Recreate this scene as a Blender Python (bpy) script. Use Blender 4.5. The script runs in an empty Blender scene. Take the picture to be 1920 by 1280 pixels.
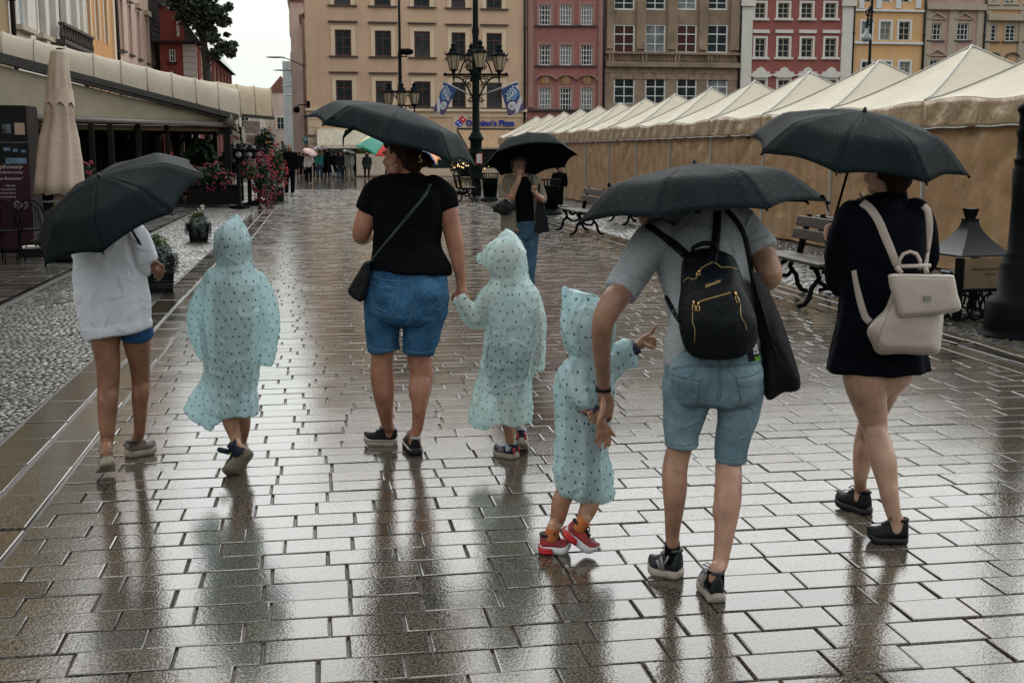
import bpy, bmesh, math, random
import numpy as np
from math import sin, cos, pi, radians, exp, tan, atan2, sqrt
from mathutils import Vector, Matrix, noise
random.seed(7); np.random.seed(7)
SC = bpy.context.scene
COL = SC.collection
# ---------------- camera ----------------
F = 2240.0; CH = 1.57; TL = radians(9.0); YW = radians(9.1)
cam_d = bpy.data.cameras.new('camera'); cam = bpy.data.objects.new('camera', cam_d); COL.objects.link(cam)
cam_d.lens = F / 1920 * 36; cam_d.sensor_width = 36; cam_d.clip_start = .05; cam_d.clip_end = 3000
cam.location = (0, 0, CH); cam.rotation_euler = (pi / 2 - TL, 0, -YW)
SC.camera = cam
# ---------------- world: overcast sky (bright zenith, paler horizon) ----------------
w = bpy.data.worlds.new('World'); SC.world = w; w.use_nodes = True
nt = w.node_tree; nt.nodes.clear()
out = nt.nodes.new('ShaderNodeOutputWorld'); bg = nt.nodes.new('ShaderNodeBackground')
sky = nt.nodes.new('ShaderNodeTexSky'); sky.sky_type = 'NISHITA'; sky.sun_disc = False
sky.sun_elevation = radians(52); sky.sun_rotation = radians(4); sky.air_density = 2; sky.dust_density = 4
geo = nt.nodes.new('ShaderNodeTexCoord'); sep = nt.nodes.new('ShaderNodeSeparateXYZ')
ramp = nt.nodes.new('ShaderNodeValToRGB'); e = ramp.color_ramp.elements
e[0].position = 0.0; e[0].color = (.232, .252, .246, 1); e[1].position = 1.0; e[1].color = (.50, .52, .52, 1)
for ps_, cl_ in ((.13, (.252, .273, .267, 1)), (.20, (.58, .62, .61, 1)), (.36, (1., 1., 1., 1)), (.62, (.74, .77, .77, 1))):
    el = ramp.color_ramp.elements.new(ps_); el.color = cl_
mul = nt.nodes.new('ShaderNodeMath'); mul.operation = 'MULTIPLY_ADD'; mul.inputs[1].default_value = .0; mul.inputs[2].default_value = 3.3
mx = nt.nodes.new('ShaderNodeVectorMath'); mx.operation = 'SCALE'
nz = nt.nodes.new('ShaderNodeTexNoise'); nz.inputs['Scale'].default_value = 2.2; nz.inputs['Detail'].default_value = 4
nm = nt.nodes.new('ShaderNodeMapRange'); nm.inputs[3].default_value = .86; nm.inputs[4].default_value = 1.12
m2 = nt.nodes.new('ShaderNodeMath'); m2.operation = 'MULTIPLY'
mix = nt.nodes.new('ShaderNodeMix'); mix.data_type = 'RGBA'; mix.inputs[0].default_value = .02
L = nt.links.new
L(geo.outputs['Generated'], sep.inputs[0]); L(sep.outputs[2], ramp.inputs[0]); L(sep.outputs[2], mul.inputs[0]); mul.use_clamp = False
L(geo.outputs['Generated'], nz.inputs['Vector']); L(nz.outputs[0], nm.inputs[0])
L(mul.outputs[0], m2.inputs[0]); L(nm.outputs[0], m2.inputs[1])
dt = nt.nodes.new('ShaderNodeVectorMath'); dt.operation = 'DOT_PRODUCT'; dt.inputs[1].default_value = (sin(radians(4)), cos(radians(4)), 0); L(geo.outputs['Generated'], dt.inputs[0])
dm = nt.nodes.new('ShaderNodeMapRange'); dm.inputs[1].default_value = -1; dm.inputs[2].default_value = 1; dm.inputs[3].default_value = .31; dm.inputs[4].default_value = 1.36; L(dt.outputs['Value'], dm.inputs[0])
m3 = nt.nodes.new('ShaderNodeMath'); m3.operation = 'MULTIPLY'; L(m2.outputs[0], m3.inputs[0]); L(dm.outputs[0], m3.inputs[1])
L(ramp.outputs[0], mx.inputs[0]); L(m3.outputs[0], mx.inputs['Scale'])
L(mx.outputs[0], mix.inputs[6]); L(sky.outputs[0], mix.inputs[7]); L(mix.outputs[2], bg.inputs[0]); L(bg.outputs[0], out.inputs[0])
bg.inputs[1].default_value = .80
sun_d = bpy.data.lights.new('sun', 'SUN'); sun_d.energy = .5; sun_d.angle = radians(30); sun_d.color = (1, .97, .92)
sun = bpy.data.objects.new('sun', sun_d); COL.objects.link(sun); sun.rotation_euler = (radians(-38), 0, radians(-4))
SC.view_settings.view_transform = 'Standard'; SC.view_settings.look = 'None'; SC.view_settings.gamma = 1
SC.view_settings.exposure = 0.06
SC.view_settings.use_curve_mapping = False
SC.cycles.max_bounces = 8; SC.cycles.diffuse_bounces = 3; SC.cycles.glossy_bounces = 4; SC.cycles.transparent_max_bounces = 16
# ---------------- pixel <-> world ----------------
FH = Vector((sin(YW), cos(YW), 0)); RT = Vector((cos(YW), -sin(YW), 0)); ZZ = Vector((0, 0, 1))
FW = FH * cos(TL) - ZZ * sin(TL); UP = FH * sin(TL) + ZZ * cos(TL); CP = Vector((0, 0, CH))
def ray(px, py): return RT * ((px - 960) / F) + UP * ((640 - py) / F) + FW
def W(px, py, d):
    r = ray(px, py); return CP + r * (d / r.dot(FH))
def G(px, py, z=0.0):
    r = ray(px, py); return CP + r * ((z - CH) / r.z)
def D(py): return G(960, py).dot(FH)
def PY(px, py, Y):
    r = ray(px, py); return CP + r * (Y / r.y)
def PX(px, py, X):
    r = ray(px, py); return CP + r * (X / r.x)
# ---------------- materials ----------------
MATS = {}
def M(name, col, rough=.6, spec=.5, var=.12, vs=4., bump=0., bs=60., metal=0., coat=0., stretch=(1, 1, 1), col2=None, coord='Object', bd=3, emit=0, sheen=0., transl=0., alpha=1., rvar=0., wr=0., ws=.6):
    if name in MATS: return MATS[name]
    m = bpy.data.materials.new(name); m.use_nodes = True; t = m.node_tree; n = t.nodes; l = t.links.new
    p = n['Principled BSDF']; p.inputs['Roughness'].default_value = rough; p.inputs['Metallic'].default_value = metal
    p.inputs['Specular IOR Level'].default_value = spec
    if coat: p.inputs['Coat Weight'].default_value = coat; p.inputs['Coat Roughness'].default_value = .12
    if sheen: p.inputs['Sheen Weight'].default_value = sheen
    tc = n.new('ShaderNodeTexCoord'); mp = n.new('ShaderNodeMapping'); mp.inputs['Scale'].default_value = stretch
    l(tc.outputs[coord], mp.inputs[0])
    nz = n.new('ShaderNodeTexNoise'); nz.inputs['Scale'].default_value = vs; nz.inputs['Detail'].default_value = 5; nz.inputs['Roughness'].default_value = .62
    l(mp.outputs[0], nz.inputs['Vector'])
    r = n.new('ShaderNodeMapRange'); r.inputs[1].default_value = .3; r.inputs[2].default_value = .7
    l(nz.outputs[0], r.inputs[0])
    c = n.new('ShaderNodeMix'); c.data_type = 'RGBA'
    a = Vector(col[:3])
    b = Vector(col2[:3]) if col2 else a * (1 - 2 * var)
    if not col2: a = a * (1 + var)
    c.inputs[6].default_value = (*a, 1); c.inputs[7].default_value = (*b, 1); l(r.outputs[0], c.inputs[0]); l(c.outputs[2], p.inputs['Base Color'])
    if rvar:
        rr = n.new('ShaderNodeMapRange'); rr.inputs[1].default_value = .3; rr.inputs[2].default_value = .7; rr.inputs[3].default_value = max(.03, rough - rvar); rr.inputs[4].default_value = rough + rvar
        l(nz.outputs[0], rr.inputs[0]); l(rr.outputs[0], p.inputs['Roughness'])
    if bump:
        nb = n.new('ShaderNodeTexNoise'); nb.inputs['Scale'].default_value = bs; nb.inputs['Detail'].default_value = bd; l(mp.outputs[0], nb.inputs['Vector'])
        bp = n.new('ShaderNodeBump'); bp.inputs['Strength'].default_value = min(1, bump); bp.inputs['Distance'].default_value = .6 / bs
        l(nb.outputs[0], bp.inputs['Height']); l(bp.outputs[0], p.inputs['Normal'])
    if wr:
        wn_ = n.new('ShaderNodeTexNoise'); wn_.inputs['Scale'].default_value = wr; wn_.inputs['Detail'].default_value = 2; wn_.inputs['Distortion'].default_value = .6; l(mp.outputs[0], wn_.inputs['Vector'])
        w1 = n.new('ShaderNodeMath'); w1.operation = 'SUBTRACT'; w1.inputs[1].default_value = .5; l(wn_.outputs[0], w1.inputs[0]); w2 = n.new('ShaderNodeMath'); w2.operation = 'ABSOLUTE'; l(w1.outputs[0], w2.inputs[0])
        w3 = n.new('ShaderNodeMapRange'); w3.inputs[2].default_value = .09; w3.inputs[3].default_value = 1; w3.inputs[4].default_value = 0; w3.interpolation_type = 'SMOOTHSTEP'; l(w2.outputs[0], w3.inputs[0])
        wb_ = n.new('ShaderNodeBump'); wb_.inputs['Strength'].default_value = ws; wb_.inputs['Distance'].default_value = .05 / wr; l(w3.outputs[0], wb_.inputs['Height'])
        if bump: l(wb_.outputs[0], bp.inputs['Normal'])
        else: l(wb_.outputs[0], p.inputs['Normal'])
    if emit: p.inputs['Emission Color'].default_value = (*col[:3], 1); p.inputs['Emission Strength'].default_value = emit
    if transl:
        tr = n.new('ShaderNodeBsdfTranslucent'); l(c.outputs[2], tr.inputs[0]); ms = n.new('ShaderNodeMixShader'); ms.inputs[0].default_value = transl
        l(p.outputs[0], ms.inputs[1]); l(tr.outputs[0], ms.inputs[2]); l(ms.outputs[0], n['Material Output'].inputs[0])
    MATS[name] = m; return m
def nodes_of(m): return m.node_tree.nodes, m.node_tree.links.new, m.node_tree.nodes['Principled BSDF']
# ---------------- scene objects ----------------
def tagp(o, label=None, cat=None, group=None, kind=None):
    if label: o['label'] = label
    if cat: o['category'] = cat
    if group: o['group'] = group
    if kind: o['kind'] = kind
    return o
def thing(name, label, cat, loc=(0, 0, 0), group=None):
    o = bpy.data.objects.new(name, None); COL.objects.link(o); o.location = loc; o.empty_display_size = .2
    return tagp(o, label, cat, group)
def wloc(o):
    v = Vector((0, 0, 0))
    while o is not None: v += o.location; o = o.parent
    return v
def copy_tree(o, parent=None):
    c = o.copy(); COL.objects.link(c); c.parent = parent
    for ch in list(o.children): copy_tree(ch, c)
    return c
def dup(o, loc, rz=None, label=None):
    c = copy_tree(o); c.location = loc
    if rz is not None: c.rotation_euler = (0, 0, rz)
    if label: c['label'] = label
    return c
class MB:
    """collects geometry in world coordinates"""
    def __init__(s): s.v = []; s.f = []; s.m = []; s.sm = []
    def add(s, vs, fs, mi=0, smooth=False):
        b = len(s.v); s.v.extend([tuple(v) for v in vs]); s.f.extend([tuple(b + i for i in f) for f in fs]); s.m.extend([mi] * len(fs)); s.sm.extend([smooth] * len(fs)); return s
    def box(s, c, sz, rz=0., mi=0, mat=None):
        hx, hy, hz = sz[0] / 2, sz[1] / 2, sz[2] / 2
        vs = [Vector((x, y, z)) for x in (-hx, hx) for y in (-hy, hy) for z in (-hz, hz)]
        R_ = mat if mat is not None else Matrix.Rotation(rz, 3, 'Z')
        vs = [R_ @ v + Vector(c) for v in vs]
        return s.add(vs, [(0, 1, 3, 2), (4, 6, 7, 5), (0, 4, 5, 1), (2, 3, 7, 6), (0, 2, 6, 4), (1, 5, 7, 3)], mi)
    def beam(s, a, b, wd, ht, up=ZZ, mi=0):
        a = Vector(a); b = Vector(b); d = (b - a); Ln = d.length; d = d / Ln; sd = d.cross(Vector(up))
        if sd.length < 1e-4: sd = d.cross(Vector((1, 0, 0)))
        sd.normalize(); u = sd.cross(d)
        return s.box((a + b) / 2, (Ln, wd, ht), mat=Matrix((d, sd, u)).transposed(), mi=mi)
    def rings(s, rs, cap=True, mi=0, smooth=True, closed=False):
        n = len(rs[0]); vs = [p for r in rs for p in r]; fs = []
        K = len(rs)
        for k in range(K if closed else K - 1):
            for i in range(n):
                j = (i + 1) % n; k2 = (k + 1) % K
                fs.append((k * n + i, k * n + j, k2 * n + j, k2 * n + i))
        if cap and not closed:
            fs.append(tuple(range(n - 1, -1, -1))); fs.append(tuple((K - 1) * n + i for i in range(n)))
        return s.add(vs, fs, mi, smooth)
    def tube(s, pts, r, n=8, mi=0, closed=False, cap=True):
        pts = [Vector(p) for p in pts]; K = len(pts); rs = []
        rr = r if hasattr(r, '__len__') else [r] * K
        prev = None
        for i, p in enumerate(pts):
            t = (pts[min(i + 1, K - 1)] - pts[max(i - 1, 0)]) if not closed else (pts[(i + 1) % K] - pts[i - 1])
            if t.length < 1e-9: t = Vector((0, 0, 1))
            t.normalize()
            if prev is None:
                a = t.cross(ZZ)
                if a.length < .2: a = t.cross(Vector((1, 0, 0)))
            else:
                a = prev - t * prev.dot(t)
            a.normalize(); prev = a; b = t.cross(a)
            rs.append([p + (a * cos(2 * pi * k / n) + b * sin(2 * pi * k / n)) * rr[i] for k in range(n)])
        return s.rings(rs, cap, mi, True, closed)
    def lathe(s, prof, c=(0, 0, 0), n=20, mi=0, smooth=True, cap=True):
        c = Vector(c)
        return s.rings([[c + Vector((r * cos(2 * pi * k / n), r * sin(2 * pi * k / n), z)) for k in range(n)] for r, z in prof], cap, mi, smooth)
    def ell(s, c, r, n=12, mi=0, mat=None):
        c = Vector(c); r = (r, r, r) if not hasattr(r, '__len__') else r; rs = []
        for i in range(1, n):
            a = pi * i / n
            ring = [Vector((r[0] * sin(a) * cos(2 * pi * k / n), r[1] * sin(a) * sin(2 * pi * k / n), -r[2] * cos(a))) for k in range(n)]
            rs.append([c + ((mat @ q) if mat is not None else q) for q in ring])
        return s.rings(rs, True, mi, True)
    def poly(s, pts, thick, nrm, mi=0, smooth=False):
        """extruded flat polygon"""
        nrm = Vector(nrm).normalized() * thick; a = [Vector(p) for p in pts]; b = [p + nrm for p in a]; n = len(a)
        fs = [tuple(range(n - 1, -1, -1)), tuple(range(n, 2 * n))] + [(i, (i + 1) % n, n + (i + 1) % n, n + i) for i in range(n)]
        return s.add(a + b, fs, mi, smooth)
    def grid(s, P, mi=0, smooth=True):
        r, c = len(P), len(P[0]); vs = [p for row in P for p in row]
        return s.add(vs, [(i * c + j, i * c + j + 1, (i + 1) * c + j + 1, (i + 1) * c + j) for i in range(r - 1) for j in range(c - 1)], mi, smooth)
    def mesh(s, name, mats, off=(0, 0, 0)):
        me = bpy.data.meshes.new(name); off = Vector(off)
        me.from_pydata([(v[0] - off.x, v[1] - off.y, v[2] - off.z) for v in s.v], [], s.f)
        for m in (mats if isinstance(mats, (list, tuple)) else [mats]): me.materials.append(m)
        me.polygons.foreach_set('material_index', s.m); me.polygons.foreach_set('use_smooth', s.sm); me.update(); return me
    def build(s, name, mats, parent=None, label=None, cat=None, group=None, kind=None, origin=None):
        off = wloc(parent) if parent is not None else Vector(origin or (0, 0, 0))
        o = bpy.data.objects.new(name, s.mesh(name, mats, off)); COL.objects.link(o)
        if parent is not None: o.parent = parent
        elif origin is not None: o.location = origin
        return tagp(o, label, cat, group, kind)
def build_each(mb, name, mats, parent):
    """every connected piece of mb becomes a part of its own"""
    p = list(range(len(mb.v)))
    def f(i):
        while p[i] != i: p[i] = p[p[i]]; i = p[i]
        return i
    for fc in mb.f:
        for j in fc[1:]: p[f(j)] = f(fc[0])
    groups = {}
    for k, fc in enumerate(mb.f): groups.setdefault(f(fc[0]), []).append(k)
    out = []
    for ks in groups.values():
        q = MB(); mp = {}
        for k in ks:
            fc = []
            for i in mb.f[k]:
                if i not in mp: mp[i] = len(q.v); q.v.append(mb.v[i])
                fc.append(mp[i])
            q.f.append(tuple(fc)); q.m.append(mb.m[k]); q.sm.append(mb.sm[k])
        out.append(q.build(name, mats, parent))
    return out
def text_mesh(txt, size, mat3, origin, name, mat, parent, depth=.004, align='LEFT', bold=0., shear=0.):
    cu = bpy.data.curves.new(name, 'FONT'); cu.body = txt; cu.size = size; cu.extrude = depth; cu.align_x = align; cu.offset = bold; cu.shear = shear; cu.resolution_u = 3
    o = bpy.data.objects.new(name, cu); COL.objects.link(o); dg = bpy.context.evaluated_depsgraph_get()
    me = bpy.data.meshes.new_from_object(o.evaluated_get(dg)); bpy.data.objects.remove(o)
    R_ = mat3.to_4x4(); R_.translation = Vector(origin) - wloc(parent)
    me.transform(R_); me.materials.clear(); me.materials.append(mat)
    o = bpy.data.objects.new(name, me); COL.objects.link(o); o.parent = parent; return o
def frame3(x, z):
    x = Vector(x).normalized(); z = Vector(z).normalized(); y = z.cross(x); return Matrix((x, y, z)).transposed()
def bevel(o, wd=.01, seg=1):
    md = o.modifiers.new('bevel', 'BEVEL'); md.width = wd; md.segments = seg; md.limit_method = 'ANGLE'; return o
# ================= ground =================
def wet_material(name, c1, c2, r0, r1, bs, bstr, attr=True, bdist=.004, spec=.5, coat=0.):
    m = bpy.data.materials.new(name); m.use_nodes = True; n, l, p = nodes_of(m)
    tc = n.new('ShaderNodeTexCoord')
    big = n.new('ShaderNodeTexNoise'); big.inputs['Scale'].default_value = 1.1; big.inputs['Detail'].default_value = 6; big.inputs['Roughness'].default_value = .6; l(tc.outputs['Object'], big.inputs['Vector'])
    fin = n.new('ShaderNodeTexNoise'); fin.inputs['Scale'].default_value = 110; fin.inputs['Detail'].default_value = 2; l(tc.outputs['Object'], fin.inputs['Vector'])
    sp = n.new('ShaderNodeMapRange'); sp.inputs[1].default_value = .36; sp.inputs[2].default_value = .64; l(fin.outputs[0], sp.inputs[0])
    mid = n.new('ShaderNodeTexNoise'); mid.inputs['Scale'].default_value = bs; mid.inputs['Detail'].default_value = 4; mid.inputs['Roughness'].default_value = .65; l(tc.outputs['Object'], mid.inputs['Vector'])
    c = n.new('ShaderNodeMix'); c.data_type = 'RGBA'; c.inputs[6].default_value = (*c1, 1); c.inputs[7].default_value = (*c2, 1); l(sp.outputs[0], c.inputs[0])
    last = c.outputs[2]
    if attr:
        at = n.new('ShaderNodeAttribute'); at.attribute_name = 'tone'
        mm = n.new('ShaderNodeMix'); mm.data_type = 'RGBA'; mm.blend_type = 'MULTIPLY'; mm.inputs[0].default_value = 1; l(last, mm.inputs[6]); l(at.outputs[0], mm.inputs[7]); last = mm.outputs[2]
    l(last, p.inputs['Base Color'])
    # film of water: thicker in patches -> smooth, thin -> rough grain
    rr = n.new('ShaderNodeMapRange'); rr.inputs[1].default_value = .35; rr.inputs[2].default_value = .65; rr.inputs[3].default_value = r0; rr.inputs[4].default_value = r1; l(big.outputs[0], rr.inputs[0])
    l(rr.outputs[0], p.inputs['Roughness']); p.inputs['Specular IOR Level'].default_value = spec
    if coat: p.inputs['Coat Weight'].default_value = coat; p.inputs['Coat Roughness'].default_value = .06
    b1 = n.new('ShaderNodeBump'); b1.inputs['Distance'].default_value = bdist; l(mid.outputs[0], b1.inputs['Height'])
    bm_ = n.new('ShaderNodeMapRange'); bm_.inputs[1].default_value = .35; bm_.inputs[2].default_value = .7; bm_.inputs[3].default_value = bstr * .3; bm_.inputs[4].default_value = bstr; l(big.outputs[0], bm_.inputs[0]); l(bm_.outputs[0], b1.inputs['Strength'])
    b2 = n.new('ShaderNodeBump'); b2.inputs['Distance'].default_value = .0014; b2.inputs['Strength'].default_value = bstr * 1.1; l(fin.outputs[0], b2.inputs['Height']); l(b1.outputs[0], b2.inputs['Normal']); l(b2.outputs[0], p.inputs['Normal'])
    return m
SLAB = wet_material('wet_granite', (.110, .098, .078), (.015, .014, .011), .025, .10, 40, .30)
DARKSLAB = wet_material('wet_dark_granite', (.05, .046, .04), (.025, .022, .02), .08, .26, 18, .4)
COB = wet_material('wet_cobbles', (.055, .052, .042), (.02, .018, .015), .2, .42, 30, .4, spec=.3)
JOINT = wet_material('wet_joint_sand', (.022, .02, .017), (.014, .012, .010), .35, .6, 40, .6, attr=False)
FARG = wet_material('wet_far_paving', (.085, .078, .066), (.045, .04, .034), .06, .16, 9, .2, attr=False, bdist=.01)
gs = MB(); S_ = 900
gs.add([(-S_, -S_, -.03), (S_, -S_, -.03), (S_, S_, -.03), (-S_, S_, -.03)], [(0, 1, 2, 3)])
gs.build('ground', FARG, kind='structure')
js = MB(); js.add([(-1.76, .5, -.011), (5.6, .5, -.011), (5.6, 52.2, -.011), (-1.76, 52.2, -.011)], [(0, 1, 2, 3)])
js.build('paving_bed', JOINT, kind='structure')
class Slabs:
    def __init__(s): s.v = []; s.f = []; s.t = []
    def slab(s, x0, x1, y0, y1, bev=.004, tilt=.0018, h=.0015, tone=None, z0=0., crown=0):
        cz = z0 + random.gauss(0, h); tx = random.gauss(0, tilt); ty = random.gauss(0, tilt)
        cx, cy = (x0 + x1) / 2, (y0 + y1) / 2
        b = len(s.v)
        for (dx, dz) in ((0., -.012), (bev * .45, -.002), (bev * 1.6, 0.)):
            for X, Y in ((x0 + dx, y0 + dx), (x1 - dx, y0 + dx), (x1 - dx, y1 - dx), (x0 + dx, y1 - dx)):
                s.v.append((X + random.uniform(-.0015, .0015), Y + random.uniform(-.0015, .0015), cz + dz + tx * (X - cx) + ty * (Y - cy)))
        for k in (0, 4):
            for i in range(4):
                j = (i + 1) % 4; s.f.append((b + k + i, b + k + j, b + k + 4 + j, b + k + 4 + i))
        n = 9
        if crown:
            s.v.append((cx, cy, cz + crown)); c = b + 12
            for i in range(4): s.f.append((b + 8 + i, b + 8 + (i + 1) % 4, c))
            n = 12
        else: s.f.append((b + 8, b + 9, b + 10, b + 11))
        if tone is None:
            g = random.choice([1, 1, 1, .95, 1.06, .88, 1.1]) * random.uniform(.94, 1.06); wv = random.uniform(0, 1)
            tone = (g * (1 + .10 * wv), g, g * (1 - .08 * wv))
            if random.random() < .04: tone = (g * 1.05, g * .86, g * .76)
        s.t += [tone] * n
    def build(s, name, mat):
        me = bpy.data.meshes.new(name); me.from_pydata(s.v, [], s.f); me.materials.append(mat)
        a = me.attributes.new('tone', 'FLOAT_COLOR', 'FACE'); arr = np.ones((len(s.f), 4), dtype=np.float32); arr[:, :3] = np.array(s.t); a.data.foreach_set('color', arr.ravel())
        me.update(); o = bpy.data.objects.new(name, me); COL.objects.link(o); o['kind'] = 'structure'; return o
sl = Slabs(); y = 1.2; row = 0
while y < 52:
    wd = random.uniform(.160, .182)
    x = -1.245 - (random.uniform(.09, .18) if row % 2 else random.uniform(0., .06)) ; row += 1
    dark = 8.35 < y < 8.62 or 19 < y < 19.3
    x0 = x
    while x0 < 4.9:
        x1 = x0 + random.choice([.255, .265, .275, .28, .27, .25, .31])
        a, b = max(x0, -1.245), min(x1, 4.93)
        if b - a > .07:
            sl.slab(a + .0025, b - .0025, y + .002, y + wd - .002, tone=(.55, .52, .5) if dark else ((.6, .52, .45) if random.random() < .02 else None))
        x0 = x1
    y += wd
y = 1.2
while y < 52:   # border course and gutter band
    ln = random.uniform(.42, .62)
    sl.slab(-1.475, -1.265, y, y + ln - .008, tilt=.006); sl.slab(-1.75, -1.505, y + .1, y + ln * 1.0 + .09, tilt=.004, tone=(.62, .58, .52), z0=-.004); y += ln
y = 1.2
while y < 52:   # right kerb courses
    ln = random.uniform(.5, .8)
    sl.slab(4.945, 5.12, y, y + ln - .01, tilt=.006, z0=.002, tone=(1.15, 1.12, 1.05)); sl.slab(5.18, 5.33, y, y + ln - .01, tilt=.006, z0=-.002, tone=(.5, .48, .45)); sl.slab(5.36, 5.5, y + .2, y + ln + .19, tilt=.006, z0=.004, tone=(1.2, 1.15, 1.05)); y += ln
sl.build('paving', SLAB)
cb = Slabs(); y = 2.2; r = 0
while y < 34:
    f_ = 1 if y < 13 else 1.7; h = random.uniform(.046, .058) * f_; x = -3.22 + (r % 2) * .025 * f_; r += 1
    while x < -1.79:
        wd = random.uniform(.046, .066) * f_; g = random.uniform(.8, 1.2)
        cb.slab(x + .003, min(x + wd, -1.765) - .003, y + .003, y + h - .003, bev=.008, tilt=.045, h=.002, tone=(g, g * .98, g * .93), crown=.0035)
        x += wd
    y += h
y = 4.5; r = 0
while y < 52:
    h = random.uniform(.095, .115) * (1 if y < 24 else 1.6); x = 5.52 + (r % 2) * .05; r += 1
    while x < 8.1:
        wd = random.uniform(.09, .13) * (1 if y < 24 else 1.6)
        if (x < 6.3 and y < 26) and (abs((x - 5.9) ** 2 + ((y % 6.2) - 3) ** 2 - 1.1) < .18): tn = (.35, .34, .32)
        else: g = random.uniform(.65, 1.1); tn = (g, g * .97, g * .9)
        cb.slab(x + .006, x + wd - .006, y + .006, y + h - .006, bev=.012, tilt=.045, h=.004, tone=tn, crown=.005)
        x += wd
    y += h
cb.build('cobbled_strip', COB)
jb = MB(); jb.add([(-3.28, 1, -.009), (-1.745, 1, -.009), (-1.745, 36, -.009), (-3.28, 36, -.009)], [(0, 1, 2, 3)]); jb.add([(5.5, 3, -.009), (14, 3, -.009), (14, 52.2, -.009), (5.5, 52.2, -.009)], [(0, 1, 2, 3)])
jb.build('cobble_bed', JOINT, kind='structure')
tb = Slabs(); y = 2.0; r = 0     # terrace slabs left of the cobbles
while y < 36:
    x = -9.0 + (r % 2) * .4; r += 1
    while x < -3.4:
        tb.slab(x + .004, min(x + .8, -3.36) - .004, y + .004, y + .396, tilt=.004, bev=.005, tone=(random.uniform(.8, 1.15),) * 3); x += .8
    y += .4
tb.build('terrace_paving', DARKSLAB)
kb = MB(); kb.box((-3.31, 19, -.002), (.07, 34, .03)); kb.build('terrace_edge_strip', DARKSLAB, kind='structure')
# ================= facades =================
GLASS = M('window_glass', (.018, .026, .03), .10, spec=.3, var=.3, vs=.7, bump=.12, bs=2.5)
GLASSC = M('window_glass_curtain', (.20, .225, .225), .2, spec=.3, var=.35, vs=1.3)
GLASSR = M('window_glass_red_blind', (.07, .022, .018), .15, spec=.3, var=.2, vs=1.)
def stucco(name, c, v=.10):
    g = sum(c) / 3; c = tuple((x * .78 + g * .22) * 1.16 for x in c)
    return M(name, c, .85, spec=.25, var=v * 1.3, vs=.8, bump=.25, bs=22, stretch=(1, 1, .35))
class Plane:
    """upright wall plane: o origin, u along, n towards the viewer"""
    def __init__(s, o, u, n): s.o = Vector(o); s.u = Vector(u).normalized(); s.n = Vector(n).normalized()
    def P(s, a, z, d=0.): return s.o + s.u * a + ZZ * z + s.n * d
    def px(s, px, py):
        r = ray(px, py); t = (s.o - CP).dot(s.n) / r.dot(s.n); p = CP + r * t; return (p - s.o).dot(s.u), p.z
    def box(s, mb, a0, a1, z0, z1, d0, d1, mi=0):
        return mb.box(s.P((a0 + a1) / 2, (z0 + z1) / 2, (d0 + d1) / 2), (abs(a1 - a0), abs(d1 - d0), abs(z1 - z0)), mat=Matrix((s.u, -s.n, ZZ)).transposed(), mi=mi)
def wall_mesh(pl, a0, a1, z0, z1, ops, rec=.14):
    mb = MB(); A = sorted({a0, a1, *[v for o in ops for v in o[:2]]}); Z_ = sorted({z0, z1, *[v for o in ops for v in o[2:4]]})
    for i in range(len(A) - 1):
        for j in range(len(Z_) - 1):
            ca, cz = (A[i] + A[i + 1]) / 2, (Z_[j] + Z_[j + 1]) / 2
            if any(o[0] < ca < o[1] and o[2] < cz < o[3] for o in ops): continue
            mb.add([pl.P(A[i], Z_[j]), pl.P(A[i + 1], Z_[j]), pl.P(A[i + 1], Z_[j + 1]), pl.P(A[i], Z_[j + 1])], [(0, 1, 2, 3)])
    for o in ops:
        q = [(o[0], o[2]), (o[1], o[2]), (o[1], o[3]), (o[0], o[3])]
        for k in range(4):
            p, r = q[k], q[(k + 1) % 4]
            mb.add([pl.P(*p), pl.P(*r), pl.P(*r, -rec), pl.P(*p, -rec)], [(0, 1, 2, 3)])
    return mb
WIN = {}
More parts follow.
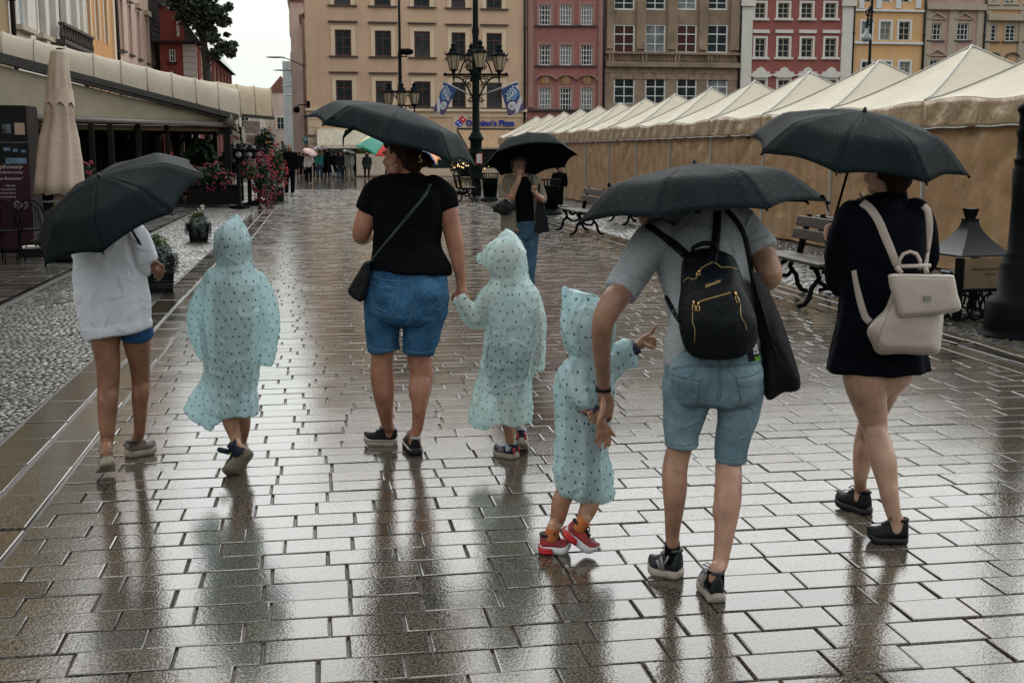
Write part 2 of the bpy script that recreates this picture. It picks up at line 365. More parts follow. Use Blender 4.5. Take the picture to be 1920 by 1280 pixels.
def window(pl, par, o, fr, gl, sash=(2, 3), fw=.07, sur=None, surw=.0, sill=None, rec=.12, extra=None, cross=None, key=None, bar=.035, hood=None):
    """one window as a part: frame; sub-parts pane, surround, sill"""
    w_, h_ = o[1] - o[0], o[3] - o[2]; ca = (o[0] + o[1]) / 2; c0 = pl.P(ca, o[2], 0)
    k = (par.name, key or '', round(w_, 1), round(h_, 1))
    if k in WIN and gl is WIN[k][1]:
        src = WIN[k][0]; c = src.copy(); COL.objects.link(c); c.parent = par; c.location = c0 - wloc(par)
        for ch in src.children: d = ch.copy(); COL.objects.link(d); d.parent = c
        return c
    q = Plane((0, 0, 0), pl.u, pl.n); a0, a1 = -w_ / 2, w_ / 2
    f = MB(); d0, d1 = -rec + .0, -rec + .05
    q.box(f, a0, a0 + fw, 0, h_, d0, d1); q.box(f, a1 - fw, a1, 0, h_, d0, d1); q.box(f, a0 + fw, a1 - fw, 0, fw, d0, d1); q.box(f, a0 + fw, a1 - fw, h_ - fw, h_, d0, d1)
    nx, nz = sash
    for i in range(1, nx):
        x = a0 + w_ * i / nx; t = bar if not (nx % 2 == 0 and i == nx // 2) else fw * .6; q.box(f, x - t / 2, x + t / 2, fw, h_ - fw, d0 + .004, d1 - .004)
    zs = [h_ * j / nz for j in range(1, nz)] if cross is None else [h_ * v for v in cross]
    for j, z in enumerate(zs):
        t = bar if not (cross is not None and j == len(zs) - 1) else fw * .7
        q.box(f, a0 + fw, a1 - fw, z - t / 2, z + t / 2, d0 + .008, d1 - .008 + (.006 if t > bar else 0))
    w = f.build('window', fr); w.parent = par; w.location = c0 - wloc(par)
    g = MB(); q.box(g, a0 + .01, a1 - .01, .01, h_ - .01, -rec - .03, -rec + .006); go = g.build('pane', gl); go.parent = w
    if sur:
        s = MB(); t = surw
        q.box(s, a0 - t, a0, -.0, h_ + t, .0, .045); q.box(s, a1, a1 + t, 0, h_ + t, .0, .045); q.box(s, a0, a1, h_, h_ + t, .0, .045); s.build('surround', sur).parent = w
    if sill:
        s = MB(); m_, ext, th, pr = sill; q.box(s, a0 - ext, a1 + ext, -th, 0, .0, pr)
        s.build('sill', m_).parent = w
    if hood:
        m_, kind, ext, z_, th, pr = hood; s = MB()
        if kind == 'flat': q.box(s, a0 - ext, a1 + ext, h_ + z_, h_ + z_ + th, .0, pr)
        elif kind == 'tri':
            for sg in (-1, 1): s.beam(q.P(sg * (a1 + ext), h_ + z_, pr / 2), q.P(-sg * .01, h_ + z_ + th, pr / 2), .12 if pr < .12 else pr, .09)
            q.box(s, a0 - ext, a1 + ext, h_ + z_ - .05, h_ + z_ + .03, .0, pr * .8)
        else:
            n = 9; pts = [q.P((a1 + ext) * cos(pi * i / n), h_ + z_ + th * sin(pi * i / n), pr / 2) for i in range(n + 1)]
            for i in range(n): s.beam(pts[i], pts[i + 1], pr, .09)
            q.box(s, a0 - ext, a1 + ext, h_ + z_ - .07, h_ + z_ + .0, .0, pr * .7)
        s.build('hood', m_).parent = w
    WIN[k] = (w, gl); return w
def body(pl, par, a0, a1, z1, depth, mat, name='side_wall', z0=0.):
    mb = MB(); p = [pl.P(a0, z0, -.2), pl.P(a1, z0, -.2), pl.P(a1, z0, -depth), pl.P(a0, z0, -depth)]; t = [v + ZZ * (z1 - z0 - .01) for v in p]
    mb.add(p + t, [(0, 1, 5, 4), (1, 2, 6, 5), (2, 3, 7, 6), (3, 0, 4, 7), (4, 5, 6, 7)])
    for a in (a0, a1): mb.add([pl.P(a, z0, 0), pl.P(a, z0, -.2), pl.P(a, z1, -.2), pl.P(a, z1, 0)], [(0, 1, 2, 3)])
    return mb.build(name, mat, par)
ROOF = M('wet_roof_tiles', (.20, .08, .05), .35, var=.2, vs=3, bump=.5, bs=8)
DKR = M('dark_wet_metal', (.012, .013, .013), .4, spec=.3, var=.2)
def roof(pl, par, a0, a1, z, depth, mat=None, h=2.6):
    mb = MB(); e = .35
    v = [pl.P(a0, z, e), pl.P(a1, z, e), pl.P(a1, z + h, -depth / 2), pl.P(a0, z + h, -depth / 2), pl.P(a0, z, -depth), pl.P(a1, z, -depth)]
    mb.add(v, [(0, 1, 2, 3), (3, 2, 5, 4), (0, 3, 4), (1, 5, 2), (0, 4, 5, 1)]); return mb.build('roof', mat or ROOF, par)
def pipe(pl, par, a, z1, z0=0.3, r=.075, d=.12):
    mb = MB(); mb.tube([pl.P(a, z0, d), pl.P(a, z1, d)], r, 8)
    for z in (2.4, 6, 9.6, 13.2): mb.lathe([(r * 1.35, z), (r * 1.35, z + .12)], pl.P(a, 0, d), 8)
    return mb.build('drainpipe', DKR, par)
YF = 80.0; FP = Plane((0, YF, 0), (1, 0, 0), (0, -1, 0)); TOP = 18.3
def opening(pl, x0, x1, y0, y1):
    a0, zt = pl.px(x0, y0); a1, zb = pl.px(x1, y1); _, zt = pl.px((x0 + x1) / 2, y0); _, zb = pl.px((x0 + x1) / 2, y1); return [a0, a1, zb, zt]
def xs(v): return FP.px(v, 150)[0]
# --- beige corner building
cBe = stucco('beige_stucco', (.60, .385, .225), .06); cTr = stucco('cream_trim', (.66, .50, .32), .05); sillm = M('dark_sill', (.06, .055, .05), .5)
brown = M('brown_frame', (.085, .03, .022), .45, var=.15)
xb0, xb1 = xs(574.5), xs(987.5)
B1 = thing('corner_building', 'large beige rendered building with cream window surrounds on the narrow street corner', 'building', (xb0, YF, 0))
cols = [(627.5, 659), (702.5, 734), (776.5, 806.5), (846.5, 873), (912, 941)]
ops = []; st = 3.19
for i, (x0, x1) in enumerate(cols):
    base = opening(FP, x0, x1, 56 + i * 1.8, 105 + i * 1.3)
    for k in range(-1, 3):
        ops.append([base[0], base[1], base[2] + k * st, base[3] + k * st - (0 if k >= 0 else 0)])
gops = [opening(FP, 605, 700, 270, 312), opening(FP, 702, 790, 270, 312), opening(FP, 805, 845, 262, 318), opening(FP, 880, 945, 262, 318), opening(FP, 950, 975, 262, 318)]
zc = FP.px(780, 209)[1]
wall_mesh(FP, xb0, xb1, 0, TOP, ops + gops).build('wall', cBe, B1)
GLASSB = M('window_glass_blind', (.05, .058, .06), .10, spec=.3, var=.5, vs=.9, bump=.1, bs=2.5)
for i, o in enumerate(ops):
    gl_ = [GLASS, GLASS, GLASSB][(i * 7 + i // 4) % 3]
    window(FP, B1, o, brown, gl_, key=gl_.name, sash=(2, 3), cross=(.33, .70), sur=cTr, surw=.26, sill=(sillm, .42, .08, .16), hood=(sillm, 'flat', .42, .27 + .20, .07, .20), fw=.09)
mb = MB()
FP.box(mb, xb0 - .12, xb1, zc, zc + .16, 0, .28); FP.box(mb, xb0 - .05, xb1, zc - .35, zc, 0, .08); FP.box(mb, xb0 - .2, xb1, TOP - .5, TOP, 0, .45)
for k in range(8):
    z = .55 + k * .52
    if z < zc - .5:
        for a0_, a1_ in ((xb0, xs(600)), (xs(792), xs(803)), (xs(848), xs(876))):
            FP.box(mb, a0_ + .02, a1_, z, z + .48, 0, .05)
FP.box(mb, xb0, xb1, 0, .5, 0, .10)
build_each(mb, 'cornice', cTr, B1)
for o in gops:
    g = MB(); FP.box(g, o[0], o[1], o[2], o[3], -.15, -.10); go = g.build('shop_window', GLASS, B1)
body(FP, B1, xb0, xb1, TOP, 14, cBe); roof(FP, B1, xb0, xb1, TOP, 14)
pipe(FP, B1, xb1 - .15, TOP)
# side face windows along the narrow street
SP = Plane((xb0 - .03, YF, 0), (0, 1, 0), (-1, 0, 0))
for a in (2.5, 5.5, 8.5, 11.5):
    for k in range(4):
        window(SP, B1, [a, a + 1.1, 5 + k * st, 6.8 + k * st], brown, GLASS, sash=(2, 2), rec=-.02, key='side', sur=cTr, surw=.2)
# awning with cream shutter box, right awning, shop sign
aw = thing('shop_awning', 'cream box awning over the shopfront behind the waiting people', 'awning', FP.P(xs(650), 2.5))
mb = MB(); a0, a1 = xs(592), xs(704); zt, zb = FP.px(650, 245)[1], FP.px(650, 272)[1]
mb.grid([[FP.P(a0, zt, .15), FP.P(a1, zt, .15)], [FP.P(a0, zt - .12, .9), FP.P(a1, zt - .12, .9)], [FP.P(a0, zb, 1.3), FP.P(a1, zb, 1.3)], [FP.P(a0, zb - .22, 1.3), FP.P(a1, zb - .22, 1.3)]], smooth=False)
FP.box(mb, a0, a1, zt - .05, zt + .12, .0, .3)
mb.build('awning_fabric', M('cream_awning', (.72, .65, .50), .7), aw)
mb = MB()
for a in (a0 + .1, a1 - .1): mb.tube([FP.P(a, zb - .05, 1.25), FP.P(a, zb - .5, .1)], .04, 6)
build_each(mb, 'awning_arm', DKR, aw)
aw2 = thing('shop_awning', 'wide tan awning under the blue shop sign', 'awning', FP.P(xs(910), 2.5))
mb = MB(); a0, a1 = xs(856), xs(986); zt, zb = FP.px(910, 243)[1], FP.px(910, 276)[1]
mb.grid([[FP.P(a0, zt, .1), FP.P(a1, zt, .1)], [FP.P(a0 + .5, zb, 1.5), FP.P(a1, zb, 1.5)], [FP.P(a0 + .5, zb - .16, 1.5), FP.P(a1, zb - .16, 1.5)]], smooth=False)
mb.build('awning_fabric', M('tan_awning', (.50, .33, .19), .75), aw2)
mb = MB(); mb.tube([FP.P(a0, zt + .03, .12), FP.P(a1, zt + .03, .12)], .05, 6); mb.tube([FP.P(a0, zt, .12), FP.P(a0 + .5, zb, 1.5)], .035, 6); mb.tube([FP.P(a0 + .5, zb - .16, 1.5), FP.P(a1, zb - .16, 1.5)], .05, 6)
mb.build('awning_frame', DKR, aw2)
blue = M('sign_blue', (.006, .04, .36), .4, var=.02); redm = M('sign_red', (.55, .02, .02), .4, var=.02); whitem = M('sign_white', (.8, .8, .78), .5, var=.02)
sg = thing('shop_sign', "blue raised letters reading Domino's Pizza with a tile logo", 'sign', FP.P(xs(915), 4.3))
lo = FP.P(*FP.px(873.5, 235.5), .06)
text_mesh("Domino's Pizza", .525, frame3((1, 0, 0), (0, -1, 0)), lo, 'lettering', blue, sg, depth=.05, bold=.016)
ctr = FP.P(*FP.px(863.5, 228), .05)
for nm, mt, rects in (('logo_board', whitem, [(-.34, -.34, .34, .34, .0, .05)]), ('logo_red', redm, [(-.30, .01, .30, .30, .05, .07)]), ('logo_blue', blue, [(-.30, -.30, .30, -.01, .05, .07)])):
    mb = MB()
    for (x0, y0, x1, y1, d0, d1) in rects:
        c45 = radians(-45 + 90)
        pts = [(x0, y0), (x1, y0), (x1, y1), (x0, y1)]
        # tall domino turned 45 degrees
        q = [((x * .72) * cos(radians(-45)) - (y * 1.25) * sin(radians(-45)), (x * .72) * sin(radians(-45)) + (y * 1.25) * cos(radians(-45))) for x, y in pts]
        mb.poly([ctr + Vector((a, -d0, b)) for a, b in q], d1 - d0, (0, -1, 0))
    mb.build(nm, mt, sg)
mb = MB()
for (x, y) in ((0, .16), (-.11, -.15), (.11, -.15)):
    a, b = x * .72 * 1.2, y * 1.25; a, b = a * cos(radians(-45)) - b * sin(radians(-45)), a * sin(radians(-45)) + b * cos(radians(-45))
    mb.poly([ctr + Vector((a + .055 * cos(t * pi / 5), -.075, b + .055 * sin(t * pi / 5))) for t in range(10)], .02, (0, -1, 0))
mb.build('logo_dots', whitem, sg)
pb = thing('shop_planter', 'long pale planter box with low green plants in front of the shopfront', 'planter', FP.P(xs(730), 0, 2.2))
mb = MB(); FP.box(mb, xs(663), xs(775), .12, 1.45, 1.9, 2.5); mb.build('box', M('pale_planter', (.62, .52, .42), .6), pb)
mb = MB()
for i in range(900):
    c = FP.P(random.uniform(xs(663) + .05, xs(775) - .05), 1.45 + random.uniform(0, .28), random.uniform(1.95, 2.45)); mb.ell(c, random.uniform(.03, .07), 3)
mb.build('plants', M('low_shrub_leaf', (.07, .11, .035), .5, var=.4, vs=6), pb)
# --- neighbours in the row
def block(name, label, x0, x1, wallmat, cols, rows, fr, glass, sash, rowsp=3.19, extra=2, **kw):
    a0, a1 = xs(x0), xs(x1); T = thing(name, label, 'building', (a0, YF, 0)); ops = []
    for i, (c0, c1) in enumerate(cols):
        rr = [opening(FP, c0, c1, r0, r1) for (r0, r1) in rows]
        top = rr[0]
        for k in range(1, extra + 1):
            if top[3] + k * rowsp < TOP - .6: rr.insert(0, [top[0], top[1], top[2] + k * rowsp, top[3] + k * rowsp])
        ops += [(o, i) for o in rr]
    wall_mesh(FP, a0, a1, 0, TOP, [o for o, _ in ops]).build('wall', wallmat, T)
    for o, i in ops:
        g = glass[random.randrange(len(glass))]
        window(FP, T, o, fr, g, sash=sash, key=g.name, **kw)
    body(FP, T, a0, a1, TOP, 13, wallmat); roof(FP, T, a0, a1, TOP, 13); return T
white = M('white_frame', (.72, .72, .68), .5, var=.03)
pk = stucco('raspberry_stucco', (.33, .11, .095), .06); pkt = stucco('dusty_rose_trim', (.33, .16, .13))
T = block('town_house', 'narrow raspberry house with round medallions under arched hoods, next to the beige building', 988.5, 1133, pk, [(1011, 1033), (1050, 1071.5), (1089, 1111)], [(9.4, 48), (86, 123), (165, 207)], white, [GLASS, GLASSC, GLASS], (4, 4), sur=pkt, surw=.16, sill=(sillm, .28, .08, .18), fw=.07, bar=.04, extra=2)
mb = MB(); s0 = xs(990); s1 = xs(1131)
for a0, a1 in ((s0, xs(1000)), (xs(1121), s1)): FP.box(mb, a0, a1, 4.5, TOP - .3, 0, .12)
for c in (1022, 1061, 1100):
    a = xs(c); z = FP.px(c, 157)[1]; n = 8
    for i in range(n): mb.beam(FP.P(a - .72 * cos(pi * i / n), z + .42 * sin(pi * i / n) + .15, .1), FP.P(a - .72 * cos(pi * (i + 1) / n), z + .42 * sin(pi * (i + 1) / n) + .15, .1), .2, .1)
build_each(mb, 'pilaster', pkt, T)
mb = MB(); z = FP.px(1060, 208)[1]; FP.box(mb, s0, s1, z, z + .1, 0, .25); FP.box(mb, s0, s1, TOP - .3, TOP, 0, .4); build_each(mb, 'cornice', sillm, T)
gold = M('medallion_gold', (.40, .24, .07), .5)
for c in (1022, 1061, 1100):
    mb = MB(); a, z = FP.px(c, 151); mb.poly([FP.P(a + .27 * cos(t * pi / 8), z + .3 * sin(t * pi / 8), .02) for t in range(16)], .05, FP.n); mb.poly([FP.P(a + .1 * cos(t * pi / 5), z + .2 * sin(t * pi / 5), .07) for t in range(10)], .05, FP.n, 1); mb.build('medallion', [gold, pkt], T)
pipe(FP, T, s1 + .0, TOP)
stn = M('brown_sandstone', (.285, .205, .14), .8, var=.2, vs=.8, bump=.4, bs=12); stl = M('tan_sandstone_blocks', (.34, .245, .165), .8, var=.2, vs=2.2, bump=.3, bs=12)
T = block('stone_house', 'brown sandstone house with a balustrade band and wide white-barred windows', 1134, 1384, stn, [(1151, 1190), (1210, 1247.5), (1269, 1306), (1326, 1364)], [(-22, 19), (46, 100), (146, 196)], white, [GLASS, GLASSR, GLASSC], (2, 3), cross=(.32, .66), sur=None, fw=.10, bar=.05, rowsp=3.3, extra=1)
mb = MB(); s0, s1 = xs(1134), xs(1384)
for a, b in ((1136, 1149), (1192, 1208), (1249.5, 1267), (1308, 1324), (1366, 1382)):
    FP.box(mb, xs(a), xs(b), 10.4 - 2, TOP - .4, 0, .18)
zt, zb = FP.px(1260, 103)[1], FP.px(1260, 117)[1]
FP.box(mb, s0, s1, zt, zt + .14, 0, .35); FP.box(mb, s0, s1, zb - .1, zb, 0, .30); FP.box(mb, s0, s1, zb - .35, zb - .1, 0, .45); FP.box(mb, s0, s1, TOP - .4, TOP, 0, .5)
for k in range(66):
    a = s0 + .3 + (s1 - s0 - .6) * k / 65
    if k % 17 < 2: FP.box(mb, a - .1, a + .1, zb, zt, 0, .28)
    else: mb.lathe([(.025, zb), (.055, zb + .12), (.03, zb + .3), (.045, zt - .04), (.045, zt)], FP.P(a, 0, .2), 6)
mb.build('balustrade', stn, T)
mb = MB()
z = zb - .36; r = 0
while z > .2:
    h = .40; a = s0 + (.35 if r % 2 else 0); r += 1
    while a < s1 - .05:
        b = min(a + .78, s1)
        if not any(xs(c0) - .02 < (a + b) / 2 < xs(c1) + .02 and z - h / 2 < FP.px(c0, 146)[1] for c0, c1 in [(1151, 1190), (1210, 1247.5), (1269, 1306), (1326, 1364)] if z - h / 2 > FP.px(c0, 196)[1]):
            if not any((a < xs(c1) and b > xs(c0)) and FP.px(c0, 196)[1] < z - h / 2 < FP.px(c0, 146)[1] for c0, c1 in [(1151, 1190), (1210, 1247.5), (1269, 1306), (1326, 1364)]):
                FP.box(mb, a + .012, b - .012, z - h + .02, z, 0, .035 + .02 * random.random())
        a = b
    z -= h
mb.build('stone_block_facing', stl, T)
pipe(FP, T, s1, TOP)
rd = stucco('brick_red_stucco', (.30, .075, .060), .05); wt = stucco('off_white_trim', (.60, .57, .50), .05)
T = block('town_house', 'brick red house with off-white window surrounds and tall white side pilasters', 1385, 1595, rd, [(1416, 1434.5), (1459, 1479), (1503, 1522.5), (1547.5, 1566.5)], [(6, 35), (72, 108), (150, 181)], M('cream_frame', (.55, .50, .38), .5, var=.03), [GLASS], (2, 3), sur=wt, surw=.14, sill=(wt, .26, .14, .16), fw=.06, extra=2, rowsp=2.35, hood=(wt, 'flat', .22, .33, .22, .14))
mb = MB()
for a, b in ((1387, 1407), (1574, 1594)):
    FP.box(mb, xs(a), xs(b), 0, TOP - .3, 0, .14); z = FP.px(a, 8)[1]; FP.box(mb, xs(a) - .12, xs(b) + .12, z - .15, z + .35, .14, .32)
FP.box(mb, xs(1386), xs(1595), TOP - .3, TOP, 0, .5); build_each(mb, 'pilaster', wt, T)
mb = MB()
for c in (1425, 1469, 1513, 1557):
    a = xs(c); z = FP.px(c, 146)[1]; sh = [(-.82, 0), (-.82, .1), (-.42, .22), (-.25, .48), (0, .60), (.25, .48), (.42, .22), (.82, .1), (.82, 0), (.45, -.12), (-.45, -.12)]
    mb.poly([FP.P(a + x, z + y_ + .12, .045) for x, y_ in sh], .12, FP.n)
mb.build('ornate_hood', wt, T); pipe(FP, T, xs(1595.5), TOP)
yl = stucco('apricot_stucco', (.66, .36, .12), .05); wb = stucco('cool_white_trim', (.58, .60, .60), .04)
T = block('town_house', 'apricot yellow house with white bands between its storeys, lamp hanging in front', 1596.5, 1726, yl, [(1616, 1633), (1651, 1669), (1686, 1705)], [(-20, 5), (41, 76), (116, 150)], M('cream_frame', (.55, .50, .38), .5), [GLASS, GLASS, GLASSC], (2, 3), sur=wb, surw=.13, fw=.06, rowsp=2.9, extra=2)
mb = MB()
for yy, h in ((19, .12), (79.5, .14)): z = FP.px(1660, yy)[1]; FP.box(mb, xs(1597), xs(1725), z - h, z + .02, 0, .18)
for c in (1608, 1641, 1677, 1714): z = FP.px(c, 16)[1]; FP.box(mb, xs(c) - .18, xs(c) + .18, z, z + 1.1, 0, .12)
FP.box(mb, xs(1597), xs(1725), TOP - .3, TOP, 0, .45); build_each(mb, 'band', wb, T); pipe(FP, T, xs(1727), TOP)
pp = stucco('dusty_pink_stucco', (.45, .27, .215), .05); cs = stucco('sand_trim', (.40, .32, .22), .06)
T = block('town_house', 'dusty pink house with sand pilasters and arched and pointed window hoods', 1729, 1838, pp, [(1744, 1764), (1795.5, 1815)], [(44, 76), (111, 144)], white, [GLASS], (3, 3), sur=cs, surw=.12, sill=(sillm, .24, .08, .16), fw=.07, rowsp=3.0, extra=2, hood=(cs, 'tri', .3, .30, .42, .18))
mb = MB()
for a, b in ((1729, 1741), (1772, 1788), (1825, 1837)): FP.box(mb, xs(a), xs(b), 0, FP.px(1780, 14)[1], 0, .10)
z = FP.px(1780, 11)[1]; FP.box(mb, xs(1729), xs(1838), z - .3, z + .1, 0, .35); FP.box(mb, xs(1729), xs(1838), TOP - .3, TOP, 0, .45); build_each(mb, 'pilaster', cs, T); pipe(FP, T, xs(1839), TOP)
yo = stucco('ochre_stucco', (.52, .30, .12), .05)
T = block('town_house', 'ochre house with cream scrollwork and a heavy cornice at the far end of the row', 1841, 1960, yo, [(1851, 1867.5), (1886, 1903), (1923, 1940)], [(-22, 10), (47, 78), (119, 152)], white, [GLASS], (2, 4), sur=cs, surw=.13, sill=(sillm, .24, .08, .16), fw=.07, rowsp=3.0, extra=1)
mb = MB(); z = FP.px(1880, 30)[1]; FP.box(mb, xs(1842), xs(1960), z - .35, z + .1, 0, .4); FP.box(mb, xs(1842), xs(1960), z + .4, z + .9, 0, .15)
for c in (1845, 1910): FP.box(mb, xs(c) - .25, xs(c) + .25, 0, TOP - .3, 0, .1)
build_each(mb, 'cornice', cs, T)
for c in (1859, 1894.5):
    mb = MB(); a = xs(c); z = FP.px(c, 108)[1]
    for i in range(6): mb.beam(FP.P(a - .5 * cos(pi * i / 6), z + .3 * sin(pi * i / 6), .08), FP.P(a - .5 * cos(pi * (i + 1) / 6), z + .3 * sin(pi * (i + 1) / 6), .08), .16, .09)
    mb.build('arched_hood', sillm, T)
T = block('town_house', 'plain cream house closing the row beyond the ochre house', 1961, 2200, cs, [(1980, 2000), (2030, 2050), (2080, 2100), (2140, 2160)], [(-22, 10), (47, 78), (119, 152)], white, [GLASS], (2, 3), extra=1)
# --- left side of the street
LP = Plane((-9, 0, 0), (0, 1, 0), (1, 0, 0)); LT = 15.0
def ya(px): return LP.px(px, 100)[0]
def lblock(name, label, p0, p1, mat, cols, r0, r1, fr, gl, sash, sp=3.2, nz=(-1, 0, 1, 2), top=LT, **kw):
    a0, a1 = (ya(p0) if p0 is not None else 8.), ya(p1); T = thing(name, label, 'building', (-9, a0, 0)); ops = []
    for c in cols:
        for k in nz:
            if r1 + k * sp < top - .4: ops.append([c - kw.get('hw', .5), c + kw.get('hw', .5), r0 + k * sp, r1 + k * sp])
    kw.pop('hw', None)
    wall_mesh(LP, a0, a1, 0, top, ops).build('wall', mat, T)
    for o in ops: window(LP, T, o, fr, gl, sash=sash, **kw)
    body(LP, T, a0, a1, top, 12, mat); roof(LP, T, a0, a1, top, 12); return T, a0, a1
cream = stucco('pale_grey_stucco', (.55, .50, .43), .05); bg2 = M('blue_grey_shutter', (.28, .31, .31), .7)
lblock('town_house', 'dark ochre house at the near left end behind the café awning', None, 20, stucco('dark_ochre', (.28, .19, .08)), [14, 18, 22, 26, 30], 6.2, 8.2, white, GLASS, (2, 3))
T, a0, a1 = lblock('town_house', 'pale grey plaster house with ribbed pilasters and a small balcony on the café side', 20.5, 155, cream, [ya(45), (ya(75) + ya(90)) / 2, (ya(112) + ya(125)) / 2], 5.4, 8.6, white, bg2, (2, 3), sp=4.4, nz=(0, 1), hw=.65, sur=cream, surw=.2, sill=(cs, .4, .15, .25))
mb = MB()
for p in (78, 98, 118, 138, 150): LP.box(mb, ya(p), ya(p) + .5, 4.9, 14, 0, .2)
build_each(mb, 'pilaster', cream, T)
mb = MB(); LP.box(mb, ya(92), ya(150), 5.25, 5.38, 0, .55)
for k in range(12): a = ya(92) + (ya(150) - ya(92)) * k / 11; mb.lathe([(.05, 5.38), (.09, 5.5), (.05, 5.7), (.06, 5.85)], LP.P(a, 0, .45), 6)
LP.box(mb, ya(92), ya(150), 5.85, 5.95, .35, .56); mb.build('balcony', M('dark_stone', (.06, .05, .04), .8), T); pipe(LP, T, a1 + .02, LT); pipe(LP, T, a0, LT)  # balcony in dark brown stone
orr = stucco('orange_stucco', (.60, .27, .06), .06)
T, a0, a1 = lblock('town_house', 'bright orange house with cream stucco ornament between two drainpipes', 158, 216, orr, [ya(168), ya(184), ya(200)], 6.2, 8.5, white, GLASS, (2, 3), sur=cTr, surw=.22, hw=.42, hood=(cTr, 'flat', .3, .35, .2, .25), fw=.05, sp=4.2, nz=(-1, 0, 1))
mb = MB()
for c in (174, 191, 207):
    for z in (9.4, 9.9): LP.box(mb, ya(c) - .3, ya(c) + .3, z, z + .12, 0, .06)
    for s_ in (-.3, .3): LP.box(mb, ya(c) + s_ - .06, ya(c) + s_ + .06, 9.52, 9.9, 0, .058)
LP.box(mb, a1 - .6, a1 - .1, 0, LT - .3, 0, .1); mb.build('ornament', cTr, T); pipe(LP, T, a1 + .1, LT, r=.1)
lpk = stucco('salmon_stucco', (.56, .36, .28), .05)
T, a0, a1 = lblock('town_house', 'salmon pink house with tall narrow brown windows left of the street', 219, 295, lpk, [ya(230), ya(245.5), ya(261), ya(276.5), ya(290)], 6.3, 8.65, M('brown_frame2', (.12, .07, .05), .5), M('brown_blind', (.13, .09, .06), .3), (1, 2), sur=lpk, surw=.12, hw=.42, sill=(sillm, .2, .08, .15), hood=(cs, 'flat', .22, .15, .25, .22), sp=3.9, nz=(-1, 0, 1))
T, a0, a1 = lblock('town_house', 'narrow brown-grey house with glazed corner beside the red gabled house', 295.5, 313, stucco('taupe_stucco', (.25, .20, .16)), [ya(302)], 5.8, 8.2, DKR, GLASS, (2, 2), hw=1.3, sp=3.3)
# red half-timbered house facing the camera
RY = 70.; RP = Plane((-7.1, RY, 0), (1, 0, 0), (0, -1, 0)); redw = stucco('oxblood_plaster', (.26, .04, .03), .08); grt = stucco('pale_quoin', (.50, .47, .42), .05)
def rx(p): return RP.px(p, 100)[0]
T = thing('gabled_house', 'dark red half-timbered house with grey quoins and a dormered slate roof under the tree', 'building', (-7.1, RY, 0))
rz = lambda y: RP.px(350, y)[1]
r0_, r1_ = rx(300), rx(366)
wo = [rx(317), rx(329), rz(117), rz(93)]
wall_mesh(RP, r0_, r1_, 0, rz(80), [wo]).build('wall', redw, T)
window(RP, T, wo, white, GLASS, sash=(2, 2), sill=(DKR, .1, .08, .2))
up = MB(); RP.box(up, rx(303), rx(348), rz(80), rz(14), -4, .25); up.build('bay', redw, T)
ub = MB(); RP.box(ub, rx(301), rx(350), rz(14), rz(10), -4.2, .45); RP.box(ub, r0_, r1_ + .2, rz(82), rz(78), -.3, .35); RP.box(ub, rx(304), rx(308), rz(10), rz(-8), -3, 0); ub.build('cornice', DKR, T)
qb = MB()
for k in range(26):
    z = k * .34
    if z + .32 < rz(83): RP.box(qb, rx(343), r1_, z, z + .32, 0, .05)
RP.box(qb, rx(334), rx(339), rz(70), rz(18), .25, .3); qb.build('quoin', grt, T)
RS = Plane((-7.1 + r1_, RY, 0), (0, 1, 0), (1, 0, 0))
L_ = RS.px(433, 100)[0]; so = [[a, a + .9, 5.6, 7.2] for a in np.linspace(1.0, L_ - 2, 9)] + [[a, a + .9, 2.4, 4.0] for a in np.linspace(1.0, L_ - 2, 9)]
wall_mesh(RS, 0, L_, 0, rz(80), so).build('side_wall', redw, T)
for o in so: window(RS, T, o, cs, GLASS, sash=(2, 2), key='s')
qb = MB()
for a in np.linspace(.3, L_ - 1, 10): RS.box(qb, a - .1, a + .1, .0, rz(82), 0, .04)
RS.box(qb, 0, L_, 4.5, 4.75, 0, .05); qb.build('timber', stucco('cream_infill', (.5, .45, .38)), T)
slate = M('wet_slate', (.035, .037, .04), .22, var=.3, vs=5, bump=.5, bs=6)
rf = MB(); zt_ = rz(80); e0 = RS.P(-.2, zt_, .35); e1 = RS.P(L_, zt_, .35); t0 = RS.P(-.2, zt_ + 4.2, -2.6); t1 = RS.P(L_, zt_ + 4.2, -2.6); b0 = RS.P(-.2, zt_, -8); b1 = RS.P(L_, zt_, -8)
rf.add([e0, e1, t1, t0, b0, b1], [(0, 1, 2, 3), (3, 2, 5, 4), (0, 3, 4), (1, 5, 2)]); ro = rf.build('roof', slate, T)
for a in np.linspace(2.5, L_ - 3, 5):
    d = MB(); RS.box(d, a, a + 1.3, zt_ + 1.0, zt_ + 2.1, -2.2, -.75); dd = d.build('dormer', slate, T); d = MB(); RS.box(d, a + .15, a + 1.15, zt_ + 1.1, zt_ + 1.95, -.75, -.70); g = d.build('pane', GLASS, dd)
